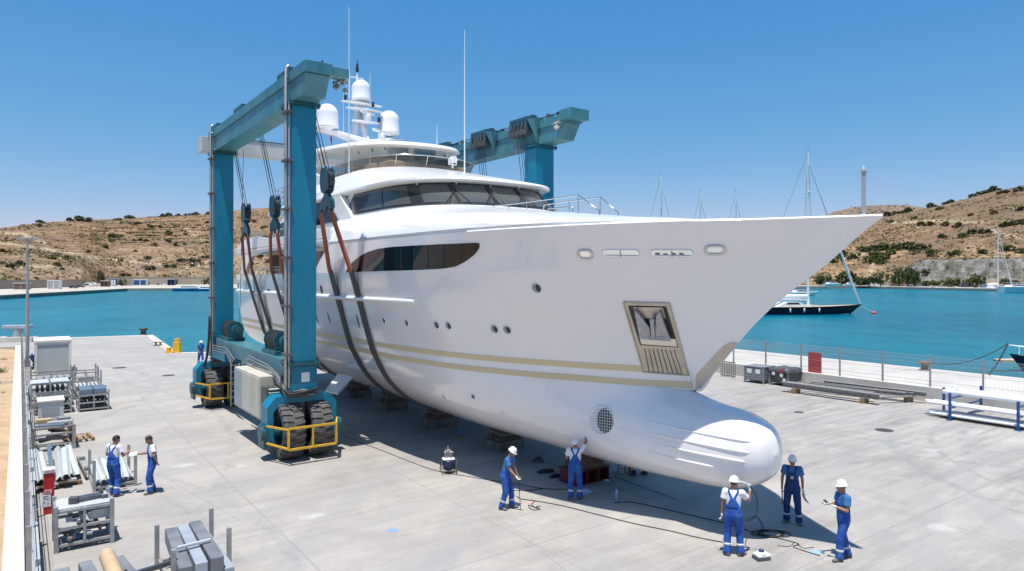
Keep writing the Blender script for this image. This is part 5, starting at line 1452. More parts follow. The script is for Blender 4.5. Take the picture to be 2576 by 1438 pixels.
for k in range(5):
    o=profile('box',1.6,.14,.08).build('timber_baulk',M_WOOD if k%2 else M_LTST,None); o.location=yard(-1.7-.1*k,14.7-.25*k,.145); o.rotation_euler=(0,0,YAW+1.57-.1*k*0+ .05*k)
    tag(o,'short batten under the pale profiles on the pallets','batten','battens under the pale profiles')
mb=MB(); mb.box((-2.6,-.03,0),(.0,.03,.14)); mb.box((-.35,-.02,.141),(-.2,.16,.26)); mb.box((-1.95,-.02,.141),(-1.8,.16,.26)); solo(mb,'rack_bar',M_GALV2,-2.4,13.42,'dark steel bar with lugs along the right side of the pale profiles','bar',z=.12,rz=.03)
# ---- red post with notice
c=place('red_barrier_post',.55,14.5,'red square barrier post with white top label and paper notice','post')
mb=MB(); mb.box((-.15,-.125,0),(.12,.125,1.14)); mb.build('housing',M_REDP,c,bevel=.01)
mb=MB(); mb.box((-.17,-.145,1.142),(.14,.145,1.25)); mb.build('cap',M_PAPER,c,bevel=.01)
mb=MB(); mb.box((.142,-.10,1.19),(.145,.05,1.205)); mb.box((.142,.075,1.175),(.145,.105,1.225)); mb.build('label_print',M_REDP,c)
mb=MB(); mb.box((.123,-.16,.22),(.135,.04,.55)); mb.box((.123,-.10,.57),(.134,.06,.68)); nt_=mb.build('notice',M_PAPER,c)
mb=MB()
for (y0,y1,z0,z1) in ((-.09,.05,.585,.60),(-.08,.02,.62,.635),(-.09,.05,.655,.668)): mb.box((.1345,y0,z0),(.1375,y1,z1))
mb.build('red_print',M_REDP,nt_)
mb=MB()
for (y0,y1,z0,z1) in ((-.13,-.02,.50,.515),(-.12,-.08,.44,.465),(-.06,.0,.42,.44),(-.13,-.10,.33,.37),(-.04,.0,.29,.31)): mb.box((.1355,y0,z0),(.1385,y1,z1))
mb.build('black_print',M_BLACK,nt_)
# ---- V stillage with loose profiles beside the two men
K_=stillage(-.9,12.75,1.12,1.65,.78,'open grey stillage of loose pale profiles beside the bareheaded men',(.12,),mid=False,tall=.18,post=.085)
for k in range(7):
    o=profile(('roof','half','chan')[k%3],1.75,.20,.13).build('steel_profile',(M_GREENG,M_LTST)[k%2],None,bevel=.004)
    o.location=yard(-.95+.1*math.sin(k*2),13.2-.15*k,.18+.05*(k%3)); o.rotation_euler=(.2*math.sin(k*2.3),.16,YAW+.06*math.sin(k*1.3))
    tag(o,'loose pale profile in the open stillage beside the bareheaded men','profile','loose profiles in the open stillage')
# ---- big stillage with table top near the front
L_=stillage(4.0,13.88,1.16,1.0,1.0,'large rusty grey stillage with pale board top and black tools on it',(.15,.55,.95),tall=.10,m=M_GALV,post=.095)
mb=MB(); mb.box((-.99,-.56,.986),(-.05,.56,1.01)); mb.build('board_top',M_LTST,L_)
solo(bx((-.14,-.26,0),(.14,.26,.10)),'tool_case',M_DKST,3.45,13.75,'long dark tool case on the board top of the large stillage','case',z=1.012,rz=.2,bevel=.02)
solo(bx((-.09,-.10,0),(.09,.10,.16)),'tool_case',M_TARP,3.60,14.08,'small black tilted case left of the long tool case','case',z=1.012,rz=-.3,bevel=.02)
solo(bx((-.06,-.08,0),(.06,.08,.08)),'mallet_head',M_DKST,3.55,13.42,'dark block at the right front of the board top','block',z=1.012,bevel=.01)
solo(bx((-.05,-.05,0),(.05,.05,.11)),'mallet_head',M_TARP,3.10,13.46,'dark block at the back right corner of the board top','block',z=1.012,bevel=.01)
r7=random.Random(9)
for k in range(16):
    low=k%2==0
    mb=MB(); mb.cbox((0,0,0),(r7.uniform(.35,.8),r7.uniform(.05,.14),r7.uniform(.05,.12)),rot=(r7.uniform(-.3,.3),r7.uniform(-.25,.25),0))
    solo(mb,'metal_offcut',r7.choice([M_SCRAP,M_LTST,M_DKST,M_BOXL,M_OLDW]),3.55+r7.uniform(-.1,.2),14.22-.045*k,'metal offcut on the '+('lower' if low else 'upper')+' level of the large stillage','offcut',rz=r7.uniform(-.5,.5),z=(.28 if low else .68)+.012*k,group='offcuts in the large stillage, '+('lower' if low else 'upper')+' level')
solo(bx((-.6,-.22,0),(0,.25,.22)),'steel_box',M_LTST,3.88,13.55,'white flat box on the upper level of the large stillage','box',z=.62,rz=.05)
solo(bx((-.1,-.12,0),(0,.12,.12)),'plastic_box',M_BLUEP,3.9,13.98,'small blue box on the lower level of the large stillage','box',z=.19)
# ---- low rack of big box beams in the foreground
M_=place('beam_rack',7.6,12.05,'grey post rack of four thick box beams at the picture edge','rack')
for i,(x,y,hh) in enumerate(((.55,-.55,1.0),(.35,.58,1.15),(-1.2,.55,1.15),(-1.2,-.60,1.0))):
    mb=MB(); mb.box((x-.045,y-.045,0),(x+.045,y+.045,hh)); mb.build('post',M_GALV,M_,bevel=.006)
mb=MB(); mb.bar((-1.2,-.55,.2),(.55,-.55,.2),.07,.07); mb.bar((-1.2,.52,.2),(.4,.52,.2),.07,.07); mb.bar((-1.1,-.5,.2),(-1.1,.48,.2),.06,.06); mb.bar((.35,-.5,.2),(.35,.48,.2),.06,.06); mb.build('base_frame',M_GALV,M_)
for k,(dy,w_,m_,zz,h_,lb) in enumerate(((-.40,.26,M_BOXB,.45,.32,'leftmost dark grey box beam in the foreground rack'),(-.10,.24,M_BOXL,.48,.30,'pale grey box beam between two dark ones in the foreground rack'),(.20,.26,M_BOXB,.48,.34,'dark grey box beam right of the pale one in the foreground rack'),(.44,.20,M_BOXL,.25,.30,'lower pale box beam at the right of the foreground rack'))):
    o=profile('box',2.4,w_,h_).build('box_beam',m_,None,bevel=.025); o.location=yard(8.6,12.05-dy,zz); o.rotation_euler=(0,.02,YAW-.05+.02*k); tag(o,lb,'beam')
solo(bx((-.04,-.42,0),(.04,.25,.05)),'clamp_bar',M_LTST,7.75,12.05,'white bar laid across the box beams in the foreground','bar',z=.86,rz=.1)
# ---- heap at the lower left edge
for k,(dx,dt,w_,h_,m_,L2,lb,kd) in enumerate(((.0,14.45,.26,.24,M_BOXB,1.4,'dark grey box beam at the left of the foreground heap','box'),(.15,14.15,.18,.16,M_BOXL,1.3,'pale bent plate between the dark beams of the foreground heap','roof'),(.1,13.9,.24,.28,M_BOXB,1.5,'dark upright beam left of the tan tube','box'),(.0,13.25,.3,.2,M_BOXB,1.5,'dark flat beam right of the tan tube','box'))):
    o=profile(kd,L2,w_,h_).build('box_beam',m_,None,bevel=.02); o.location=yard(8.0+dx,dt,.25); o.rotation_euler=(0,.05,YAW+.05*k); tag(o,lb,'beam')
mb=MB(); mb.tube([(0,0,0),(-1.5,0,.12),(-1.62,0,.13)],[.15,.15,.11],14); solo(mb,'cardboard_tube',M_CARD,8.25,13.58,'thick tan cardboard tube on the foreground heap','tube',z=.55,rz=.05)
pallet(7.6,14.0,'worn pallet under the foreground heap of beams',w=1.4,d=1.3,m=M_OLDW)
mb=MB(); mb.bar((0,-.5,.45),(0,.48,.55),.09,.09); mb.bar((0,-.5,0),(0,-.5,.6),.05,.05); mb.bar((0,.45,0),(0,.45,.5),.05,.05); mb.bar((.5,-.5,.42),(.5,.48,.5),.06,.06); solo(mb,'trestle',M_DKST,7.6,12.9,'low dark steel trestle left of the foreground beam rack','trestle')

# ---- left wall, fence, rough ground
I=YARD
mb=MB(); mb.box((-46,-15.45,-.02),(22,-15.08,.95)); w=mb.build('concrete_wall',mat('white_wall',(.62,.58,.51),.85,col2=(.50,.46,.40),scale=.8),None,bevel=.02); w.matrix_world=YARD; tag(w,'long low cream wall along the left edge of the yard','wall')
mb=MB(); mb.box((-46,-24.0,-.02),(-45.6,-15.46,.9)); w=mb.build('concrete_wall',M_WALL,None); w.matrix_world=YARD; tag(w,'short pale wall closing the rough ground on the left','wall')
fe=empty('mesh_fence',(OX,OY,0),YAW,'grey mesh fence with steel posts on the low cream wall','fence')
for k in range(27):
    s=-44+2.5*k
    mb=MB(); mb.box((s-.035,-15.07,.0),(s+.035,-14.985,2.1)); mb.build('post',M_GALV,fe)
mb=MB()
for z in (.25,.7,1.15,1.6,2.02): mb.bar((-44,-14.97,z),(21,-14.97,z),.012,.05)
s=-44.0
while s<21: mb.bar((s,-14.962,.2),(s,-14.962,2.05),.008,.008); s+=.12
mb.build('mesh_panel',M_MESH,fe)
mb=MB()
for k in range(22):
    s=-30+2.5*k; mb.box((s+.1,-14.95,.55),(s+1.9,-14.93,1.6))
# stacked boards leaning along the fence foot
for k in range(12):
    s0=-26+2.9*k; mb=MB(); mb.box((s0,-14.92,.0),(s0+2.75,-14.80,.45+.1*math.sin(k*2))); o=mb.build('leaning_board',M_LTST if k%3 else M_GALV,None,bevel=.01); o.matrix_world=YARD; tag(o,'pale board stood on edge along the foot of the mesh fence','board','boards along the fence foot')
def dirt():
    m,nt,b=nodes('dry_soil'); v=coords(nt); f=noise(nt,v,.5,6,.65); g=noise(nt,v,5,5,.7)
    c=ramp(nt,f,[(.35,(.42,.28,.165)),(.55,(.50,.36,.225)),(.72,(.30,.21,.13))]).outputs[0]
    c=mixc(nt,.6,c,ramp(nt,g,[(.3,.7),(.7,1.15)]).outputs[0],'MULTIPLY')
    L(nt,c,b.inputs['Base Color']); b.inputs['Roughness'].default_value=.95; bump(nt,b,g,.6,.05); return m
rows=[]
for i in range(120):
    s=-45.6+.57*i; r=[]
    for j in range(26):
        t=15.46+.5*j; z=.62+.12*j*.35+.22*fbm(s,t,.35,4)+.25*fbm(s,t+20,.12,2) if j else .6
        r.append((s,-t,z))
    rows.append(r)
mb=MB(); mb.grid(rows); o=mb.build('rough_ground',dirt(),None); o.matrix_world=YARD; tag(o,kind='structure')
# tufts and stones on the rough ground
def soil_z(s,t): return .62+.042*(t-15.46)/.5+.22*fbm(s,t,.35,4)+.25*fbm(s,t+20,.12,2)
M_TUFT=mat('dry_tuft',(.16,.17,.05),.9,col2=(.26,.22,.10),scale=6)
M_STONE=mat('field_stone',(.42,.34,.26),.9,col2=(.30,.25,.20),scale=3)
r8=random.Random(12); tuft0=None; st0=None
for k in range(22):
    s=r8.uniform(-40,6); t=15.8+r8.random()*5
    if tuft0 is None:
        mb=MB()
        for q in range(60):
            a=r8.uniform(0,6.28); rr=r8.uniform(0,.22); x,y=rr*math.cos(a),rr*math.sin(a); h=r8.uniform(.08,.28); dx,dy=r8.uniform(-.14,.14),r8.uniform(-.14,.14)
            mb.add([(x-.012,y,0),(x+.012,y,0),(x+dx,y+dy,h)],[(0,1,2)])
        tuft0=mb.build('grass_tuft',M_TUFT,None); o=tuft0
    else: o=tuft0.copy(); COL.objects.link(o)
    o.location=yard(s,t,soil_z(s,t)-.02); o.rotation_euler=(0,0,r8.uniform(0,6)); sc_=r8.uniform(.7,2.2); o.scale=(sc_,sc_,sc_*.8); tag(o,'dry green tuft on the rough ground beyond the wall','grass tuft','tufts on the rough ground')
for k in range(16):
    s=r8.uniform(-38,6); t=15.7+r8.random()*4
    if st0 is None:
        bm=bmesh.new(); bmesh.ops.create_icosphere(bm,subdivisions=2,radius=.2)
        for v in bm.verts: v.co*=1+.35*mnoise.noise(v.co*7); v.co.z*=.6
        me=bpy.data.meshes.new('stone'); bm.to_mesh(me); bm.free(); me.materials.append(M_STONE); st0=bpy.data.objects.new('stone',me); COL.objects.link(st0); o=st0
    else: o=st0.copy(); COL.objects.link(o)
    o.location=yard(s,t,soil_z(s,t)); o.rotation_euler=(0,0,r8.uniform(0,6)); sc_=r8.uniform(.5,1.8); o.scale=(sc_*1.3,sc_,sc_); tag(o,'pale stone on the rough ground beyond the wall','stone','stones on the rough ground')
# ---- lamp post
lp=place('lamp_post',-37.8,14.7,'tall slim grey lamp post with flat floodlight head beside the cabin','lamp post')
mb=MB(); mb.tube([(0,0,0),(0,0,9.2)],[.13,.065],12); mb.build('pole',M_GALV,lp)
mb=MB(); mb.bar((-.5,0,9.25),(.5,0,9.25),.08,.08); mb.bar((0,-.5,9.22),(0,.5,9.22),.06,.06); mb.build('crossarm',M_GALV,lp)
for a,(dx,dy) in enumerate(((.45,0),(-.45,0),(0,.45),(0,-.45))):
    mb=MB(); mb.cbox((dx,dy,9.38),(.5,.5,.14),rot=(.25*(1 if dy>0 else -1 if dy<0 else 0),-.25*(1 if dx>0 else -1 if dx<0 else 0),0)); mb.build('floodlight',M_GALV,lp,bevel=.02)
mb=MB(); mb.cyl((0,0,0),(0,0,.5),.19,n=12); mb.build('base_sleeve',M_GALV,lp)
# ---- quay ironwork
def bollard(p,label,sc=1.0,m=None,group=None):
    mb=MB(); mb.lathe([(.34,0),(.34,.06),(.25,.10),(.23,.38),(.27,.46),(.40,.52),(.42,.62),(.34,.68),(.05,.70)],18); o=mb.build('mooring_bollard',m or M_IRON,None); o.location=p; o.scale=(sc,)*3; tag(o,label,'bollard'); return o
bollard(up(361,843),'dark mooring bollard at the far corner of the pier',1.15)
bollard(up(2326,932,.72)+Vector((0,0,.72-.72)),'short rusty bollard on the raised quay beyond the fence',.85,mat('rusty_iron',(.22,.15,.10),.8,col2=(.12,.09,.07),scale=7))
p=up(398,870); mb=MB(); mb.cbox((0,0,.04),(.7,.4,.08)); mb.cyl((-.2,0,.08),(-.2,0,.3),.08,n=10); mb.cyl((.2,0,.08),(.2,0,.3),.08,n=10); mb.bar((-.42,0,.32),(.42,0,.32),.1,.08); o=mb.build('cleat',M_OLDW,None); o.location=p; tag(o,'small brown cleat on the pier edge','cleat')
p=up(446,888); mb=MB(); mb.box((-.3,-.25,0),(.3,.25,.12)); mb.box((-.28,-.2,.121),(.28,.2,.95)); mb.cyl((0,0,.95),(0,0,1.25),.16,n=12); mb.cbox((.0,0,1.15),(.5,.2,.12)); o=mb.build('mooring_hook',M_YB,None,bevel=.03); o.location=p; tag(o,'upright yellow mooring hook at the pier corner','mooring hook')
p=up(432,888); mb=MB(); mb.box((-.45,-.25,0),(.45,.25,.10)); mb.box((-.4,-.18,.101),(-.1,.18,.45)); mb.cyl((.2,0,.10),(.2,0,.5),.13,n=12); mb.bar((-1.1,0,.42),(-.1,0,.42),.06,.06); o=mb.build('mooring_roller',M_YB,None,bevel=.02); o.location=p; tag(o,'low yellow mooring roller left of the upright hook','mooring roller')
p=up(45,860); c=empty('concrete_bollard',p,.1,'pale T-shaped mooring bollard on a block at the far left pier','bollard')
mb=MB(); mb.cbox((0,0,.25),(3.4,1.2,.5)); mb.build('plinth',M_COPE,c,bevel=.03)
mb=MB(); mb.cyl((0,0,.5),(0,0,1.3),.42,n=16); mb.cbox((0,0,1.5),(2.6,.9,.38)); mb.build('head',M_BOXL,c,bevel=.08)
# ---- right wall and fence
mb=MB(); mb.box((-36,24.0-.28,-.02),(50,24.0,.78)); w=mb.build('retaining_wall',M_WALL,None,bevel=.02); w.matrix_world=YARD; tag(w,'low concrete retaining wall with fence on top on the right','wall')
fr=empty('mesh_fence',(OX,OY,0),YAW,'grey wire mesh fence on the retaining wall before the water','fence')
for k in range(26):
    s=-34+2.45*k-.4
    mb=MB(); mb.box((s-.035,23.84,.783),(s+.035,23.92,2.5)); mb.build('post',M_GALV,fr)
mb=MB(); s=-34.0
while s<28: mb.bar((s,23.93,.85),(s,23.93,2.42),.006,.006); s+=.055
for z in (.88,1.08,1.55,2.0,2.22,2.40): mb.bar((-34,23.935,z),(28,23.935,z),.007,.014)
mb.build('mesh_panel',M_MESH,fr)
mb=MB(); mb.box((-.42,0,.0),(.42,.03,1.25))
for k in range(6): mb.box((-.42,-.012,.12+.2*k),(.42,-.002,.14+.2*k))
solo(mb,'banner',M_REDP,.75,-24.0+.06,'red banner hung on the mesh fence by the quay','banner',z=.78)
# ---- bins
def bin_(s,t,label,rz,tarp):
    r=place('steel_bin',s,t,label,'bin',rz)
    mb=MB(); mb.box((-.62,-.62,.16),(.62,.62,.98)); mb.build('body',M_TARP if tarp else M_BIN,r,bevel=.02)
    mb=MB()
    for k in range(5):
        for sg in (-1,1):
            mb.box((.622,sg*.3-.27,.24+.145*k),(.64,sg*.3+.27,.33+.145*k)); mb.box((sg*.3-.27,-.64,.24+.145*k),(sg*.3+.27,-.622,.33+.145*k))
    if not tarp: mb.build('ribs',M_BIN,r,bevel=.008)
    for sx in (-1,1):
        for sy in (-1,1):
            mb=MB(); mb.box((sx*.63-.05,sy*.63-.05,0),(sx*.63+.05,sy*.63+.05,1.06)); mb.build('corner_post',M_BIN,r)
    if not tarp:
        mb=MB(); mb.box((-.66,-.66,.985),(.66,.66,1.05)); mb.build('lid',M_BIN,r,bevel=.01)
        for dy in (-.30,.28):
            mb=MB(); mb.box((-.18+dy,-.648,.62),(.14+dy,-.644,.88)); mb.build('label',M_PAPER,r)
    else:
        rows=[]
        for i in range(9):
            rr=[]
            for j in range(13):
                x=-.72+1.44*i/8; y=-.72+1.44*j/12; e=max(abs(x),abs(y)); z=1.07+.06*mnoise.noise((x*3,y*3,1))-(.32+.2*mnoise.noise((x*4,y*4,5)))*max(0,(e-.60)/.12)
                rr.append((x,y,z))
            rows.append(rr)
        mb=MB(); mb.grid(rows); mb.build('torn_cover',M_TARP,r,solid=.01)
        for (x,y,z,m_) in ((-.3,-.745,.72,M_PAPER),(.25,-.745,.66,M_PAPER),(.3,-.74,.95,M_REDP),(.45,-.75,.4,M_PAPER)):
            mb=MB(); mb.cbox((x,y,z),(.2,.012,.18),rot=(0,.3,0)); mb.build('label',m_,r)
    return r
bin_(-2.0,-22.4,'square grey ribbed steel bin with two white labels',.06,False)
bin_(-.45,-22.75,'grey bin under torn black plastic beside the ribbed bin',-.05,True)
# ---- flat stack of steel sections
sr=random.Random(2)
for k,(s0,t0,s1,t1,w_,h_,lb) in enumerate([(.8,-20.5,6.2,-20.65,.30,.26,'nearest long grey girder of the flat steel stack'),(.9,-20.9,5.6,-21.3,.22,.2,'second long girder of the flat steel stack'),(1.2,-21.4,6.6,-22.6,.16,.16,'slanting middle bar of the flat steel stack'),(1.6,-22.0,6.9,-22.9,.14,.14,'thin bar near the back of the flat steel stack'),(2.2,-22.4,7.4,-23.1,.20,.2,'farthest long girder of the flat steel stack')]):
    mb=MB(); a=yard(s0,t0,.30+.03*k); b=yard(s1,t1,.30+.02*k)
    d=(b-a).normalized(); mb.bar(a,b,w_,.03); mb.bar(a+Vector((0,0,h_)),b+Vector((0,0,h_)),w_,.03); mb.bar(a+Vector((0,0,h_/2)),b+Vector((0,0,h_/2)),.03,h_-.032)
    o=mb.build('steel_girder',M_GALV2,None); tag(o,lb,'girder')
mb=MB(); a=yard(5.6,-20.6,.31); b=yard(6.9,-23.0,.33); mb.bar(a,b,.14,.06); tag(mb.build('cross_bar',M_GALV2,None),'short bar across the right end of the flat steel stack','bar')
for (s,t,lb) in ((1.6,-20.55,'timber block under the left end of the nearest girder'),(5.4,-20.7,'timber block under the right end of the nearest girder'),(2.6,-22.4,'timber block under the left end of the farthest girder'),(6.6,-22.9,'timber block under the right end of the farthest girder')):
    solo(bx((-.12,-.28,0),(.12,.28,.27)),'timber_block',M_WOOD,s,t,lb,'timber block',bevel=.01)
# ---- pipe rack
pr=place('pipe_rack',11.2,-21.3,'rack of blue posts holding long white pipes at the right edge','rack')
for (x,y,h) in ((-1.3,-1.75,1.25),(1.35,-1.75,1.25),(-1.3,1.75,1.25),(1.35,1.75,1.25),(-2.3,.1,1.2),(4.2,-1.75,1.25),(4.2,1.75,1.25)):
    mb=MB(); mb.box((x-.05,y-.05,.0),(x+.05,y+.05,h)); mb.build('post',M_BLUEP,pr,bevel=.008); mb=MB(); mb.box((x-.12,y-.12,0),(x+.12,y+.12,.025)); mb.build('base_plate',M_BLUEP,pr)
mb=MB()
for x in (-1.3,1.35,4.2):
    for z in (.10,.55,1.0): mb.bar((x,-1.7,z),(x,1.7,z),.05,.06)
mb.build('cross_rail',M_BLUEP,pr)
p0=None
for (z,tt,n,r_,s0,lb,gr) in ((1.03,-20.6,2,.10,9.2,'thick white pipe on the top level of the blue rack','pipes on the top level'),(1.03,-21.5,3,.085,9.5,'thick white pipe on the top level of the blue rack','pipes on the top level'),(.58,-19.9,6,.065,8.8,'white pipe on the middle level of the blue rack','pipes on the middle level'),(.13,-19.72,9,.055,9.0,'thin white pipe on the bottom level of the blue rack','pipes on the bottom level')):
    for k in range(n):
        mb=MB(); L2=8+.5*math.sin(k*2.2); mb.tube([(0,0,0),(L2,0,0)],r_,12); mb.tube([(-.003,0,0),(.05,0,0)],r_*.8,12,1)
        o=mb.build('white_pipe',[M_PVC,M_BLACK],None); q=yard(s0+.35*math.sin(k*1.9),tt-k*r_*2.15,z+r_); o.location=q; o.rotation_euler=(0,0,YAW); tag(o,lb,'pipe',gr)
mb=MB(); mb.cyl((0,0,0),(0,0,.5),.09,n=12); mb.cyl((-.02,0,.42),(.3,0,.55),.09,n=12); solo(mb,'pipe_elbow',M_PVC,12.2,-23.6,'white pipe elbow standing behind the blue rack','pipe',z=.78)
# ---- small black gate behind the stem
gt=place('steel_gate',-4.5,-22.6,'small black barred gate leaning by the retaining wall','gate',rz=1.57)
mb=MB(); 
for z in (.1,1.0): mb.bar((0,-.55,z),(0,.55,z),.05,.05)
for k in range(9): mb.bar((0,-.55+1.1*k/8,.1),(0,-.55+1.1*k/8,1.0),.03,.03)
mb.build('bars',M_BLACK,gt)
# ---- manhole covers
for k,(x,y,r_,lb) in enumerate(((2224,1083,.36,'round dark manhole cover in the concrete right of the bulb'),(2010,1038,.22,'small dark drain cover in front of the flat steel stack'),(424,945,.4,'round dark cover in the yard behind the hoist'),(301,926,.45,'oval dark cover in the yard near the pier'))):
    mb=MB(); mb.lathe([(r_,0),(r_,.008),(r_*.9,.010),(r_*.88,.006),(r_*.2,.006),(r_*.18,.011)],24); o=mb.build('manhole_cover',M_IRON,None); o.location=up(x,y); tag(o,lb,'manhole cover')

# ---- keel blocks
def kblock(s,t,label,red=False,w=1.25,rz=0.0,h=None):
    r=place('keel_block',s,t,label,'keel block',rz)
    htop=min(p[1] for p in SEC_AT(s))-.01 if h is None else h
    if red:
        mb=MB(); 
        mb.box((-.45,-.75,0),(.45,.75,.03)); mb.box((-.45,-.75,.42),(.45,.75,.45))
        for y in (-.7,-.25,.25,.7): mb.box((-.40,y-.02,.031),(.40,y+.02,.419))
        mb.box((-.02,-.72,.031),(.02,.72,.419)); mb.build('steel_stand',M_REDST,r,bevel=.006); z=.451
    else:
        mb=MB(); mb.box((-.45,-w/2,0),(.45,w/2,.36)); mb.build('concrete_base',M_BLK,r,bevel=.02); z=.362
    k=0; mats_=[M_OLDW,M_BLK,M_OLDW,M_WOOD]
    while z<htop-.03:
        hh=min(.17,htop-z); ww=(.52-.05*k)*(1.0 if k<4 else .9)
        mb=MB()
        if k%2==0:
            for x in (-.2,.2): mb.box((x-.17,-ww,z),(x+.17,ww,z+hh-.006))
        else:
            for y in (-.3,0,.3): mb.box((-.38,y*ww*2-.13,z),(.38,y*ww*2+.13,z+hh-.006))
        mb.build('timber_layer',mats_[(k+ (1 if red else 0))%4] if not red else M_OLDW,r,bevel=.012); z+=hh; k+=1
    return r
kblock(6.95,.25,'red steel stand with stacked timber under the bow keel',True)
kblock(2.07,.0,'keel block of old timber on dark concrete, second from the bow')
kblock(-2.95,.0,'keel block on concrete under the slings of the yacht')
kblock(-7.66,.0,'keel block with reddish timber behind the slings')
kblock(-12.0,.0,'dark keel block farthest back under the yacht')
solo(bx((-.12,-.55,0),(.12,.35,.03)),'plank',M_WOOD,2.4,.45,'loose plank poking out from a keel block under the hull','plank',z=.87,rz=.3)
# ---- floor clutter
def gcable(pts,r=.013,m=None,label='',cat='cable',name='cable',z=None):
    P=[up(x,y) for x,y in pts]; P=[(p.x,p.y) for p in P]; C_=catmull(P,10*(len(P)-1)); mb=MB(); r*=.75; mb.tube([(c[0],c[1],r+.002) for c in C_],r,6,cap=True)
    return tag(mb.build(name,m or M_HOSE,None),label,cat)
gcable([(868,1098),(900,1112),(970,1138),(1040,1166),(1107,1188),(1173,1199),(1250,1212),(1290,1217),(1364,1230),(1440,1234),(1470,1238)],.014,label='thin dark cable from the hoist past the paint sprayer to the kneeling tools')
gcable([(1300,1250),(1308,1256),(1342,1261),(1405,1272),(1510,1298),(1600,1320),(1684,1337),(1760,1355),(1830,1368)],.016,label='dark hose along the shadow edge towards the man with the grinder')
gcable([(1288,1236),(1340,1234),(1365,1231)],.014,label='short loop of dark hose beside the man holding the hose',cat='hose',name='hose')
gcable([(1345,1262),(1338,1272),(1352,1281),(1330,1272),(1340,1284),(1358,1283),(1350,1276),(1360,1275)],.014,label='small tangle of hose near the man in blue shirt holding the hose',cat='hose',name='hose')
gcable([(1546,1266),(1579,1264),(1640,1275),(1684,1285),(1760,1303),(1840,1322),(1905,1345)],.016,label='black cable in the shadow from the flat scraper to the coil')
def coil(x,y,r0,label):
    c=up(x,y); P=[]
    r9=random.Random(3)
    for k in range(90):
        a=k*.28; rr=r0*(1+.25*math.sin(a*.37)); P.append((c.x+rr*math.cos(a)*1.3+.10*math.sin(a*.2),c.y+rr*math.sin(a)*.8,.016+.02*(.5+.5*math.sin(a*1.7))))
    mb=MB(); mb.tube(P,.013,5); tag(mb.build('cable_coil',M_HOSE,None),label,'cable')
coil(1940,1345,.26,'loose black cable coil in the shadow beside the man with the grinder')
gcable([(1905,1343),(1935,1350),(1963,1357),(2010,1371),(1995,1376),(2030,1390),(2063,1400)],.014,label='black cable running from the coil to a plug in the sun')
gcable([(1955,1374),(1985,1376),(2000,1366),(2020,1380),(2048,1378)],.010,label='thin cable tangle on the sunlit concrete beyond the coil')
gcable([(1545,1200),(1640,1235),(1700,1258)],.010,label='thin wire in the shadow right of the red stand')
# paint sprayer
p=up(1128,1190); c=empty('paint_sprayer',p,.3,'blue airless paint sprayer on legs at the shadow edge','sprayer')
mb=MB(); mb.lathe([(.16,.12),(.19,.16),(.19,.40),(.17,.44)],18); mb.build('tank',mat('navy_plastic',(.012,.025,.07),.4),c)
mb=MB(); mb.box((-.20,-.14,.445),(.20,.14,.50)); mb.build('top_plate',M_PAPER,c,bevel=.02)
mb=MB()
for k,(x,y,h) in enumerate(((-.1,0,.30),(0,.05,.38),(.06,-.03,.30),(.12,.05,.22))): mb.cyl((x,y,.5),(x,y,.5+h),.03,.02,10); mb.cyl((x-.05,y,.55+h*.5),(x+.05,y,.55+h*.5),.035,n=8)
mb.build('pump_head',M_GALV2,c)
mb=MB(); mb.tube([(-.24,-.2,0),(-.26,-.05,.45),(-.26,.05,.45),(-.24,.2,0)],.016,6); mb.tube([(.24,-.2,0),(.26,-.05,.45),(.26,.05,.45),(.24,.2,0)],.016,6); mb.tube([(-.24,-.2,.1),(.24,-.2,.1)],.02,6); mb.build('leg_frame',M_IRON,c)
# blue spray stand, bottle, rags, scrapers, slippers
p=up(1155,1090); c=empty('water_bottle',p,0,'blue water bottle standing under the hull by a blue topped stick','bottle')
mb=MB(); mb.lathe([(.13,0),(.13,.02),(.07,.10),(.05,.18),(.02,.22)],12); mb.build('bottle_body',mat('blue_plastic',(.05,.25,.55),.3),c)
mb=MB(); mb.lathe([(.022,.22),(.022,.25),(.004,.252)],10); mb.build('cap',M_PAPER,c)
p=up(1151,1080); mb=MB(); mb.box((-.03,-.03,0),(.03,.03,.45)); o=mb.build('paint_stick',M_WOOD,None); o.location=p; tag(o,'short wooden stick standing by the blue bottle under the hull','stick')
mb=MB(); mb.lathe([(.06,0),(.06,.16),(.02,.18)],12); o=mb.build('spray_can',mat('blue_can',(.03,.22,.5),.35),None); o.location=p+Vector((0,0,.452)); tag(o,'blue spray can balanced on top of the wooden stick','spray can')
p=up(1551,1258); c=empty('water_bottle',p,0,'clear plastic water bottle with blue cap standing in the bow shadow','bottle')
mb=MB(); mb.lathe([(.045,0),(.048,.02),(.044,.10),(.048,.18),(.045,.24),(.018,.30),(.016,.325)],14); mb.build('bottle_body',mat('clear_plastic',(.30,.45,.62),.12,spec=.8),c)
mb=MB(); mb.lathe([(.018,.326),(.018,.35),(.003,.352)],10); mb.build('cap',M_BLUEP,c)
def rag(x,y,r_,m,label,h=.03,name='rag'):
    p=up(x,y); rows=[]
    for i in range(6):
        a=[]
        for j in range(12):
            t=2*math.pi*j/12; rr=r_*(i/5)*(1+.25*mnoise.noise((math.cos(t)*2+x,math.sin(t)*2+y,0))); a.append((rr*math.cos(t)*1.4,rr*math.sin(t),h*(1-(i/5)**2)*(1+.5*mnoise.noise((rr*9+x,t,2)))+.004))
        rows.append(a)
    mb=MB(); mb.grid(rows,close=True); o=mb.build(name,m,None); o.location=p; tag(o,label,'rag')
rag(1524,1209,.09,M_PAPER,'small white rag on the shaded concrete by the red stand')
rag(1331,1265,.08,mat('pink_rag',(.55,.32,.26),.9),'pinkish rag by the hose tangle on the sunlit concrete')
rag(1473,1238,.15,mat('pale_blue_rag',(.35,.50,.62),.9),'pale blue rag beside the feet of the man reaching up',.08)
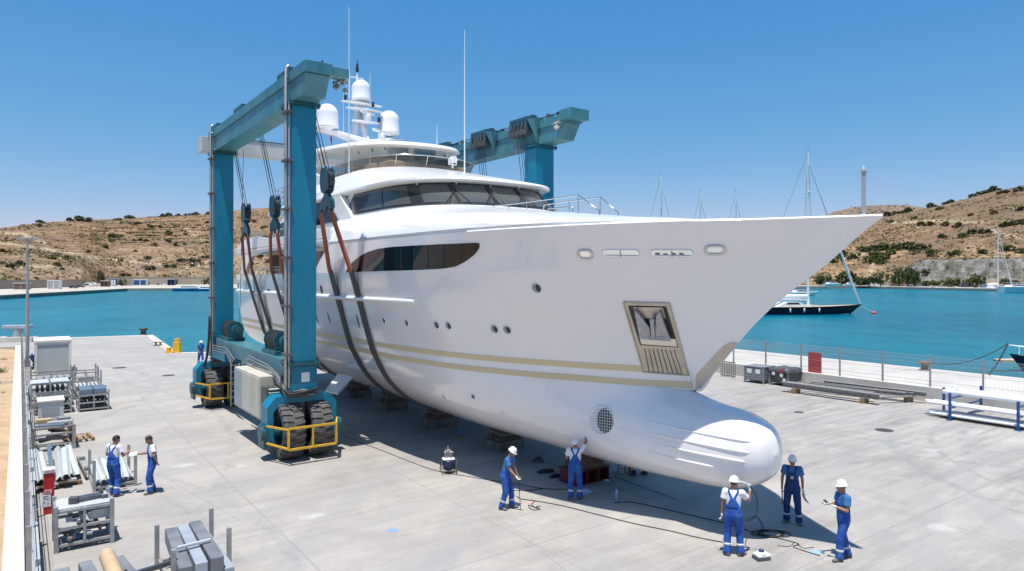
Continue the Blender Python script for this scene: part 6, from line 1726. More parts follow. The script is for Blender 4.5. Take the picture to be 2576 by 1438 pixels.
rag(2055,1390,.11,mat('blue_paper',(.25,.42,.62),.8),'small blue paper on the sunlit concrete beyond the coil',.01)
rag(1356,1162,.20,M_TARP,'crumpled black bag in the hull shadow',.18)
rag(988,1335,.12,mat('faded_blue',(.20,.30,.55),.8),'faded blue wipe flat on the sunlit yard',.006)
for (x,y,L2,lb) in ((1375,1190,.5,'black grinder lying in the shadow left of the red stand'),(1400,1202,.32,'dark tool beside the grinder left of the red stand')):
    p=up(x,y); mb=MB(); mb.tube([(-L2/2,0,.06),(0,0,.075),(L2/2,0,.06)],[.05,.075,.05],10); mb.cyl((-L2/2,0,.012),(-L2/2,0,.05),.09,n=14); o=mb.build('grinder',M_BLACK,None); o.location=p; o.rotation_euler=(0,0,.2); tag(o,lb,'grinder')
p=up(1520,1262); mb=MB(); mb.prism([(0,-.09),(.42,-.05),(.46,.05),(.04,.09)],0,.012); mb.bar((.4,0,.02),(.62,-.02,.05),.04,.03); o=mb.build('scraper',M_GALV,None); o.location=p; o.rotation_euler=(0,0,-.1); tag(o,'flat grey scraper blade lying in the bow shadow','scraper')
p=up(1915,1407); c=empty('sander',p,.25,'white boxy sander with blue knob on the ground by the feet','sander')
mb=MB(); mb.box((-.17,-.13,.0),(.17,.13,.07)); mb.build('base',M_DKST,c,bevel=.01)
mb=MB(); mb.box((-.15,-.12,.071),(.19,.12,.13)); mb.lathe([(.13,.131),(.11,.17),(.03,.18)],14); mb.build('housing',M_PAPER,c,bevel=.02)
mb=MB(); mb.lathe([(.06,.181),(.07,.21),(.03,.235)],12); mb.build('knob',mat('navy_knob',(.02,.03,.12),.4),c)
# stand with orange strap under the bow, beside the man under the hull
p=up(1563,1190); mb=MB(); mb.bar((-.10,0,0),(-.08,0,1.0),.06,.05); mb.bar((.14,0,0),(.10,0,1.0),.06,.05); 
for z in (.15,.4,.65,.9): mb.bar((-.09,0,z),(.12,0,z),.03,.03)
o=mb.build('step_ladder',M_GALV2,None); o.location=p; tag(o,'short grey ladder standing under the bow in shade','ladder')
p=up(1583,1192); mb=MB(); mb.tube([(0,0,0),(.02,0,.35),(0,0,.75)],[.05,.06,.045],10); o=mb.build('orange_sack',mat('orange_cloth',(.5,.20,.03),.8),None); o.location=p; tag(o,'slim orange sack standing beside the ladder under the bow','sack')
# ================================================================ PEOPLE
def skin_mat(name,c):
    return mat(name,c,.55,col2=tuple(k*.85 for k in c),scale=9)
M_SKIN=skin_mat('tanned_skin',(.36,.185,.115)); M_HAIR=mat('dark_hair',(.022,.017,.014),.6); M_LIP=mat('lips',(.24,.09,.07),.5)
M_EYE=mat('eye_dark',(.03,.025,.022),.4); M_HAT=mat('hard_hat_white',(.80,.80,.79),.25); M_TSW=mat('white_shirt_cloth',(.74,.74,.76),.85,bumpy=.25,scale=14)
M_TSB=mat('blue_shirt_cloth',(.045,.17,.36),.85,col2=(.03,.13,.30),scale=8,bumpy=.3)
M_OVB=mat('blue_overall_cloth',(.011,.075,.33),.8,col2=(.09,.20,.46),scale=6,lo=.52,hi=.78,bumpy=.5)
M_OVD=mat('navy_overall_cloth',(.010,.045,.17),.8,col2=(.008,.03,.12),scale=7,bumpy=.5)
M_REFL=mat('reflective_tape',(.55,.57,.60),.35); M_SHOE=mat('work_shoe',(.12,.105,.095),.75,col2=(.20,.18,.16),scale=9); M_GLOVE=mat('work_glove',(.66,.64,.58),.85); M_GLOVED=mat('dark_glove',(.10,.12,.15),.8)
M_BADGE=mat('badge_white',(.72,.72,.72),.5)
def remesh(mb,vox,smooth=2,name='m'):
    me=bpy.data.meshes.new(name); me.from_pydata(mb.v,[],mb.f); me.update()
    bm=bmesh.new(); bm.from_mesh(me); bmesh.ops.remove_doubles(bm,verts=bm.verts,dist=1e-5); bmesh.ops.recalc_face_normals(bm,faces=bm.faces); bm.to_mesh(me); bm.free()
    o=bpy.data.objects.new(name,me); COL.objects.link(o)
    md=o.modifiers.new('r','REMESH'); md.mode='VOXEL'; md.voxel_size=vox; md.use_smooth_shade=True
    if smooth: sm=o.modifiers.new('s','SMOOTH'); sm.iterations=smooth; sm.factor=.5
    dg=bpy.context.evaluated_depsgraph_get(); me2=bpy.data.meshes.new_from_object(o.evaluated_get(dg)); bpy.data.objects.remove(o)
    me2.polygons.foreach_set('use_smooth',[True]*len(me2.polygons)); return me2
def bvh(me):
    b=bmesh.new(); b.from_mesh(me); t=BVHTree.FromBMesh(b); b.free(); return t
def mo(me,name,mats,parent):
    me.materials.clear()
    for m in mats: me.materials.append(m)
    o=bpy.data.objects.new(name,me); COL.objects.link(o); return adopt(o,parent)
def capsule(mb,p,q,r0,r1,n=14):
    p=Vector(p);q=Vector(q); mb.tube([p,q],[r0,r1],n); mb.ball(p,r0,n); mb.ball(q,r1,n)
def loftE(mb,secs,M,n=20):
    """secs: (x, y, z, rx, ry)"""
    rows=[[tuple(M@Vector((x+rx*math.cos(2*math.pi*k/n),y+ry*math.sin(2*math.pi*k/n),z))) for k in range(n)] for (x,y,z,rx,ry) in secs]
    mb.grid(rows,close=True); mb.add(rows[0],[tuple(range(n-1,-1,-1))]); mb.add(rows[-1],[tuple(range(n))])
def person(foot,heading,label,pose,shirt,overall,hat=True,gloves=None,H=1.78,badge=False,group=None,oname='person'):
    """heading: compass of facing in world degrees (0 = +X, 90 = away from the camera). Local: x forward, y left, z up."""
    k=H/1.78
    root=empty(oname,(foot[0],foot[1],0),R(heading),label,'person',group); root.scale=(k,k,k)
    lean=R(pose.get('lean',0)); side=R(pose.get('side',0)); twist=R(pose.get('twist',0)); px,py,pz=pose.get('pelvis',(0,0,.962))
    P0=Vector((px,py,pz))
    TM=Matrix.Translation(P0)@Matrix.Rotation(twist,4,'Z')@Matrix.Rotation(lean,4,'Y')@Matrix.Rotation(side,4,'X')      # torso frame, origin at the pelvis
    sh={1:TM@Vector((.0,.185,.50)),-1:TM@Vector((.0,-.185,.50))}
    hy,hp_=pose.get('head',(0,0)); hr_=pose.get('tilt',0)
    neck=TM@Vector((.01,0,.56)); HM=Matrix.Translation(TM@Vector((.025,0,.62)))@Matrix.Rotation(twist+R(hy),4,'Z')@Matrix.Rotation(lean*.4+R(hp_),4,'Y')@Matrix.Rotation(R(hr_),4,'X')
    arms={}
    for sd in (1,-1):
        ua,fa=pose['arm'][sd][:2]; ua=Vector((ua[0],ua[1]*1,ua[2])).normalized(); fa=Vector(fa).normalized()
        e=sh[sd]+ua*.285; w=e+fa*.245; hd=Vector(pose['arm'][sd][2]).normalized() if len(pose['arm'][sd])>2 else fa
        arms[sd]=(sh[sd],e,w,hd)
    legs={}
    for sd in (1,-1):
        fx,fy,fz=pose['foot'][sd]; hip=P0+Matrix.Rotation(twist*.4,3,'Z')@Vector((0,.095*sd,-.02)); an=Vector((fx,fy,.09+fz))
        m=(hip+an)/2; d=(an-hip); L1=.435; h2=max(0,L1*L1-(d.length/2)**2); kn=m+Vector((1,.15*sd,0)).normalized()*math.sqrt(h2)
        legs[sd]=(hip,kn,an,R(pose['foot_yaw'][sd]) if 'foot_yaw' in pose else 0)
    # ---- body: one continuous skin
    mb=MB()
    loftE(mb,[(0,0,-.08,.085,.13),(0,0,.05,.09,.135),(0,0,.18,.085,.125),(.01,0,.32,.10,.145),(.01,0,.44,.095,.155),(0,0,.50,.07,.12),(.0,0,.54,.052,.06),(.012,0,.60,.05,.052)],TM)
    for sd in (1,-1):
        s_,e,w,hd=arms[sd]
        capsule(mb,s_,e,.050,.040); capsule(mb,e,w,.041,.028)
        hip,kn,an,fy=legs[sd]; capsule(mb,hip,kn,.078,.052); capsule(mb,kn,an,.052,.036)
        # hand: palm, four bent fingers, thumb from the side
        up_=Vector((0,0,1)); sidev=hd.cross(up_); sidev=sidev.normalized() if sidev.length>.2 else Vector((1,0,0)); pn=sidev.cross(hd).normalized()
        if len(pose['arm'][sd])>3: pn=Vector(pose['arm'][sd][3]); pn=(pn-hd*pn.dot(hd)).normalized(); sidev=hd.cross(pn).normalized()
        capsule(mb,w,w+hd*.045,.026,.030); 
        for q in (-1,0,1): capsule(mb,w+hd*.03+sidev*.018*q,w+hd*.085+sidev*.024*q,.016,.015,10)
        curl=pose.get('curl',{1:35,-1:35})[sd]
        for i,(off,L3) in enumerate(((-.030,.062),(-.010,.074),(.010,.070),(.030,.055))):
            p=w+hd*.09+sidev*off; a=0
            for j,seg in enumerate((.45,.32,.27)):
                a+=R(curl)*(.7+.2*j); d=hd*math.cos(a)+pn*math.sin(a); q=p+d*(L3*1.25*seg); capsule(mb,p,q,.0105-.001*j,.0095-.001*j,8); p=q
        th=w+hd*.03-sidev*.030; d=(hd*.75-sidev*.55+pn*.35).normalized(); q=th+d*.035; capsule(mb,th,q,.013,.011,8); d2=(hd*.9+pn*.4).normalized(); capsule(mb,q,q+d2*.032,.011,.009,8)
    # head
    def hv(x,y,z): return HM@Vector((x,y,z))
    loftE(mb,[(.050,0,-.035,.030,.040),(.035,0,-.015,.066,.056),(.022,0,.02,.084,.066),(.012,0,.06,.094,.073),(.006,0,.10,.098,.076),(.0,0,.14,.096,.076),(-.004,0,.175,.083,.066),(-.006,0,.198,.055,.045),(-.006,0,.208,.02,.018)],HM,22)
    capsule(mb,hv(.098,0,.085),hv(.122,0,.052),.010,.017,8)
    capsule(mb,hv(.10,-.035,.098),hv(.10,.035,.098),.010,.010,8)
    capsule(mb,hv(.085,-.02,.018),hv(.085,.02,.018),.013,.013,8); capsule(mb,hv(.07,0,-.018),hv(.08,0,-.014),.022,.02,8)
    for sd in (1,-1): capsule(mb,hv(.0,.078*sd,.05),hv(-.012,.082*sd,.085),.012,.017,8)
    capsule(mb,hv(-.015,0,.02),neck,.056,.055)
    me=remesh(mb,.0085,2,oname+'_body')
    hi=HM.inverted(); mi=[]
    wr={sd:(arms[sd][2],arms[sd][3]) for sd in (1,-1)}
    for p in me.polygons:
        c=p.center; l=hi@c; m_=0
        if l.length<.3:
            if l.x<.045+.02*math.sin(l.y*60) and l.z>.045 and abs(l.y)<.12 and not (abs(l.y)>.07 and l.z<.10 and l.x>-.03): m_=1
            if l.z>.155: m_=1
            for ey in (-.032,.032):
                if l.x>.07 and abs(l.y-ey)<.015 and abs(l.z-.083)<.007: m_=2
                if l.x>.07 and abs(l.y-ey)<.020 and abs(l.z-.103)<.005: m_=1
            if l.x>.07 and abs(l.y)<.024 and abs(l.z-.020)<.006: m_=3
        if gloves:
            for sd in (1,-1):
                if gloves.get(sd) and (c-wr[sd][0]).dot(wr[sd][1])>-.015 and (c-wr[sd][0]).length<.24: m_=4
        mi.append(m_)
    gm=M_GLOVE
    if gloves and any(v=='dark' for v in gloves.values()): gm=M_GLOVED
    body=mo(me,'body',[M_SKIN,M_HAIR,M_EYE,M_LIP,gm],root); me.polygons.foreach_set('material_index',mi)
    # ---- shirt
    mb=MB()
    loftE(mb,[(0,0,.02,.115,.165),(0,0,.14,.11,.155),(.008,0,.28,.122,.168),(.01,0,.40,.122,.180),(.004,0,.47,.105,.170),(0,0,.525,.078,.115),(.0,0,.55,.066,.072)],TM)
    for sd in (1,-1):
        s_,e,w,hd=arms[sd]; d=(e-s_); capsule(mb,TM@Vector((0,.10*sd,.475)),s_,.082,.074); mb.tube([s_,s_+d*.35,s_+d*.62],[.076,.076,.082],14); mb.ball(s_,.075,12)
    ms=remesh(mb,.013,2,'shirt'); SB=bvh(ms); mo(ms,'shirt',[shirt],root)
    # ---- overalls: trousers with a waist, bib front and back, straps
    mb=MB()
    loftE(mb,[(0,0,-.13,.10,.15),(0,0,-.05,.132,.180),(0,0,.05,.135,.180),(0,0,.15,.128,.172),(.004,0,.19,.124,.168)],TM)
    for sd in (1,-1):
        hip,kn,an,fy=legs[sd]; capsule(mb,hip,kn,.112,.088); d=an-kn
        mb.tube([kn,kn+d*.35,kn+d*.75,an+Vector((0,0,-.02))],[.088,.084,.080,.090],16); mb.ball(kn,.089,14)
        # creased cloth: a few soft rolls at knee and ankle
        for f,rr in ((.12,.087),(.86,.089),(.96,.092)): 
            c=kn+d*f; mb.ball(c+Vector((.004,.004*sd,0)),rr,12,sc=(1,1,.35))
    mt=remesh(mb,.014,2,'overalls')
    for v in mt.vertices:
        n=mnoise.noise(Vector((v.co.x*14,v.co.y*14,v.co.z*9+heading)))+.6*mnoise.noise(Vector((v.co.x*30,v.co.y*30,v.co.z*22))); v.co+=v.normal*(.009*n)
    OB=bvh(mt); ov=mo(mt,'overalls',[overall],root)
    def proj(y,z,sgn):
        o=TM@Vector((sgn*.6,y,z)); d=(TM.to_3x3()@Vector((-sgn,0,0))).normalized()
        a=SB.ray_cast(o,d); b=OB.ray_cast(o,d); best=None
        for h in (a,b):
            if h[0] is not None and (best is None or h[3]<best[3]): best=h
        if best is None: return None
        return best[0]-d*.007
    def sheet(name,rows,m,th=.008):
        rows=[r for r in rows if all(x is not None for x in r)]
        if len(rows)<2: return
        mb=MB(); mb.grid([[tuple(x) for x in r] for r in rows]); o=mb.build(name,m,root,solid=th); o.modifiers['solid'].offset=0; return o
    # front bib
    sheet('bib',[[proj(-w+2*w*j/6,z,1) for j in range(7)] for z,w in ((.15,.150),(.20,.140),(.26,.118),(.32,.108),(.40,.100))],overall)
    # back panel narrowing to the straps
    sheet('back_panel',[[proj(-w+2*w*j/6,z,-1) for j in range(7)] for z,w in ((.15,.155),(.20,.140),(.27,.105),(.34,.070),(.38,.050))],overall)
    for sd in (1,-1):
        rows=[]
        for f in np.linspace(0,1,9):                       # up the back
            z=.36+.155*f; y=sd*(.025+.075*f); rows.append([proj(y-.024,z,-1),proj(y+.024,z,-1)])
        top=[]
        for f in (.25,.5,.75):
            o=TM@Vector((-.07+.14*f,sd*.10,.9)); d=(TM.to_3x3()@Vector((0,0,-1))).normalized(); r=[]
            for e in (-.024,.024):
                h=SB.ray_cast(TM@Vector((-.07+.14*f,sd*.10+e,.9)),d); r.append(h[0]-d*.007 if h[0] is not None else None)
            top.append(r)
        fr_=[]
        for f in np.linspace(0,1,7):
            z=.515-.13*f; y=sd*(.10-.015*f); fr_.append([proj(y-.024,z,1),proj(y+.024,z,1)])
        sheet('strap',rows+top+fr_,overall,.007)
    # reflective bands on the shins, shoes
    for sd in (1,-1):
        hip,kn,an,fy=legs[sd]; d=(an-kn).normalized(); c=kn+(an-kn)*pose.get('band',.62); rows=[]
        x=d.orthogonal().normalized(); y=d.cross(x)
        for zz in (-.028,.028):
            r=[]
            for j in range(20):
                a=2*math.pi*j/20; v=x*math.cos(a)+y*math.sin(a); cc=c+d*zz; h=OB.ray_cast(cc+v*.25,-v); r.append(tuple((h[0] if h[0] is not None and (h[0]-cc).length<.16 else cc+v*.085)+v*.004))
            rows.append(r)
        mb=MB(); mb.grid(rows,close=True); mb.build('reflective_band',M_REFL,root,solid=.004)
        mb=MB(); A=Matrix.Translation((an.x,an.y,an.z-.09))@Matrix.Rotation(fy,4,'Z')
        secs=[(-.085,.045,.03,.075),(-.05,.062,.04,.10),(.0,.062,.042,.105),(.06,.045,.046,.075),(.12,.034,.048,.055),(.17,.026,.04,.04),(.19,.018,.02,.022)]
        rows=[[tuple(A@Vector((x_,w_*math.cos(2*math.pi*j/12),max(.004,.035+h_*.75*math.sin(2*math.pi*j/12))))) for j in range(12)] for x_,zc,w_,h_ in secs]
        mb.grid(rows,close=True); mb.add(rows[0],[tuple(range(12))]); mb.add(rows[-1],[tuple(range(12))]); mb.build('shoe',M_SHOE,root,recalc=True)
    if hat:
        mb=MB(); prof=[(.122,.112),(.124,.118),(.110,.124),(.106,.150),(.095,.190),(.070,.222),(.035,.238),(.004,.242)]
        rows=[[tuple(HM@Vector((r*1.12*math.cos(2*math.pi*j/28)-.002+(.028 if i<2 and math.cos(2*math.pi*j/28)>.3 else 0)*(math.cos(2*math.pi*j/28)),r*.92*math.sin(2*math.pi*j/28),z-(.010*max(0,math.cos(2*math.pi*j/28)) if i<2 else 0)))) for j in range(28)] for i,(r,z) in enumerate(prof)]
        mb.grid(rows,close=True); mb.add(rows[-1],[tuple(range(28))]); mb.tube([tuple(HM@Vector((-.09+.18*f,0,.205+.040*math.sin(math.pi*f)))) for f in np.linspace(0,1,7)],.010,6); mb.build('hard_hat',M_HAT,root,recalc=True)
    else:
        mb=MB()
        loftE(mb,[(-.022,0,.045,.080,.074),(-.018,0,.085,.088,.082),(-.010,0,.13,.094,.083),(.0,0,.165,.096,.077),(.0,0,.195,.075,.060),(-.002,0,.216,.03,.026)],HM,22)
        mh=remesh(mb,.012,1,'hair')
        for v in mh.vertices: v.co+=v.normal*(.006*mnoise.noise(v.co*60))
        mo(mh,'hair',[M_HAIR],root)
    if badge:
        mb=MB(); b0=[proj(y,z,1) for y,z in ((.045,.24),(-.025,.24),(-.025,.31),(.045,.31))]
        if all(b0):
            n=(TM.to_3x3()@Vector((1,0,0)))*.008; mb.add([tuple(p+n) for p in b0],[(0,1,2,3)]); bo=mb.build('badge',M_BADGE,root,solid=.003)
            mb=MB()
            for z in (.262,.285):
                a=proj(.032,z,1)+n*1.6; b=proj(-.012,z,1)+n*1.6; mb.bar(a,b,.006,.004)
            mb.build('badge_print',M_BLACK,bo)
    root['_hand']=[list(root.matrix_basis@(arms[sd][2]+arms[sd][3]*.10)) for sd in (1,-1)][0]
    def hand(sd):
        M=Matrix.Translation(root.location)@Matrix.Rotation(root.rotation_euler.z,4,'Z')@Matrix.Scale(k,4); return M@(arms[sd][2]+arms[sd][3]*.095)
    del root['_hand']
    return root,hand
ST_FEET={1:(.02,.12,0),-1:(-.02,-.12,0)}
def w_at(x,y): p=up(x,y); return (p.x,p.y)
DOWN=((.05,.10,-1),(.15,.0,-1))
# bareheaded man seen from behind at the open stillage
r_,h1=person(w_at(285,1248),78,'bareheaded man in white t-shirt and blue bib overalls seen from behind at the stillage',
   dict(lean=4,head=(-25,18),arm={1:((.15,.35,-1),(.9,-.25,.1)),-1:((.15,-.35,-1),(.9,.25,.1))},foot={1:(.06,.13,0),-1:(-.06,-.15,0)},foot_yaw={1:15,-1:-35}),M_TSW,M_OVB,hat=False,H=1.80)
r_,h2=person(w_at(384,1240),215,'bareheaded man in white t-shirt and blue overalls looking down at a sheet',
   dict(lean=3,head=(12,25),arm={1:((-.15,.45,-1),(-.35,-.25,-1)),-1:((.25,-.25,-1),(1,.15,.05))},foot={1:(.08,.11,0),-1:(-.04,-.11,0)},foot_yaw={1:15,-1:-10}),M_TSW,M_OVB,hat=False,badge=True,H=1.76)
q=h2(-1); mb=MB(); mb.box((-.11,-.14,0),(.11,.14,.004)); o=mb.build('paper_sheet',M_PAPER,None); o.location=q+Vector((-.06,-.05,.02)); o.rotation_euler=(.15,-.1,.4); tag(o,'white paper sheet in the hand of the bareheaded man looking down','paper')
person(w_at(505,917),-40,'man in blue work clothes and white hard hat walking behind the hoist wheels',
   dict(lean=3,head=(40,0),arm={1:((.25,.12,-1),(.7,0,-.6)),-1:((.1,-.15,-1),(.5,.1,-.8))},foot={1:(.22,.09,0),-1:(-.20,-.09,0)},foot_yaw={1:5,-1:-10}),M_OVB,M_OVB,H=1.74)
r_,h4=person(w_at(1276,1280),-18,'man in blue t-shirt and stained overalls holding a hose at the shadow edge',
   dict(lean=14,head=(-10,22),pelvis=(-.06,0,.955),arm={1:((.15,.3,-1),(.4,.1,-1)),-1:((.35,-.12,-1),(.75,.05,-.75))},foot={1:(.10,.12,0),-1:(-.13,-.13,0)},foot_yaw={1:12,-1:-20}),M_TSB,M_OVB,gloves={-1:'w'})
r_,h5=person(w_at(1447,1257),84,'man in white shirt and blue overalls reaching up to touch the hull',
   dict(lean=-2,side=0,head=(-12,-22),arm={1:((.35,.25,-1),(.9,-.1,.35)),-1:((.35,-.45,.8),(.25,.05,1),(.4,.5,.75))},foot={1:(.0,.13,0),-1:(.02,-.13,0)},foot_yaw={1:12,-1:-40},curl={1:25,-1:18}),M_TSW,M_OVB,gloves={-1:'dark'},H=1.80)
r_,h6=person(w_at(1845,1398),75,'man in white t-shirt and hard hat seen from behind raising a grinder',
   dict(lean=3,twist=-8,head=(-38,4),arm={1:((-.05,.2,-1),(.1,.05,-1)),-1:((.45,-.55,-.75),(.35,-.15,1),(.1,.35,.9))},foot={1:(-.02,.14,0),-1:(.02,-.16,0)},foot_yaw={1:25,-1:-40},curl={1:30,-1:60}),M_TSW,M_OVB,gloves={1:'w',-1:'w'},H=1.83)
r_,h7=person(w_at(1993,1316),-118,'man in dark blue shirt and navy overalls standing in the shade facing the camera',
   dict(lean=0,head=(18,8),arm={1:((.02,.22,-1),(.08,.05,-1)),-1:((.02,-.22,-1),(.1,-.02,-1))},foot={1:(.05,.17,0),-1:(-.02,-.14,0)},foot_yaw={1:18,-1:-25}),M_TSB,M_OVD,gloves={1:'w'},badge=True,H=1.80)
r_,h8=person(w_at(2122,1408),172,'man in blue t-shirt and hard hat in profile holding a small tool in both hands',
   dict(lean=1,twist=12,head=(-8,4),arm={1:((.15,.25,-1),(.95,-.42,.25)),-1:((.1,-.3,-1),(.95,.35,.05))},foot={1:(.13,.13,0),-1:(-.14,-.13,0)},foot_yaw={1:25,-1:-20},curl={1:55,-1:50}),M_TSB,M_OVB,gloves={1:'w',-1:'w'},H=1.82)
person(w_at(1607,1196),150,'man in dark work clothes bending under the bow with only his legs showing',
   dict(lean=62,pelvis=(-.22,0,.86),head=(0,-30),arm={1:((.5,.1,-.8),(.7,0,-.6)),-1:((.5,-.1,-.8),(.7,0,-.6))},foot={1:(.12,.14,0),-1:(-.18,-.14,0)},foot_yaw={1:10,-1:-10}),M_TSB,M_OVD,hat=True)
person(w_at(84,930),30,'man in white shirt bending beside the site cabin by the mesh fence',
   dict(lean=35,pelvis=(-.1,0,.90),head=(0,10),arm={1:((.6,.1,-.8),(.8,0,-.6)),-1:((.6,-.1,-.8),(.8,0,-.6))},foot={1:(.08,.13,0),-1:(-.08,-.13,0)},foot_yaw={1:10,-1:-10}),M_TSW,M_OVD,hat=False)
# things in their hands
q=h4(-1); g=up(1308,1258); g0=up(1306,1235)
mb=MB(); C_=catmull([(q.x,q.z+.06),(q.x+.02,q.z-.15),(g0.x,.25),(g.x,.02)],20); ys=np.linspace(q.y,g.y,len(C_)); mb.tube([(c[0],float(y),max(.014,c[1])) for c,y in zip(C_,ys)],.012,6); tag(mb.build('hose',M_HOSE,None),'black hose hanging from the glove of the man at the shadow edge','hose')
q=h5(-1); mb=MB(); mb.bar((-.10,0,0),(.05,0,0),.03,.02); mb.cbox((-.11,0,.01),(.05,.09,.03)); o=mb.build('scraper',M_OLDW,None); o.location=q+Vector((-.05,.04,.04)); o.rotation_euler=(.3,.2,.2); tag(o,'small scraper held against the hull by the reaching man','scraper')
q=h6(-1); mb=MB(); mb.tube([(-.20,0,.06),(-.12,0,.04),(.0,0,0),(.07,0,-.04)],[.035,.042,.032,.028],10); mb.cyl((-.205,0,.062),(-.25,0,.075),.045,n=12); o=mb.build('grinder',mat('grey_tool',(.42,.45,.44),.45),None); o.location=q+Vector((-.02,0,.03)); o.rotation_euler=(0,0,.1); tag(o,'grey hand grinder raised by the man seen from behind','grinder')
pts=[(q.x+.05,q.z-.03)]; P3=[Vector((q.x+.05,q.y,q.z-.03)),Vector((q.x+.19,q.y-.02,q.z-.22)),Vector((q.x+.20,q.y,q.z-.55)),Vector((q.x+.05,q.y,q.z-.85))]; e1=up(1918,1326); e2=up(1905,1345)
P3+=[Vector((e1.x-.14,e1.y-.1,.25)),Vector((e1.x,e1.y,.02)),Vector((e2.x,e2.y,.02))]
cx_=catmull([(p.x,p.z) for p in P3],60); cy_=catmull([(p.y,p.z) for p in P3],60)
mb=MB(); mb.tube([(a[0],b[0],max(.016,(a[1]+b[1])/2)) for a,b in zip(cx_,cy_)],.012,6); tag(mb.build('cable',M_HOSE,None),'black cable looping down from the raised grinder to the coil','cable')
q=h7(-1); mb=MB(); mb.bar((0,0,.05),(.02,.01,-.38),.05,.018); mb.cyl((.0,.0,.06),(.005,0,-.06),.02,n=8); o=mb.build('long_knife_tool',M_GALV,None); o.location=q; tag(o,'long thin filler blade in the right hand of the man in the shade','blade')
q=h7(1); mb=MB(); mb.tube([(0,0,.06),(.01,0,-.06),(.05,-.02,-.17),(.13,-.05,-.26)],[.03,.032,.03,.012],8); o=mb.build('leather_glove',mat('leather_glove',(.36,.30,.20),.8),None); o.location=q; tag(o,'limp leather glove in the left hand of the man in the shade','glove')
q=(h8(1)+h8(-1))/2; mb=MB(); mb.tube([(0,0,0),(-.05,0,.05),(-.09,0,.05)],[.025,.03,.02],8); mb.cyl((-.03,-.04,.02),(-.03,.04,.02),.022,n=8); o=mb.build('spray_gun',M_DKST,None); o.location=q+Vector((0,0,.04)); tag(o,'small dark spray gun in the gloves of the man in profile','spray gun')
# ================================================================ FAR SHORE, BOATS, PLANTS
def leaf_mat(name,a,b_):
    m,nt,b=nodes(name); oi=N(nt,'ShaderNodeObjectInfo'); f=noise(nt,coords(nt),1.3,4,.7)
    s=N(nt,'ShaderNodeMath',operation='MULTIPLY_ADD'); L(nt,oi.outputs['Random'],s.inputs[0]); s.inputs[1].default_value=.45; L(nt,f,s.inputs[2])
    c=ramp(nt,s.outputs[0],[(.45,a),(.95,b_)]).outputs[0]; L(nt,c,b.inputs['Base Color']); b.inputs['Roughness'].default_value=.8; b.inputs['Specular IOR Level'].default_value=.15
    return m
M_LEAFD=leaf_mat('dark_scrub_leaf',(.028,.034,.014),(.075,.072,.030)); M_LEAFG=leaf_mat('green_tree_leaf',(.038,.055,.016),(.095,.105,.035)); M_LEAFO=leaf_mat('olive_scrub_leaf',(.07,.065,.028),(.135,.115,.055))
M_TRUNK=mat('bark',(.10,.075,.055),.9)
def leafball(rng,nclump,nleaf,rx,ry,rz,size,base=.0):
    """clumps of small leaf faces through an uneven crown, unit-sized"""
    mb=MB(); cl=[]
    for k in range(nclump):
        a=rng.uniform(0,6.283); u=rng.random()**.5; z=rng.uniform(.0,1.0)
        w=(1-(2*z-1)**2)**.5*.9+.15
        cl.append((rx*u*w*math.cos(a),ry*u*w*math.sin(a),base+rz*z,rng.uniform(.22,.42)))
    for (cx,cy,cz,cr) in cl:
        for q in range(nleaf):
            d=Vector((rng.gauss(0,1),rng.gauss(0,1),rng.gauss(0,.8))); d.normalize(); p=Vector((cx,cy,cz))+d*cr*rng.uniform(.55,1.0)*min(rx,1)
            if p.z<0.01: p.z=.01+rng.random()*.05
            n=(d+Vector((rng.uniform(-.7,.7),rng.uniform(-.7,.7),rng.uniform(-.3,.9)))).normalized(); x=n.orthogonal().normalized(); y=n.cross(x); s=size*rng.uniform(.6,1.3)
            mb.add([tuple(p-x*s-y*s*.6),tuple(p+x*s-y*s*.6),tuple(p+x*s*.7+y*s),tuple(p-x*s*.7+y*s)],[(0,1,2,3)])
    return mb
rb=random.Random(21)
protos={}
for nm,m in (('d',M_LEAFD),('g',M_LEAFG),('o',M_LEAFO)):
    protos[nm]=[]
    for v in range(3):
        mb=leafball(rb,16,26,.5,.5,.42,.055); me=bpy.data.meshes.new('bush'); me.from_pydata(mb.v,[],mb.f); me.materials.append(m); me.update(); protos[nm].append(me)
def bush(p,w,h,kind,label,group,v=None):
    o=bpy.data.objects.new('bush',rb.choice(protos[kind])); COL.objects.link(o); o.location=p-Vector((0,0,.12*h)); o.scale=(w,w,h/.6); o.rotation_euler=(0,0,rb.uniform(0,6.28)); tag(o,label,'bush',group); return o
LB='dark green shrub on the dry brown hillside left of the yacht'; LR='dark green shrub on the brown hillside right of the bow'
left_b=[(101,561,17),(176,556,18),(205,557,30),(222,557,20),(297,555,14),(326,551,22),(410,546,15),(424,545,18),(449,544,12),(468,543,11),(482,542,14),(494,541,14),(524,540,14),(100,571,14),(291,598,25),(344,567,12),(380,572,14),(402,573,12),(281,609,14),(336,608,11),(355,607,14),(368,608,12),(425,610,18),(423,592,18),(467,593,11),(391,620,16),(442,619,16),(464,616,11),(340,636,11),(9,635,20),(51,666,22),(31,676,24),(144,671,20),(167,651,14),(132,654,16),(157,681,12),(372,652,14),(452,659,16),(466,659,16),(483,658,16),(498,659,16),(518,651,18),(370,680,20),(384,681,18),(420,675,16),(436,674,16),(518,612,11),(304,658,12),(264,625,20),(219,637,12),(91,704,10),(310,697,14),(324,697,12),(521,563,12),(640,560,14),(664,575,16),(620,610,12),(645,630,16),(668,600,14),(655,650,18),(680,660,20),(632,665,16),(700,640,14),(612,580,12)]
for (x,y,w) in left_b:
    p=hill_at(LEFT,x,y); W_=w*p.y/F_PX; bush(p,W_*1.1,W_*.62,'d' if rb.random()<.7 else 'o',LB,'shrubs on the left hillside')
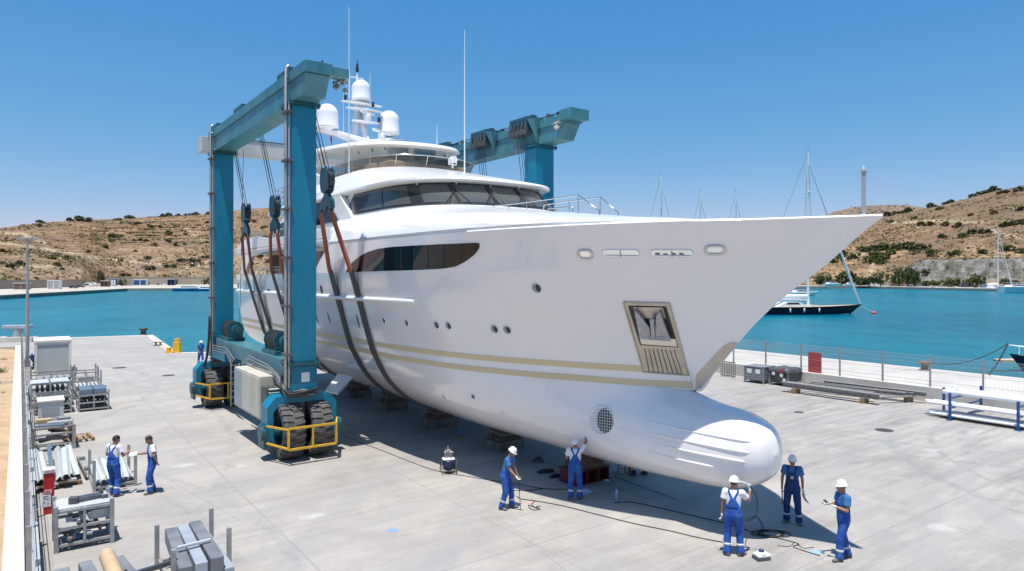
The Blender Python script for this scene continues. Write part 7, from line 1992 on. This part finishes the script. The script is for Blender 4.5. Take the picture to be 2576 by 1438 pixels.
right_b=[(2500,475,24),(2478,487,20),(2492,484,18),(2445,493,16),(2460,490,18),(2342,513,22),(2380,510,15),(2393,508,15),(2364,528,18),(2290,526,14),(2264,526,12),(2515,488,16),(2533,486,16),(2564,482,22),(2318,569,20),(2338,569,22),(2380,569,20),(2412,572,24),(2369,600,22),(2292,616,15),(2448,590,22),(2468,589,22),(2486,587,18),(2526,571,22),(2548,568,22),(2568,566,26),(2231,545,22),(2282,535,22),(2250,538,16),(2300,552,14),(2240,560,14),(2500,540,16),(2440,545,14),(2570,530,20),(2160,556,18),(2190,552,20)]
right_g=[(2168,634,22),(2190,632,24),(2212,630,26),(2236,628,26),(2262,630,24),(2285,628,26),(2308,629,24),(2328,628,22),(2200,648,26),(2226,650,24),(2210,664,30),(2188,660,24),(2150,650,22),(2120,648,26),(2100,660,26),(2240,640,22),(2340,640,20),(2420,600,18),(2300,640,18),(2345,645,16),(2402,642,20),(2470,640,18),(2535,636,22),(2568,640,18),(2330,690,16)]
for (x,y,w) in right_b:
    p=hill_at(RIGHT,x,y); W_=w*p.y/F_PX; bush(p,W_*1.15,W_*.66,'d',LR,'shrubs on the right hillside')
for (x,y,w) in right_g:
    p=hill_at(RIGHT,x,y); W_=w*p.y/F_PX; bush(p,W_*1.35,W_*.85,'g','green bush in the thicket low on the right hillside','thicket bushes on the right')
# small scrub nobody could count
def scrub(h,x0,x1,n,seed,dens,name,sz=(.5,1.5)):
    rg=random.Random(seed); mb=MB(); cnt=0; tries=0
    while cnt<n and tries<n*12:
        tries+=1
        x=rg.uniform(x0,x1); u=rg.random()**1.15
        y0=interp(x,h['y0']); dep=interp(x,h['dep']); Y=y0+dep*u; X=(x-CX)/F_PX*Y
        d=dens(x,u,X,Y)
        if rg.random()>d: continue
        z=hill_z(h,x,Y); r=rg.uniform(*sz)
        for q in range(7):
            a=rg.uniform(0,6.28); b=rg.uniform(.1,1.0); p=Vector((X+r*.8*math.cos(a)*rg.random(),Y+r*.8*math.sin(a)*rg.random(),z+r*.5*b)); s=r*rg.uniform(.25,.5)
            nx=Vector((rg.uniform(-1,1),rg.uniform(-1,.2),rg.uniform(.1,1))).normalized(); ex=nx.orthogonal().normalized(); ey=nx.cross(ex)
            mb.add([tuple(p-ex*s-ey*s*.7),tuple(p+ex*s-ey*s*.7),tuple(p+ex*s*.6+ey*s*.8),tuple(p-ex*s*.6+ey*s*.8)],[(0,1,2,3)],0 if rg.random()<.55 else 1)
        cnt+=1
    o=mb.build(name,[M_LEAFO,M_LEAFD]); tag(o,kind='stuff')
def dl(x,u,X,Y):
    n=fbm(X,Y,.018,3); st=math.sin(u*70+n*6)*.5+.5
    return max(.04,min(1,.22+1.5*n))*(.35+.65*st if u>.35 else .8)
scrub(LEFT,-60,760,4200,3,dl,'hillside_scrub',(.6,1.7))
def terraces():
    rg=random.Random(17); mb=MB(); ys=(560,564.5,569.5,575,581,588,595.5,604,613)
    for k in range(1500):
        y=rg.choice(ys); x=rg.uniform(225,530)
        if y<566 and x<300: continue
        if fbm(x,y*9,.02,2)<-.10: continue
        p=hill_at(LEFT,x,y+(x-380)*-.010+1.6*math.sin(x*.02+y)+rg.uniform(-.5,.5)); r=rg.uniform(.7,1.7)
        for q in range(5):
            c=p+Vector((rg.uniform(-1.6,1.6),rg.uniform(-.4,.4),r*.45*rg.uniform(.2,1))); s=r*rg.uniform(.3,.6); nx=Vector((rg.uniform(-1,1),rg.uniform(-1,.2),rg.uniform(.1,1))).normalized(); ex=nx.orthogonal().normalized(); ey=nx.cross(ex)
            mb.add([tuple(c-ex*s-ey*s*.7),tuple(c+ex*s-ey*s*.7),tuple(c+ex*s*.6+ey*s*.8),tuple(c-ex*s*.6+ey*s*.8)],[(0,1,2,3)],0 if rg.random()<.4 else 1)
    tag(mb.build('terrace_scrub',[M_LEAFO,M_LEAFD]),kind='stuff')
terraces()
def dr(x,u,X,Y):
    if 2265<x and u<.11: return .12
    n=fbm(X,Y,.018,3); return max(.05,min(1,.35+1.5*n))
scrub(RIGHT,1990,2640,4200,4,dr,'hillside_scrub',(.6,1.7))
def db(x,u,X,Y): return .8
scrub(BACK,2030,2420,420,6,db,'hillside_scrub',(1.5,3.2))

# trees along the far quays
def tree(x,Y,w,h,kind,label,ybase=0.0,tr=.3,group='trees behind the far quay'):
    p=at(x,Y,ybase); r=empty('tree',p,rb.uniform(0,6),label,'tree',group)
    mb=MB(); mb.tube([(0,0,0),(.05*w,0,h*tr),(.02*w,.03*w,h*.75)],[.035*h,.028*h,.01*h],8)
    for q in range(4):
        a=q*1.6+.3; mb.tube([(.04*w,0,h*tr*.9),(.22*w*math.cos(a),.22*w*math.sin(a),h*(tr+.25))],[.018*h,.006*h],6)
    mb.build('trunk',M_TRUNK,r)
    o=bpy.data.objects.new('crown',rb.choice(protos[kind])); COL.objects.link(o); o.scale=(w,w,(h*(1-tr*.75))/.52); o.location=(0,0,h*tr*.6); adopt(o,r); return r
for (x,w,h) in ((2081,36,30),(2060,30,26),(2130,46,38),(2176,22,20),(2160,30,24),(2187,26,26),(2215,32,40),(2262,30,44),(2283,34,50),(2300,26,40),(2330,20,16),(2350,24,18),(2396,34,26),(2378,28,20),(2410,28,22),(2440,24,22),(2456,34,36),(2530,26,24),(2552,22,20)):
    Y=float(np.interp(x,[2050,2576],[505,400])); k=Y/F_PX; tree(x,Y,w*k,h*k,'g','bushy green tree in the row behind the right far quay',group='trees behind the right far quay')
for (x,Y,w,h,lb) in ((308,470,18,20,'small round tree before the long far wall, beside parked cars'),(437,540,22,16,'low round tree before the long far wall near the blue box'),(368,535,14,12,'low bush-like tree beside the blue fronted kiosk'),(514,545,12,16,'small tree left of the blue fishing boat stern'),(527,540,14,20,'taller small tree near the hoist column on the far quay')):
    k=Y/F_PX; tree(x,Y,w*k,h*k,'g',lb,group=None)
# bare dark tree
p=at(255,460,0); r=empty('tree',p,0,'tall dark half bare tree on the left far quay','tree'); k=460/F_PX
mb=MB(); mb.tube([(0,0,0),(.2,0,5),(0,0,11)],[.5,.35,.1],8)
for q in range(10):
    a=q*2.4; z=3.5+.7*q; mb.tube([(.1,0,z),(1.6*math.cos(a),1.6*math.sin(a),z+1.8)],[.12,.03],5)
mb.build('trunk',M_TRUNK,r)
o=bpy.data.objects.new('crown',protos['o'][0]); COL.objects.link(o); o.scale=(4.2,4.2,9/.52); o.location=(0,0,3); adopt(o,r)

# harbour walls on the left shore
M_HW=mat('harbour_wall',(.36,.29,.225),.9,col2=(.30,.25,.20),scale=.06); M_HW2=mat('pale_harbour_wall',(.46,.385,.29),.9,col2=(.38,.32,.25),scale=.06)
def hwall(pts,h,m,label,th=.6):
    mb=MB()
    for (a,b) in zip(pts,pts[1:]):
        mb.bar((a[0],a[1],h/2),(b[0],b[1],h/2),th,h); mb.bar((a[0],a[1],h+.1),(b[0],b[1],h+.1),th+.3,.2)
    return tag(mb.build('harbour_wall',m),label,'wall')
A=at(-120,330);B=at(0,366);C_=at(205,455)
hwall([(A.x,A.y),(B.x,B.y),(C_.x,C_.y)],4.6,M_HW,'grey brown harbour wall at the far left of the shore')
A=at(206,530);B=at(535,590);D_2=at(760,600)
hwall([(A.x,A.y),(B.x,B.y),(D_2.x,D_2.y)],6.2,M_HW2,'pale sandy harbour wall behind the parked cars')
M_WIN=mat('far_window',(.03,.035,.045),.15); M_CARW=mat('car_white',(.75,.75,.75),.3,coat=.5); M_CARD=mat('car_dark',(.05,.055,.065),.3,coat=.5); M_CARG=mat('car_grey',(.25,.26,.28),.3,coat=.5); M_TYRE=mat('small_tyre',(.02,.02,.02),.9)
M_BLUEB=mat('boat_blue',(.04,.20,.38),.4); M_NAVY=mat('boat_navy',(.008,.010,.022),.35,spec=.2); M_BOATW=mat('boat_white',(.78,.78,.77),.35); M_CANV=mat('boat_canvas',(.05,.11,.30),.8); M_SPAR=mat('white_spar',(.74,.74,.74),.4); M_RIG=mat('rigging',(.25,.26,.28),.4,.5); M_WOODD=mat('boat_deck',(.50,.38,.25),.7); M_ANTI=mat('boat_antifoul',(.02,.05,.10),.6); M_TEALH=mat('boat_dark_teal',(.006,.035,.05),.35,spec=.2)
def car(x,y,rz,m,label,van=False,group=None):
    p=up(x,y); c=empty('parked_car',p,rz,label,'van' if van else 'car',group)
    h=2.0 if van else 1.45; L2=4.9 if van else 4.3
    prof=[(-L2/2,.35),(L2/2,.35),(L2/2,.75),(L2/2-.15,.9),(L2/2-1.0,1.0),(L2/2-1.7,h),(-L2/2+.5,h),(-L2/2+.05,1.0)]
    mb=MB(); mb.prism(prof,-.88,.88,'y'); mb.build('body',m,c,bevel=.08,recalc=True)
    mb=MB(); mb.prism([(L2/2-1.15,1.03),(L2/2-1.75,h-.12),(-L2/2+.6,h-.12),(-L2/2+.2,1.03)],-.90,.90,'y'); mb.build('side_window',M_WIN,c,recalc=True)
    for sx in (-1,1):
        for sy in (-1,1):
            mb=MB(); mb.cyl((sx*(L2/2-.85),sy*.70,.33),(sx*(L2/2-.85),sy*.91,.33),.33,n=12); mb.build('wheel',M_TYRE,c)
for (x,y,rz,m,lb,v) in ((185,726,.1,M_CARD,'dark car at the left end of the parked row','' ),(203,724,.2,M_CARD,'second dark car of the parked row beside the white van',''),(222,722,.1,M_CARW,'white van parked on the far left quay','v'),(250,720,.3,M_CARG,'grey car parked behind the dark tree foot',''),(310,719.5,.1,M_CARD,'dark car parked by the small round tree',''),(324,719.5,-.2,M_CARG,'grey car next to the dark car by the round tree',''),(402,718.5,.2,M_CARG,'grey car left of the blue box on the far quay',''),(412,718.5,.1,M_CARW,'pale car left of the blue box on the far quay','')):
    car(x,y,rz,m,lb,bool(v))
def hut(x,y,w,d,h,mw,label,cat,front=None,roof=None):
    p=up(x,y); c=empty('hut',p,.15,label,cat)
    mb=MB(); mb.box((-w/2,0,0),(w/2,d,h)); mb.build('wall',mw,c)
    mb=MB(); mb.box((-w/2-.2,-.25,h+.002),(w/2+.2,d+.2,h+.22)); mb.build('roof',roof or M_BOATW,c)
    for k in range(2):
        mb=MB(); mb.box((-w/2+.3+k*w/2,-.06,.4),(w/2*k-.2,-.003,h*.85)); mb.build('door' if k==0 else 'window',front or M_WIN,c)
hut(352,719,9,4,4.6,M_BOATW,'white kiosk with blue front before the far wall','kiosk',M_BLUEP)
hut(430,718.5,5,4,4.6,M_BLUEP,'blue box hut on the far quay near the low tree','hut',M_NAVY)
hut(285,719.5,3.4,3,5.2,M_BLUEP,'narrow blue cabin on the far left quay','cabin',M_BOATW)
hut(52,729,7,3,3.2,M_HW,'brown stone shed with two doors by the left wall','shed',M_OLDW)
hut(134,728,6,3,4.6,M_BOATW,'small white equipment hut by the left harbour wall','hut',M_GREY)
hut(262,722,4.5,4,3.8,mat('brick_hut',(.25,.12,.08),.9),'small brick building by the dark tree','building',M_WIN)
hut(2281,716,17,9,5.5,M_BOATW,'open white kiosk on the right far quay','kiosk',M_WIN)
hut(2440,718,9,6,4.5,M_BLUEST,'grey blue tank shed on the right far quay','shed',M_BLUEST)
# sign board and poles
p=hill_at(LEFT,484,675); c=empty('sign_board',p,0,'dark blue sign board standing on the left hillside','sign'); mb=MB(); mb.box((-2.0,-.1,1.5),(2.0,.1,6.5)); mb.build('panel',M_NAVY,c); mb=MB(); mb.box((-1.0,-.16,3.6),(1.0,-.11,5.0)); mb.build('emblem',M_BOATW,c); mb=MB(); mb.box((-.15,-.08,0),(.15,.08,1.5)); mb.build('leg',M_GALV,c)
for (x,Y,h,lb) in ((2076,470,20,'thin lamp pole on the right far quay nearest the bow'),(2144,490,18,'thin lamp pole among trees on the right far quay'),(2281,470,24,'tall thin pole before the quarry face'),(2295,470,20,'second thin pole before the quarry face'),(357,520,22,'thin pole beside the blue fronted kiosk'),(336,470,12,'short thin pole on the left far quay')):
    mb=MB(); mb.tube([(0,0,0),(0,0,h*.6)],[.22,.12],6); mb.cbox((.4,0,h*.6),(1.2,.3,.2)); o=mb.build('lamp_pole',M_GALV,None); o.location=at(x,Y,0); tag(o,lb,'pole')
# blocks, crates and stored boats along the right far quay
rs_=random.Random(8)
for k in range(26):
    x=2070+505*k/25+rs_.uniform(-6,6); Y=float(np.interp(x,[2169,2500],[505,405]))+rs_.uniform(-6,10); w=rs_.uniform(1.8,5.5); h=rs_.uniform(1.0,2.6)
    mb=MB(); mb.box((-w/2,-1,0),(w/2,1,h)); mb.box((-w/2+.2,-.8,h+.002),(w/2-.4,.7,h+.4)); o=mb.build('quay_crate',rs_.choice([M_GALV,M_BLUEST,M_CARD,M_LTST,M_OLDW,M_HW2]),None,bevel=.08); o.location=at(x,Y,0); o.rotation_euler=(0,0,rs_.uniform(-.4,.4)); tag(o,'stored crate or block on the right far quay','crate','stored crates along the right far quay')
for k in range(9):
    x=2130+54*k; Y=float(np.interp(x,[2169,2500],[485,380])); mb=MB(); mb.lathe([(.5,0),(.5,1.6),(.3,1.7)],10); o=mb.build('quay_fender',M_BLACK,None); o.location=at(x,Y-1.0,-1.4); tag(o,'black fender hanging on the right far quay face','fender','fenders on the right far quay')
# ---- boats -----------------------------------------------------------------
def boat_hull(Lb,B_,D_,rake=.12,n=26,m=8,sheer=.25,tf=.75):
    """hull from stern x=0 to bow x=L, waterline z=0; returns MB"""
    mb=MB(); 
    for sg in (1,-1):
        rows=[]
        for i in range(n+1):
            f=i/n; b=B_/2*(tf+(1-tf)*min(1,f/.35))*max(0,1-max(0,(f-.42)/.58)**2.1); zs=D_*(1+sheer*max(0,(f-.3)/.7)**2); r=[]
            for j in range(m+1):
                v=j/m; x=Lb*f*(1-rake*(1-v)*f) ; r.append((x,sg*b*(.55+.45*v**.6 if f<.9 else .35+.65*v),-.3+(zs+.3)*v))
            rows.append(r)
        mb.grid(rows,flip=(sg>0))
        tr=rows[0]; 
        if sg==1: first=tr
    mb.add(first+[(x,-y,z) for x,y,z in first[::-1]],[tuple(range(2*len(first)))])
    # deck
    rows=[]
    for i in range(n+1):
        f=i/n; b=B_/2*(tf+(1-tf)*min(1,f/.35))*max(0,1-max(0,(f-.42)/.58)**2.1); zs=D_*(1+sheer*max(0,(f-.3)/.7)**2)-.03; rows.append([(Lb*f,-b,zs),(Lb*f,b,zs)])
    mb.grid(rows,mi=1,smooth=False,flip=True); return mb
def sailboat(p,rz,Lb,B_,D_,mast,mh,label,cabin=True,furl=True,detail=True):
    c=empty('sailing_yacht',p,rz,label,'sailing yacht')
    boat_hull(Lb,B_,D_).build('hull',[mh,M_WOODD if detail else M_BOATW],c,recalc=False)
    if detail:
        mb=MB()
        for sg in (1,-1):
            mb.tube([(Lb*f,sg*(B_/2*(.75+.25*min(1,f/.35))*max(0,1-max(0,(f-.42)/.58)**2.1)*.72+.05),.10) for f in np.linspace(.02,.86,16)],.09,6)
        mb.build('boot_line',M_BLUEB,c)
    if cabin:
        mb=MB(); mb.prism([(Lb*.22,D_),(Lb*.62,D_),(Lb*.58,D_+.32),(Lb*.46,D_+.48),(Lb*.42,D_+1.0),(Lb*.30,D_+1.05),(Lb*.26,D_+.5)],-B_*.27,B_*.27,'y'); cb_=mb.build('deckhouse',M_BOATW,c,bevel=.08,recalc=True)
        mb=MB(); mb.prism([(Lb*.30,D_+.52),(Lb*.415,D_+.52),(Lb*.405,D_+.92),(Lb*.31,D_+.92)],-B_*.275,B_*.275,'y'); mb.build('window',M_WIN,cb_)
    xm=Lb*.52; r=max(.09,mast*.009)
    mb=MB(); mb.tube([(xm,0,D_),(xm,0,D_+mast)],[r,r*.75],10); mb.build('mast',M_SPAR,c)
    for f in (.28,.52,.74):
        mb=MB(); mb.tube([(xm-.1,-B_*.36*(1-.3*f),D_+mast*f),(xm,0,D_+mast*f+.02),(xm-.1,B_*.36*(1-.3*f),D_+mast*f)],r*.35,6); mb.build('spreader',M_SPAR,c)
    mb=MB(); mb.tube([(xm-.3,0,D_+1.7),(Lb*.16,0,D_+1.6)],[r*1.2,r*.9],8); mb.build('boom',M_SPAR,c)
    if furl:
        mb=MB(); mb.tube([(Lb*.16,0,D_+1.85),(xm*.6,0,D_+2.1),(xm-.3,0,D_+2.2)],[r*1.0,r*2.0,r*1.5],8); mb.build('furled_sail',M_BOATW,c)
        mb=MB(); mb.tube([(Lb*.985,0,D_*1.27),(Lb*.93,0,D_+mast*.08+1),(xm+.25,0,D_+mast*.93)],[r*.5,r*.9,r*.45],8); mb.build('furled_jib',M_SPAR,c)
    mb=MB(); w=r*.14
    for sg in (1,-1):
        mb.tube([(xm-.2,sg*B_*.45,D_),(xm-.05,sg*B_*.26,D_+mast*.52),(xm,0,D_+mast*.97)],w,4)
    mb.tube([(0.1,0,D_),(xm,0,D_+mast)],w,4); mb.build('stays',M_RIG,c)
    mb=MB(); mb.tube([(xm-.4,0,D_+mast),(xm+.35,0,D_+mast+.05)],r*.25,5); mb.cyl((xm,0,D_+mast),(xm,0,D_+mast+.8),r*.15,n=5); mb.build('masthead',M_RIG,c)
    if detail:
        mb=MB()
        for sg in (1,-1):
            P=[(Lb*f,sg*B_/2*(.75+.25*min(1,f/.35))*max(0,1-max(0,(f-.42)/.58)**2.1)*.97,D_*(1+.25*max(0,(f-.3)/.7)**2)+.62) for f in np.linspace(.02,.97,20)]
            mb.tube(P,.018,4)
            for q in P[::2]: mb.tube([q,(q[0],q[1],q[2]-.62)],.02,4)
        mb.build('guard_rail',M_RIG,c)
    return c
# dark-hulled sailing yacht moored beyond the fence: bow at px (2168,765), waterline y 790
Yb=150; bow=at(2168,Yb,WATER_Z); rzb=math.radians(8)
Lb=26.5; P=Vector((bow.x-Lb*math.cos(rzb),bow.y-Lb*math.sin(rzb),WATER_Z))
sy=sailboat(P,rzb,Lb,5.6,1.75,33.5,M_NAVY,'dark navy sailing yacht with tall white mast moored right of the bow')
for f in (.30,.42,.55):
    mb=MB(); mb.tube([(0,0,0),(0,0,-.15),(0,0,-.85),(0,0,-.95)],[.05,.16,.16,.05],10); mb.tube([(0,0,0),(0,0,.6)],.02,4)
    M=Matrix.Translation(P)@Matrix.Rotation(rzb,4,'Z'); o=mb.build('boat_fender',M_BOATW,None); o.location=M@Vector((Lb*f,-2.95,1.55)); tag(o,'white fender hanging on the side of the navy sailing yacht','fender','fenders of the navy sailing yacht')
# its mooring buoy and line
bp=up(2198,790,WATER_Z); mb=MB(); mb.ball((0,0,.18),.55,12,sc=(1,1,.7)); mb.cyl((0,0,.5),(0,0,.72),.08,n=8); o=mb.build('mooring_buoy',mat('buoy_red',(.70,.08,.07),.5),None); o.location=(bp.x,bp.y,WATER_Z); tag(o,'red mooring buoy ahead of the navy sailing yacht','buoy')
mb=MB(); a=Vector((bow.x-.4,bow.y,WATER_Z+1.9)); b=Vector((bp.x-.3,bp.y,WATER_Z+.5)); mb.tube([a,(a+b)/2+Vector((0,0,-.15)),b],.035,5); tag(mb.build('mooring_line',M_PAPER,None),'pale line from the navy yacht bow to the red buoy','mooring line')
# other sailing boats seen behind the bulwark (masts) and on the far quay
for (x,ytop,Y,Lb_,lb) in ((1665,443,190,18,'white sailing boat behind the foredeck with the tallest of three masts'),(1764,483,205,15,'white sailing boat behind the foredeck, middle one of three masts'),(1853,483,205,15,'white sailing boat behind the foredeck, mast closest to the bow of the yacht')):
    top=hz(ytop,Y)-WATER_Z; q=at(x,Y,WATER_Z); sailboat(Vector((q.x-Lb_*.52,q.y,WATER_Z)),.1,Lb_,4.4,1.5,top-1.5,M_BOATW,lb,detail=False)
q=at(2514,388,WATER_Z); sailboat(Vector((q.x-10,q.y,WATER_Z)),.15,20,6.5,2.0,hz(575,388)-WATER_Z-2,M_BOATW,'white sailing boat with bare mast at the right far quay',furl=True,detail=False)
# motor boats
def motorboat(x,y,Lb,B_,D_,rz,mh,label,canopy=None,fly=True,water=True,cat='motor boat'):
    p=up(x,y,WATER_Z if water else 0.0); c=empty('motor_boat',p,rz,label,cat)
    h=boat_hull(Lb,B_,D_,.2,tf=.9).build('hull',[mh,M_BOATW],c); h.location=(-Lb/2,0,0 if water else .3)
    z=D_+(0 if water else .3)
    mb=MB(); mb.prism([(-Lb*.34,z-.05),(Lb*.22,z-.05),(Lb*.10,z+1.1),(-Lb*.28,z+1.25)],-B_*.36,B_*.36,'y'); cb_=mb.build('cabin',M_BOATW,c,bevel=.08,recalc=True)
    mb=MB(); mb.prism([(-Lb*.29,z+.45),(Lb*.165,z+.45),(Lb*.125,z+.9),(-Lb*.27,z+.9)],-B_*.365,B_*.365,'y'); mb.build('window',M_WIN,cb_)
    if fly:
        mb=MB(); mb.prism([(-Lb*.30,z+1.9),(Lb*.02,z+1.9),(Lb*.0,z+2.05),(-Lb*.30,z+2.05)],-B_*.36,B_*.36,'y'); 
        for sx in (-.28,-.02):
            for sy_ in (-.33,.33): mb.tube([(Lb*sx,B_*sy_,z+1.1),(Lb*sx,B_*sy_,z+1.9)],.05,5)
        mb.build('canopy',canopy or M_BOATW,c)
    return c
motorboat(2095,722,13,4.4,1.6,.2,M_BOATW,'white motor boat with blue canopy on the right far quay near the bow',M_CANV,water=False)
motorboat(2140,721,8,2.8,1.1,.1,M_BOATW,'small white boat stored beside the blue canopy motor boat',fly=False,water=False)
motorboat(2022,745,14,4.5,1.5,.15,M_BOATW,'white motor boat behind the navy sailing yacht stern',M_CANV)
motorboat(2566,738,20,6.5,3.2,.05,mat('boat_pale_blue',(.55,.68,.72),.35),'pale blue white motor yacht at the right far quay',fly=True)
motorboat(2465,722,10,3,1.3,0,M_BOATW,'white boat hull stored by the tank shed',fly=False,water=False)
motorboat(487,733,22,6,1.7,.0,M_BLUEB,'blue and white fishing boat moored by the left far quay',fly=True,cat='fishing boat')
motorboat(524,733,14,4.5,1.4,.2,M_BLUEB,'small blue boat moored behind the fishing boat',fly=False)
motorboat(232,721,13,4,1.4,.1,M_BOATW,'white boat stored ashore among the parked cars',fly=False,water=False)
# dark yacht bow at the right edge with gangway and lines
Yk=44.0; tip=at(2538,Yk,hz(842,Yk)); c=empty('dark_yacht',(tip.x,tip.y,WATER_Z),math.radians(168),'dark teal yacht bow with pale rail at the right picture edge','yacht')
hb_=boat_hull(16,4.6,2.6,.16,tf=.85).build('hull',[M_TEALH,M_BOATW],c); hb_.location=(-16,0,0)
mb=MB()
for sg in (1,-1):
    P_=[(-16*(1-f),sg*2.3*max(0.02,1-max(0,(f-.42)/.58)**2.1),2.6*(1+.25*max(0,(f-.3)/.7)**2)+.55) for f in np.linspace(.4,1,14)]; mb.tube(P_,.03,6)
    for q in P_[::2]: mb.tube([q,(q[0],q[1],q[2]-.6)],.025,5)
mb.build('bow_rail',M_BOATW,c)
mb=MB(); mb.tube([(-16*(1-f),-2.32*max(0.02,1-max(0,(f-.42)/.58)**2.1),1.9*(1+.25*max(0,(f-.3)/.7)**2)) for f in np.linspace(.3,.99,18)],.04,6); mb.build('cove_line',M_BOATW,c)
mb=MB(); mb.prism([(-14,2.5),(-6,2.6),(-7.2,3.6),(-13,3.7)],-1.5,1.5,'y'); mb.build('deckhouse',M_BOATW,c,bevel=.1,recalc=True)
p=up(2545,908,WATER_Z+.9); mb=MB(); mb.prism([(-1.3,-.6),(-1.5,.0),(-1.3,.5),(3.5,.7),(3.5,-.7)],-.12,.12); o=mb.build('floating_pontoon',M_WOODD,None,bevel=.05); o.location=p; o.rotation_euler=(0,0,.05); tag(o,'pale wooden pontoon end floating under the dark yacht bow','pontoon')
a=up(2326,925,.72)+Vector((.2,0,.3)); b=Vector((tip.x,tip.y+.1,tip.z-.6)); mb=MB(); mb.tube([tuple(a+(b-a)*f+Vector((0,0,-.9*4*f*(1-f)*.6))) for f in np.linspace(0,1,14)],.03,6); tag(mb.build('mooring_line',M_HOSE,None),'long dark sagging mooring line from the rusty bollard to the dark yacht','mooring line')
a=up(2488,946,.72)+Vector((0,0,.1)); mb=MB(); mb.tube([tuple(a+(b-a)*f+Vector((0,0,-.15*4*f*(1-f)))) for f in np.linspace(0,1,10)],.045,6); tag(mb.build('mooring_line',M_HOSE,None),'short dark mooring line rising to the dark yacht bow','mooring line')
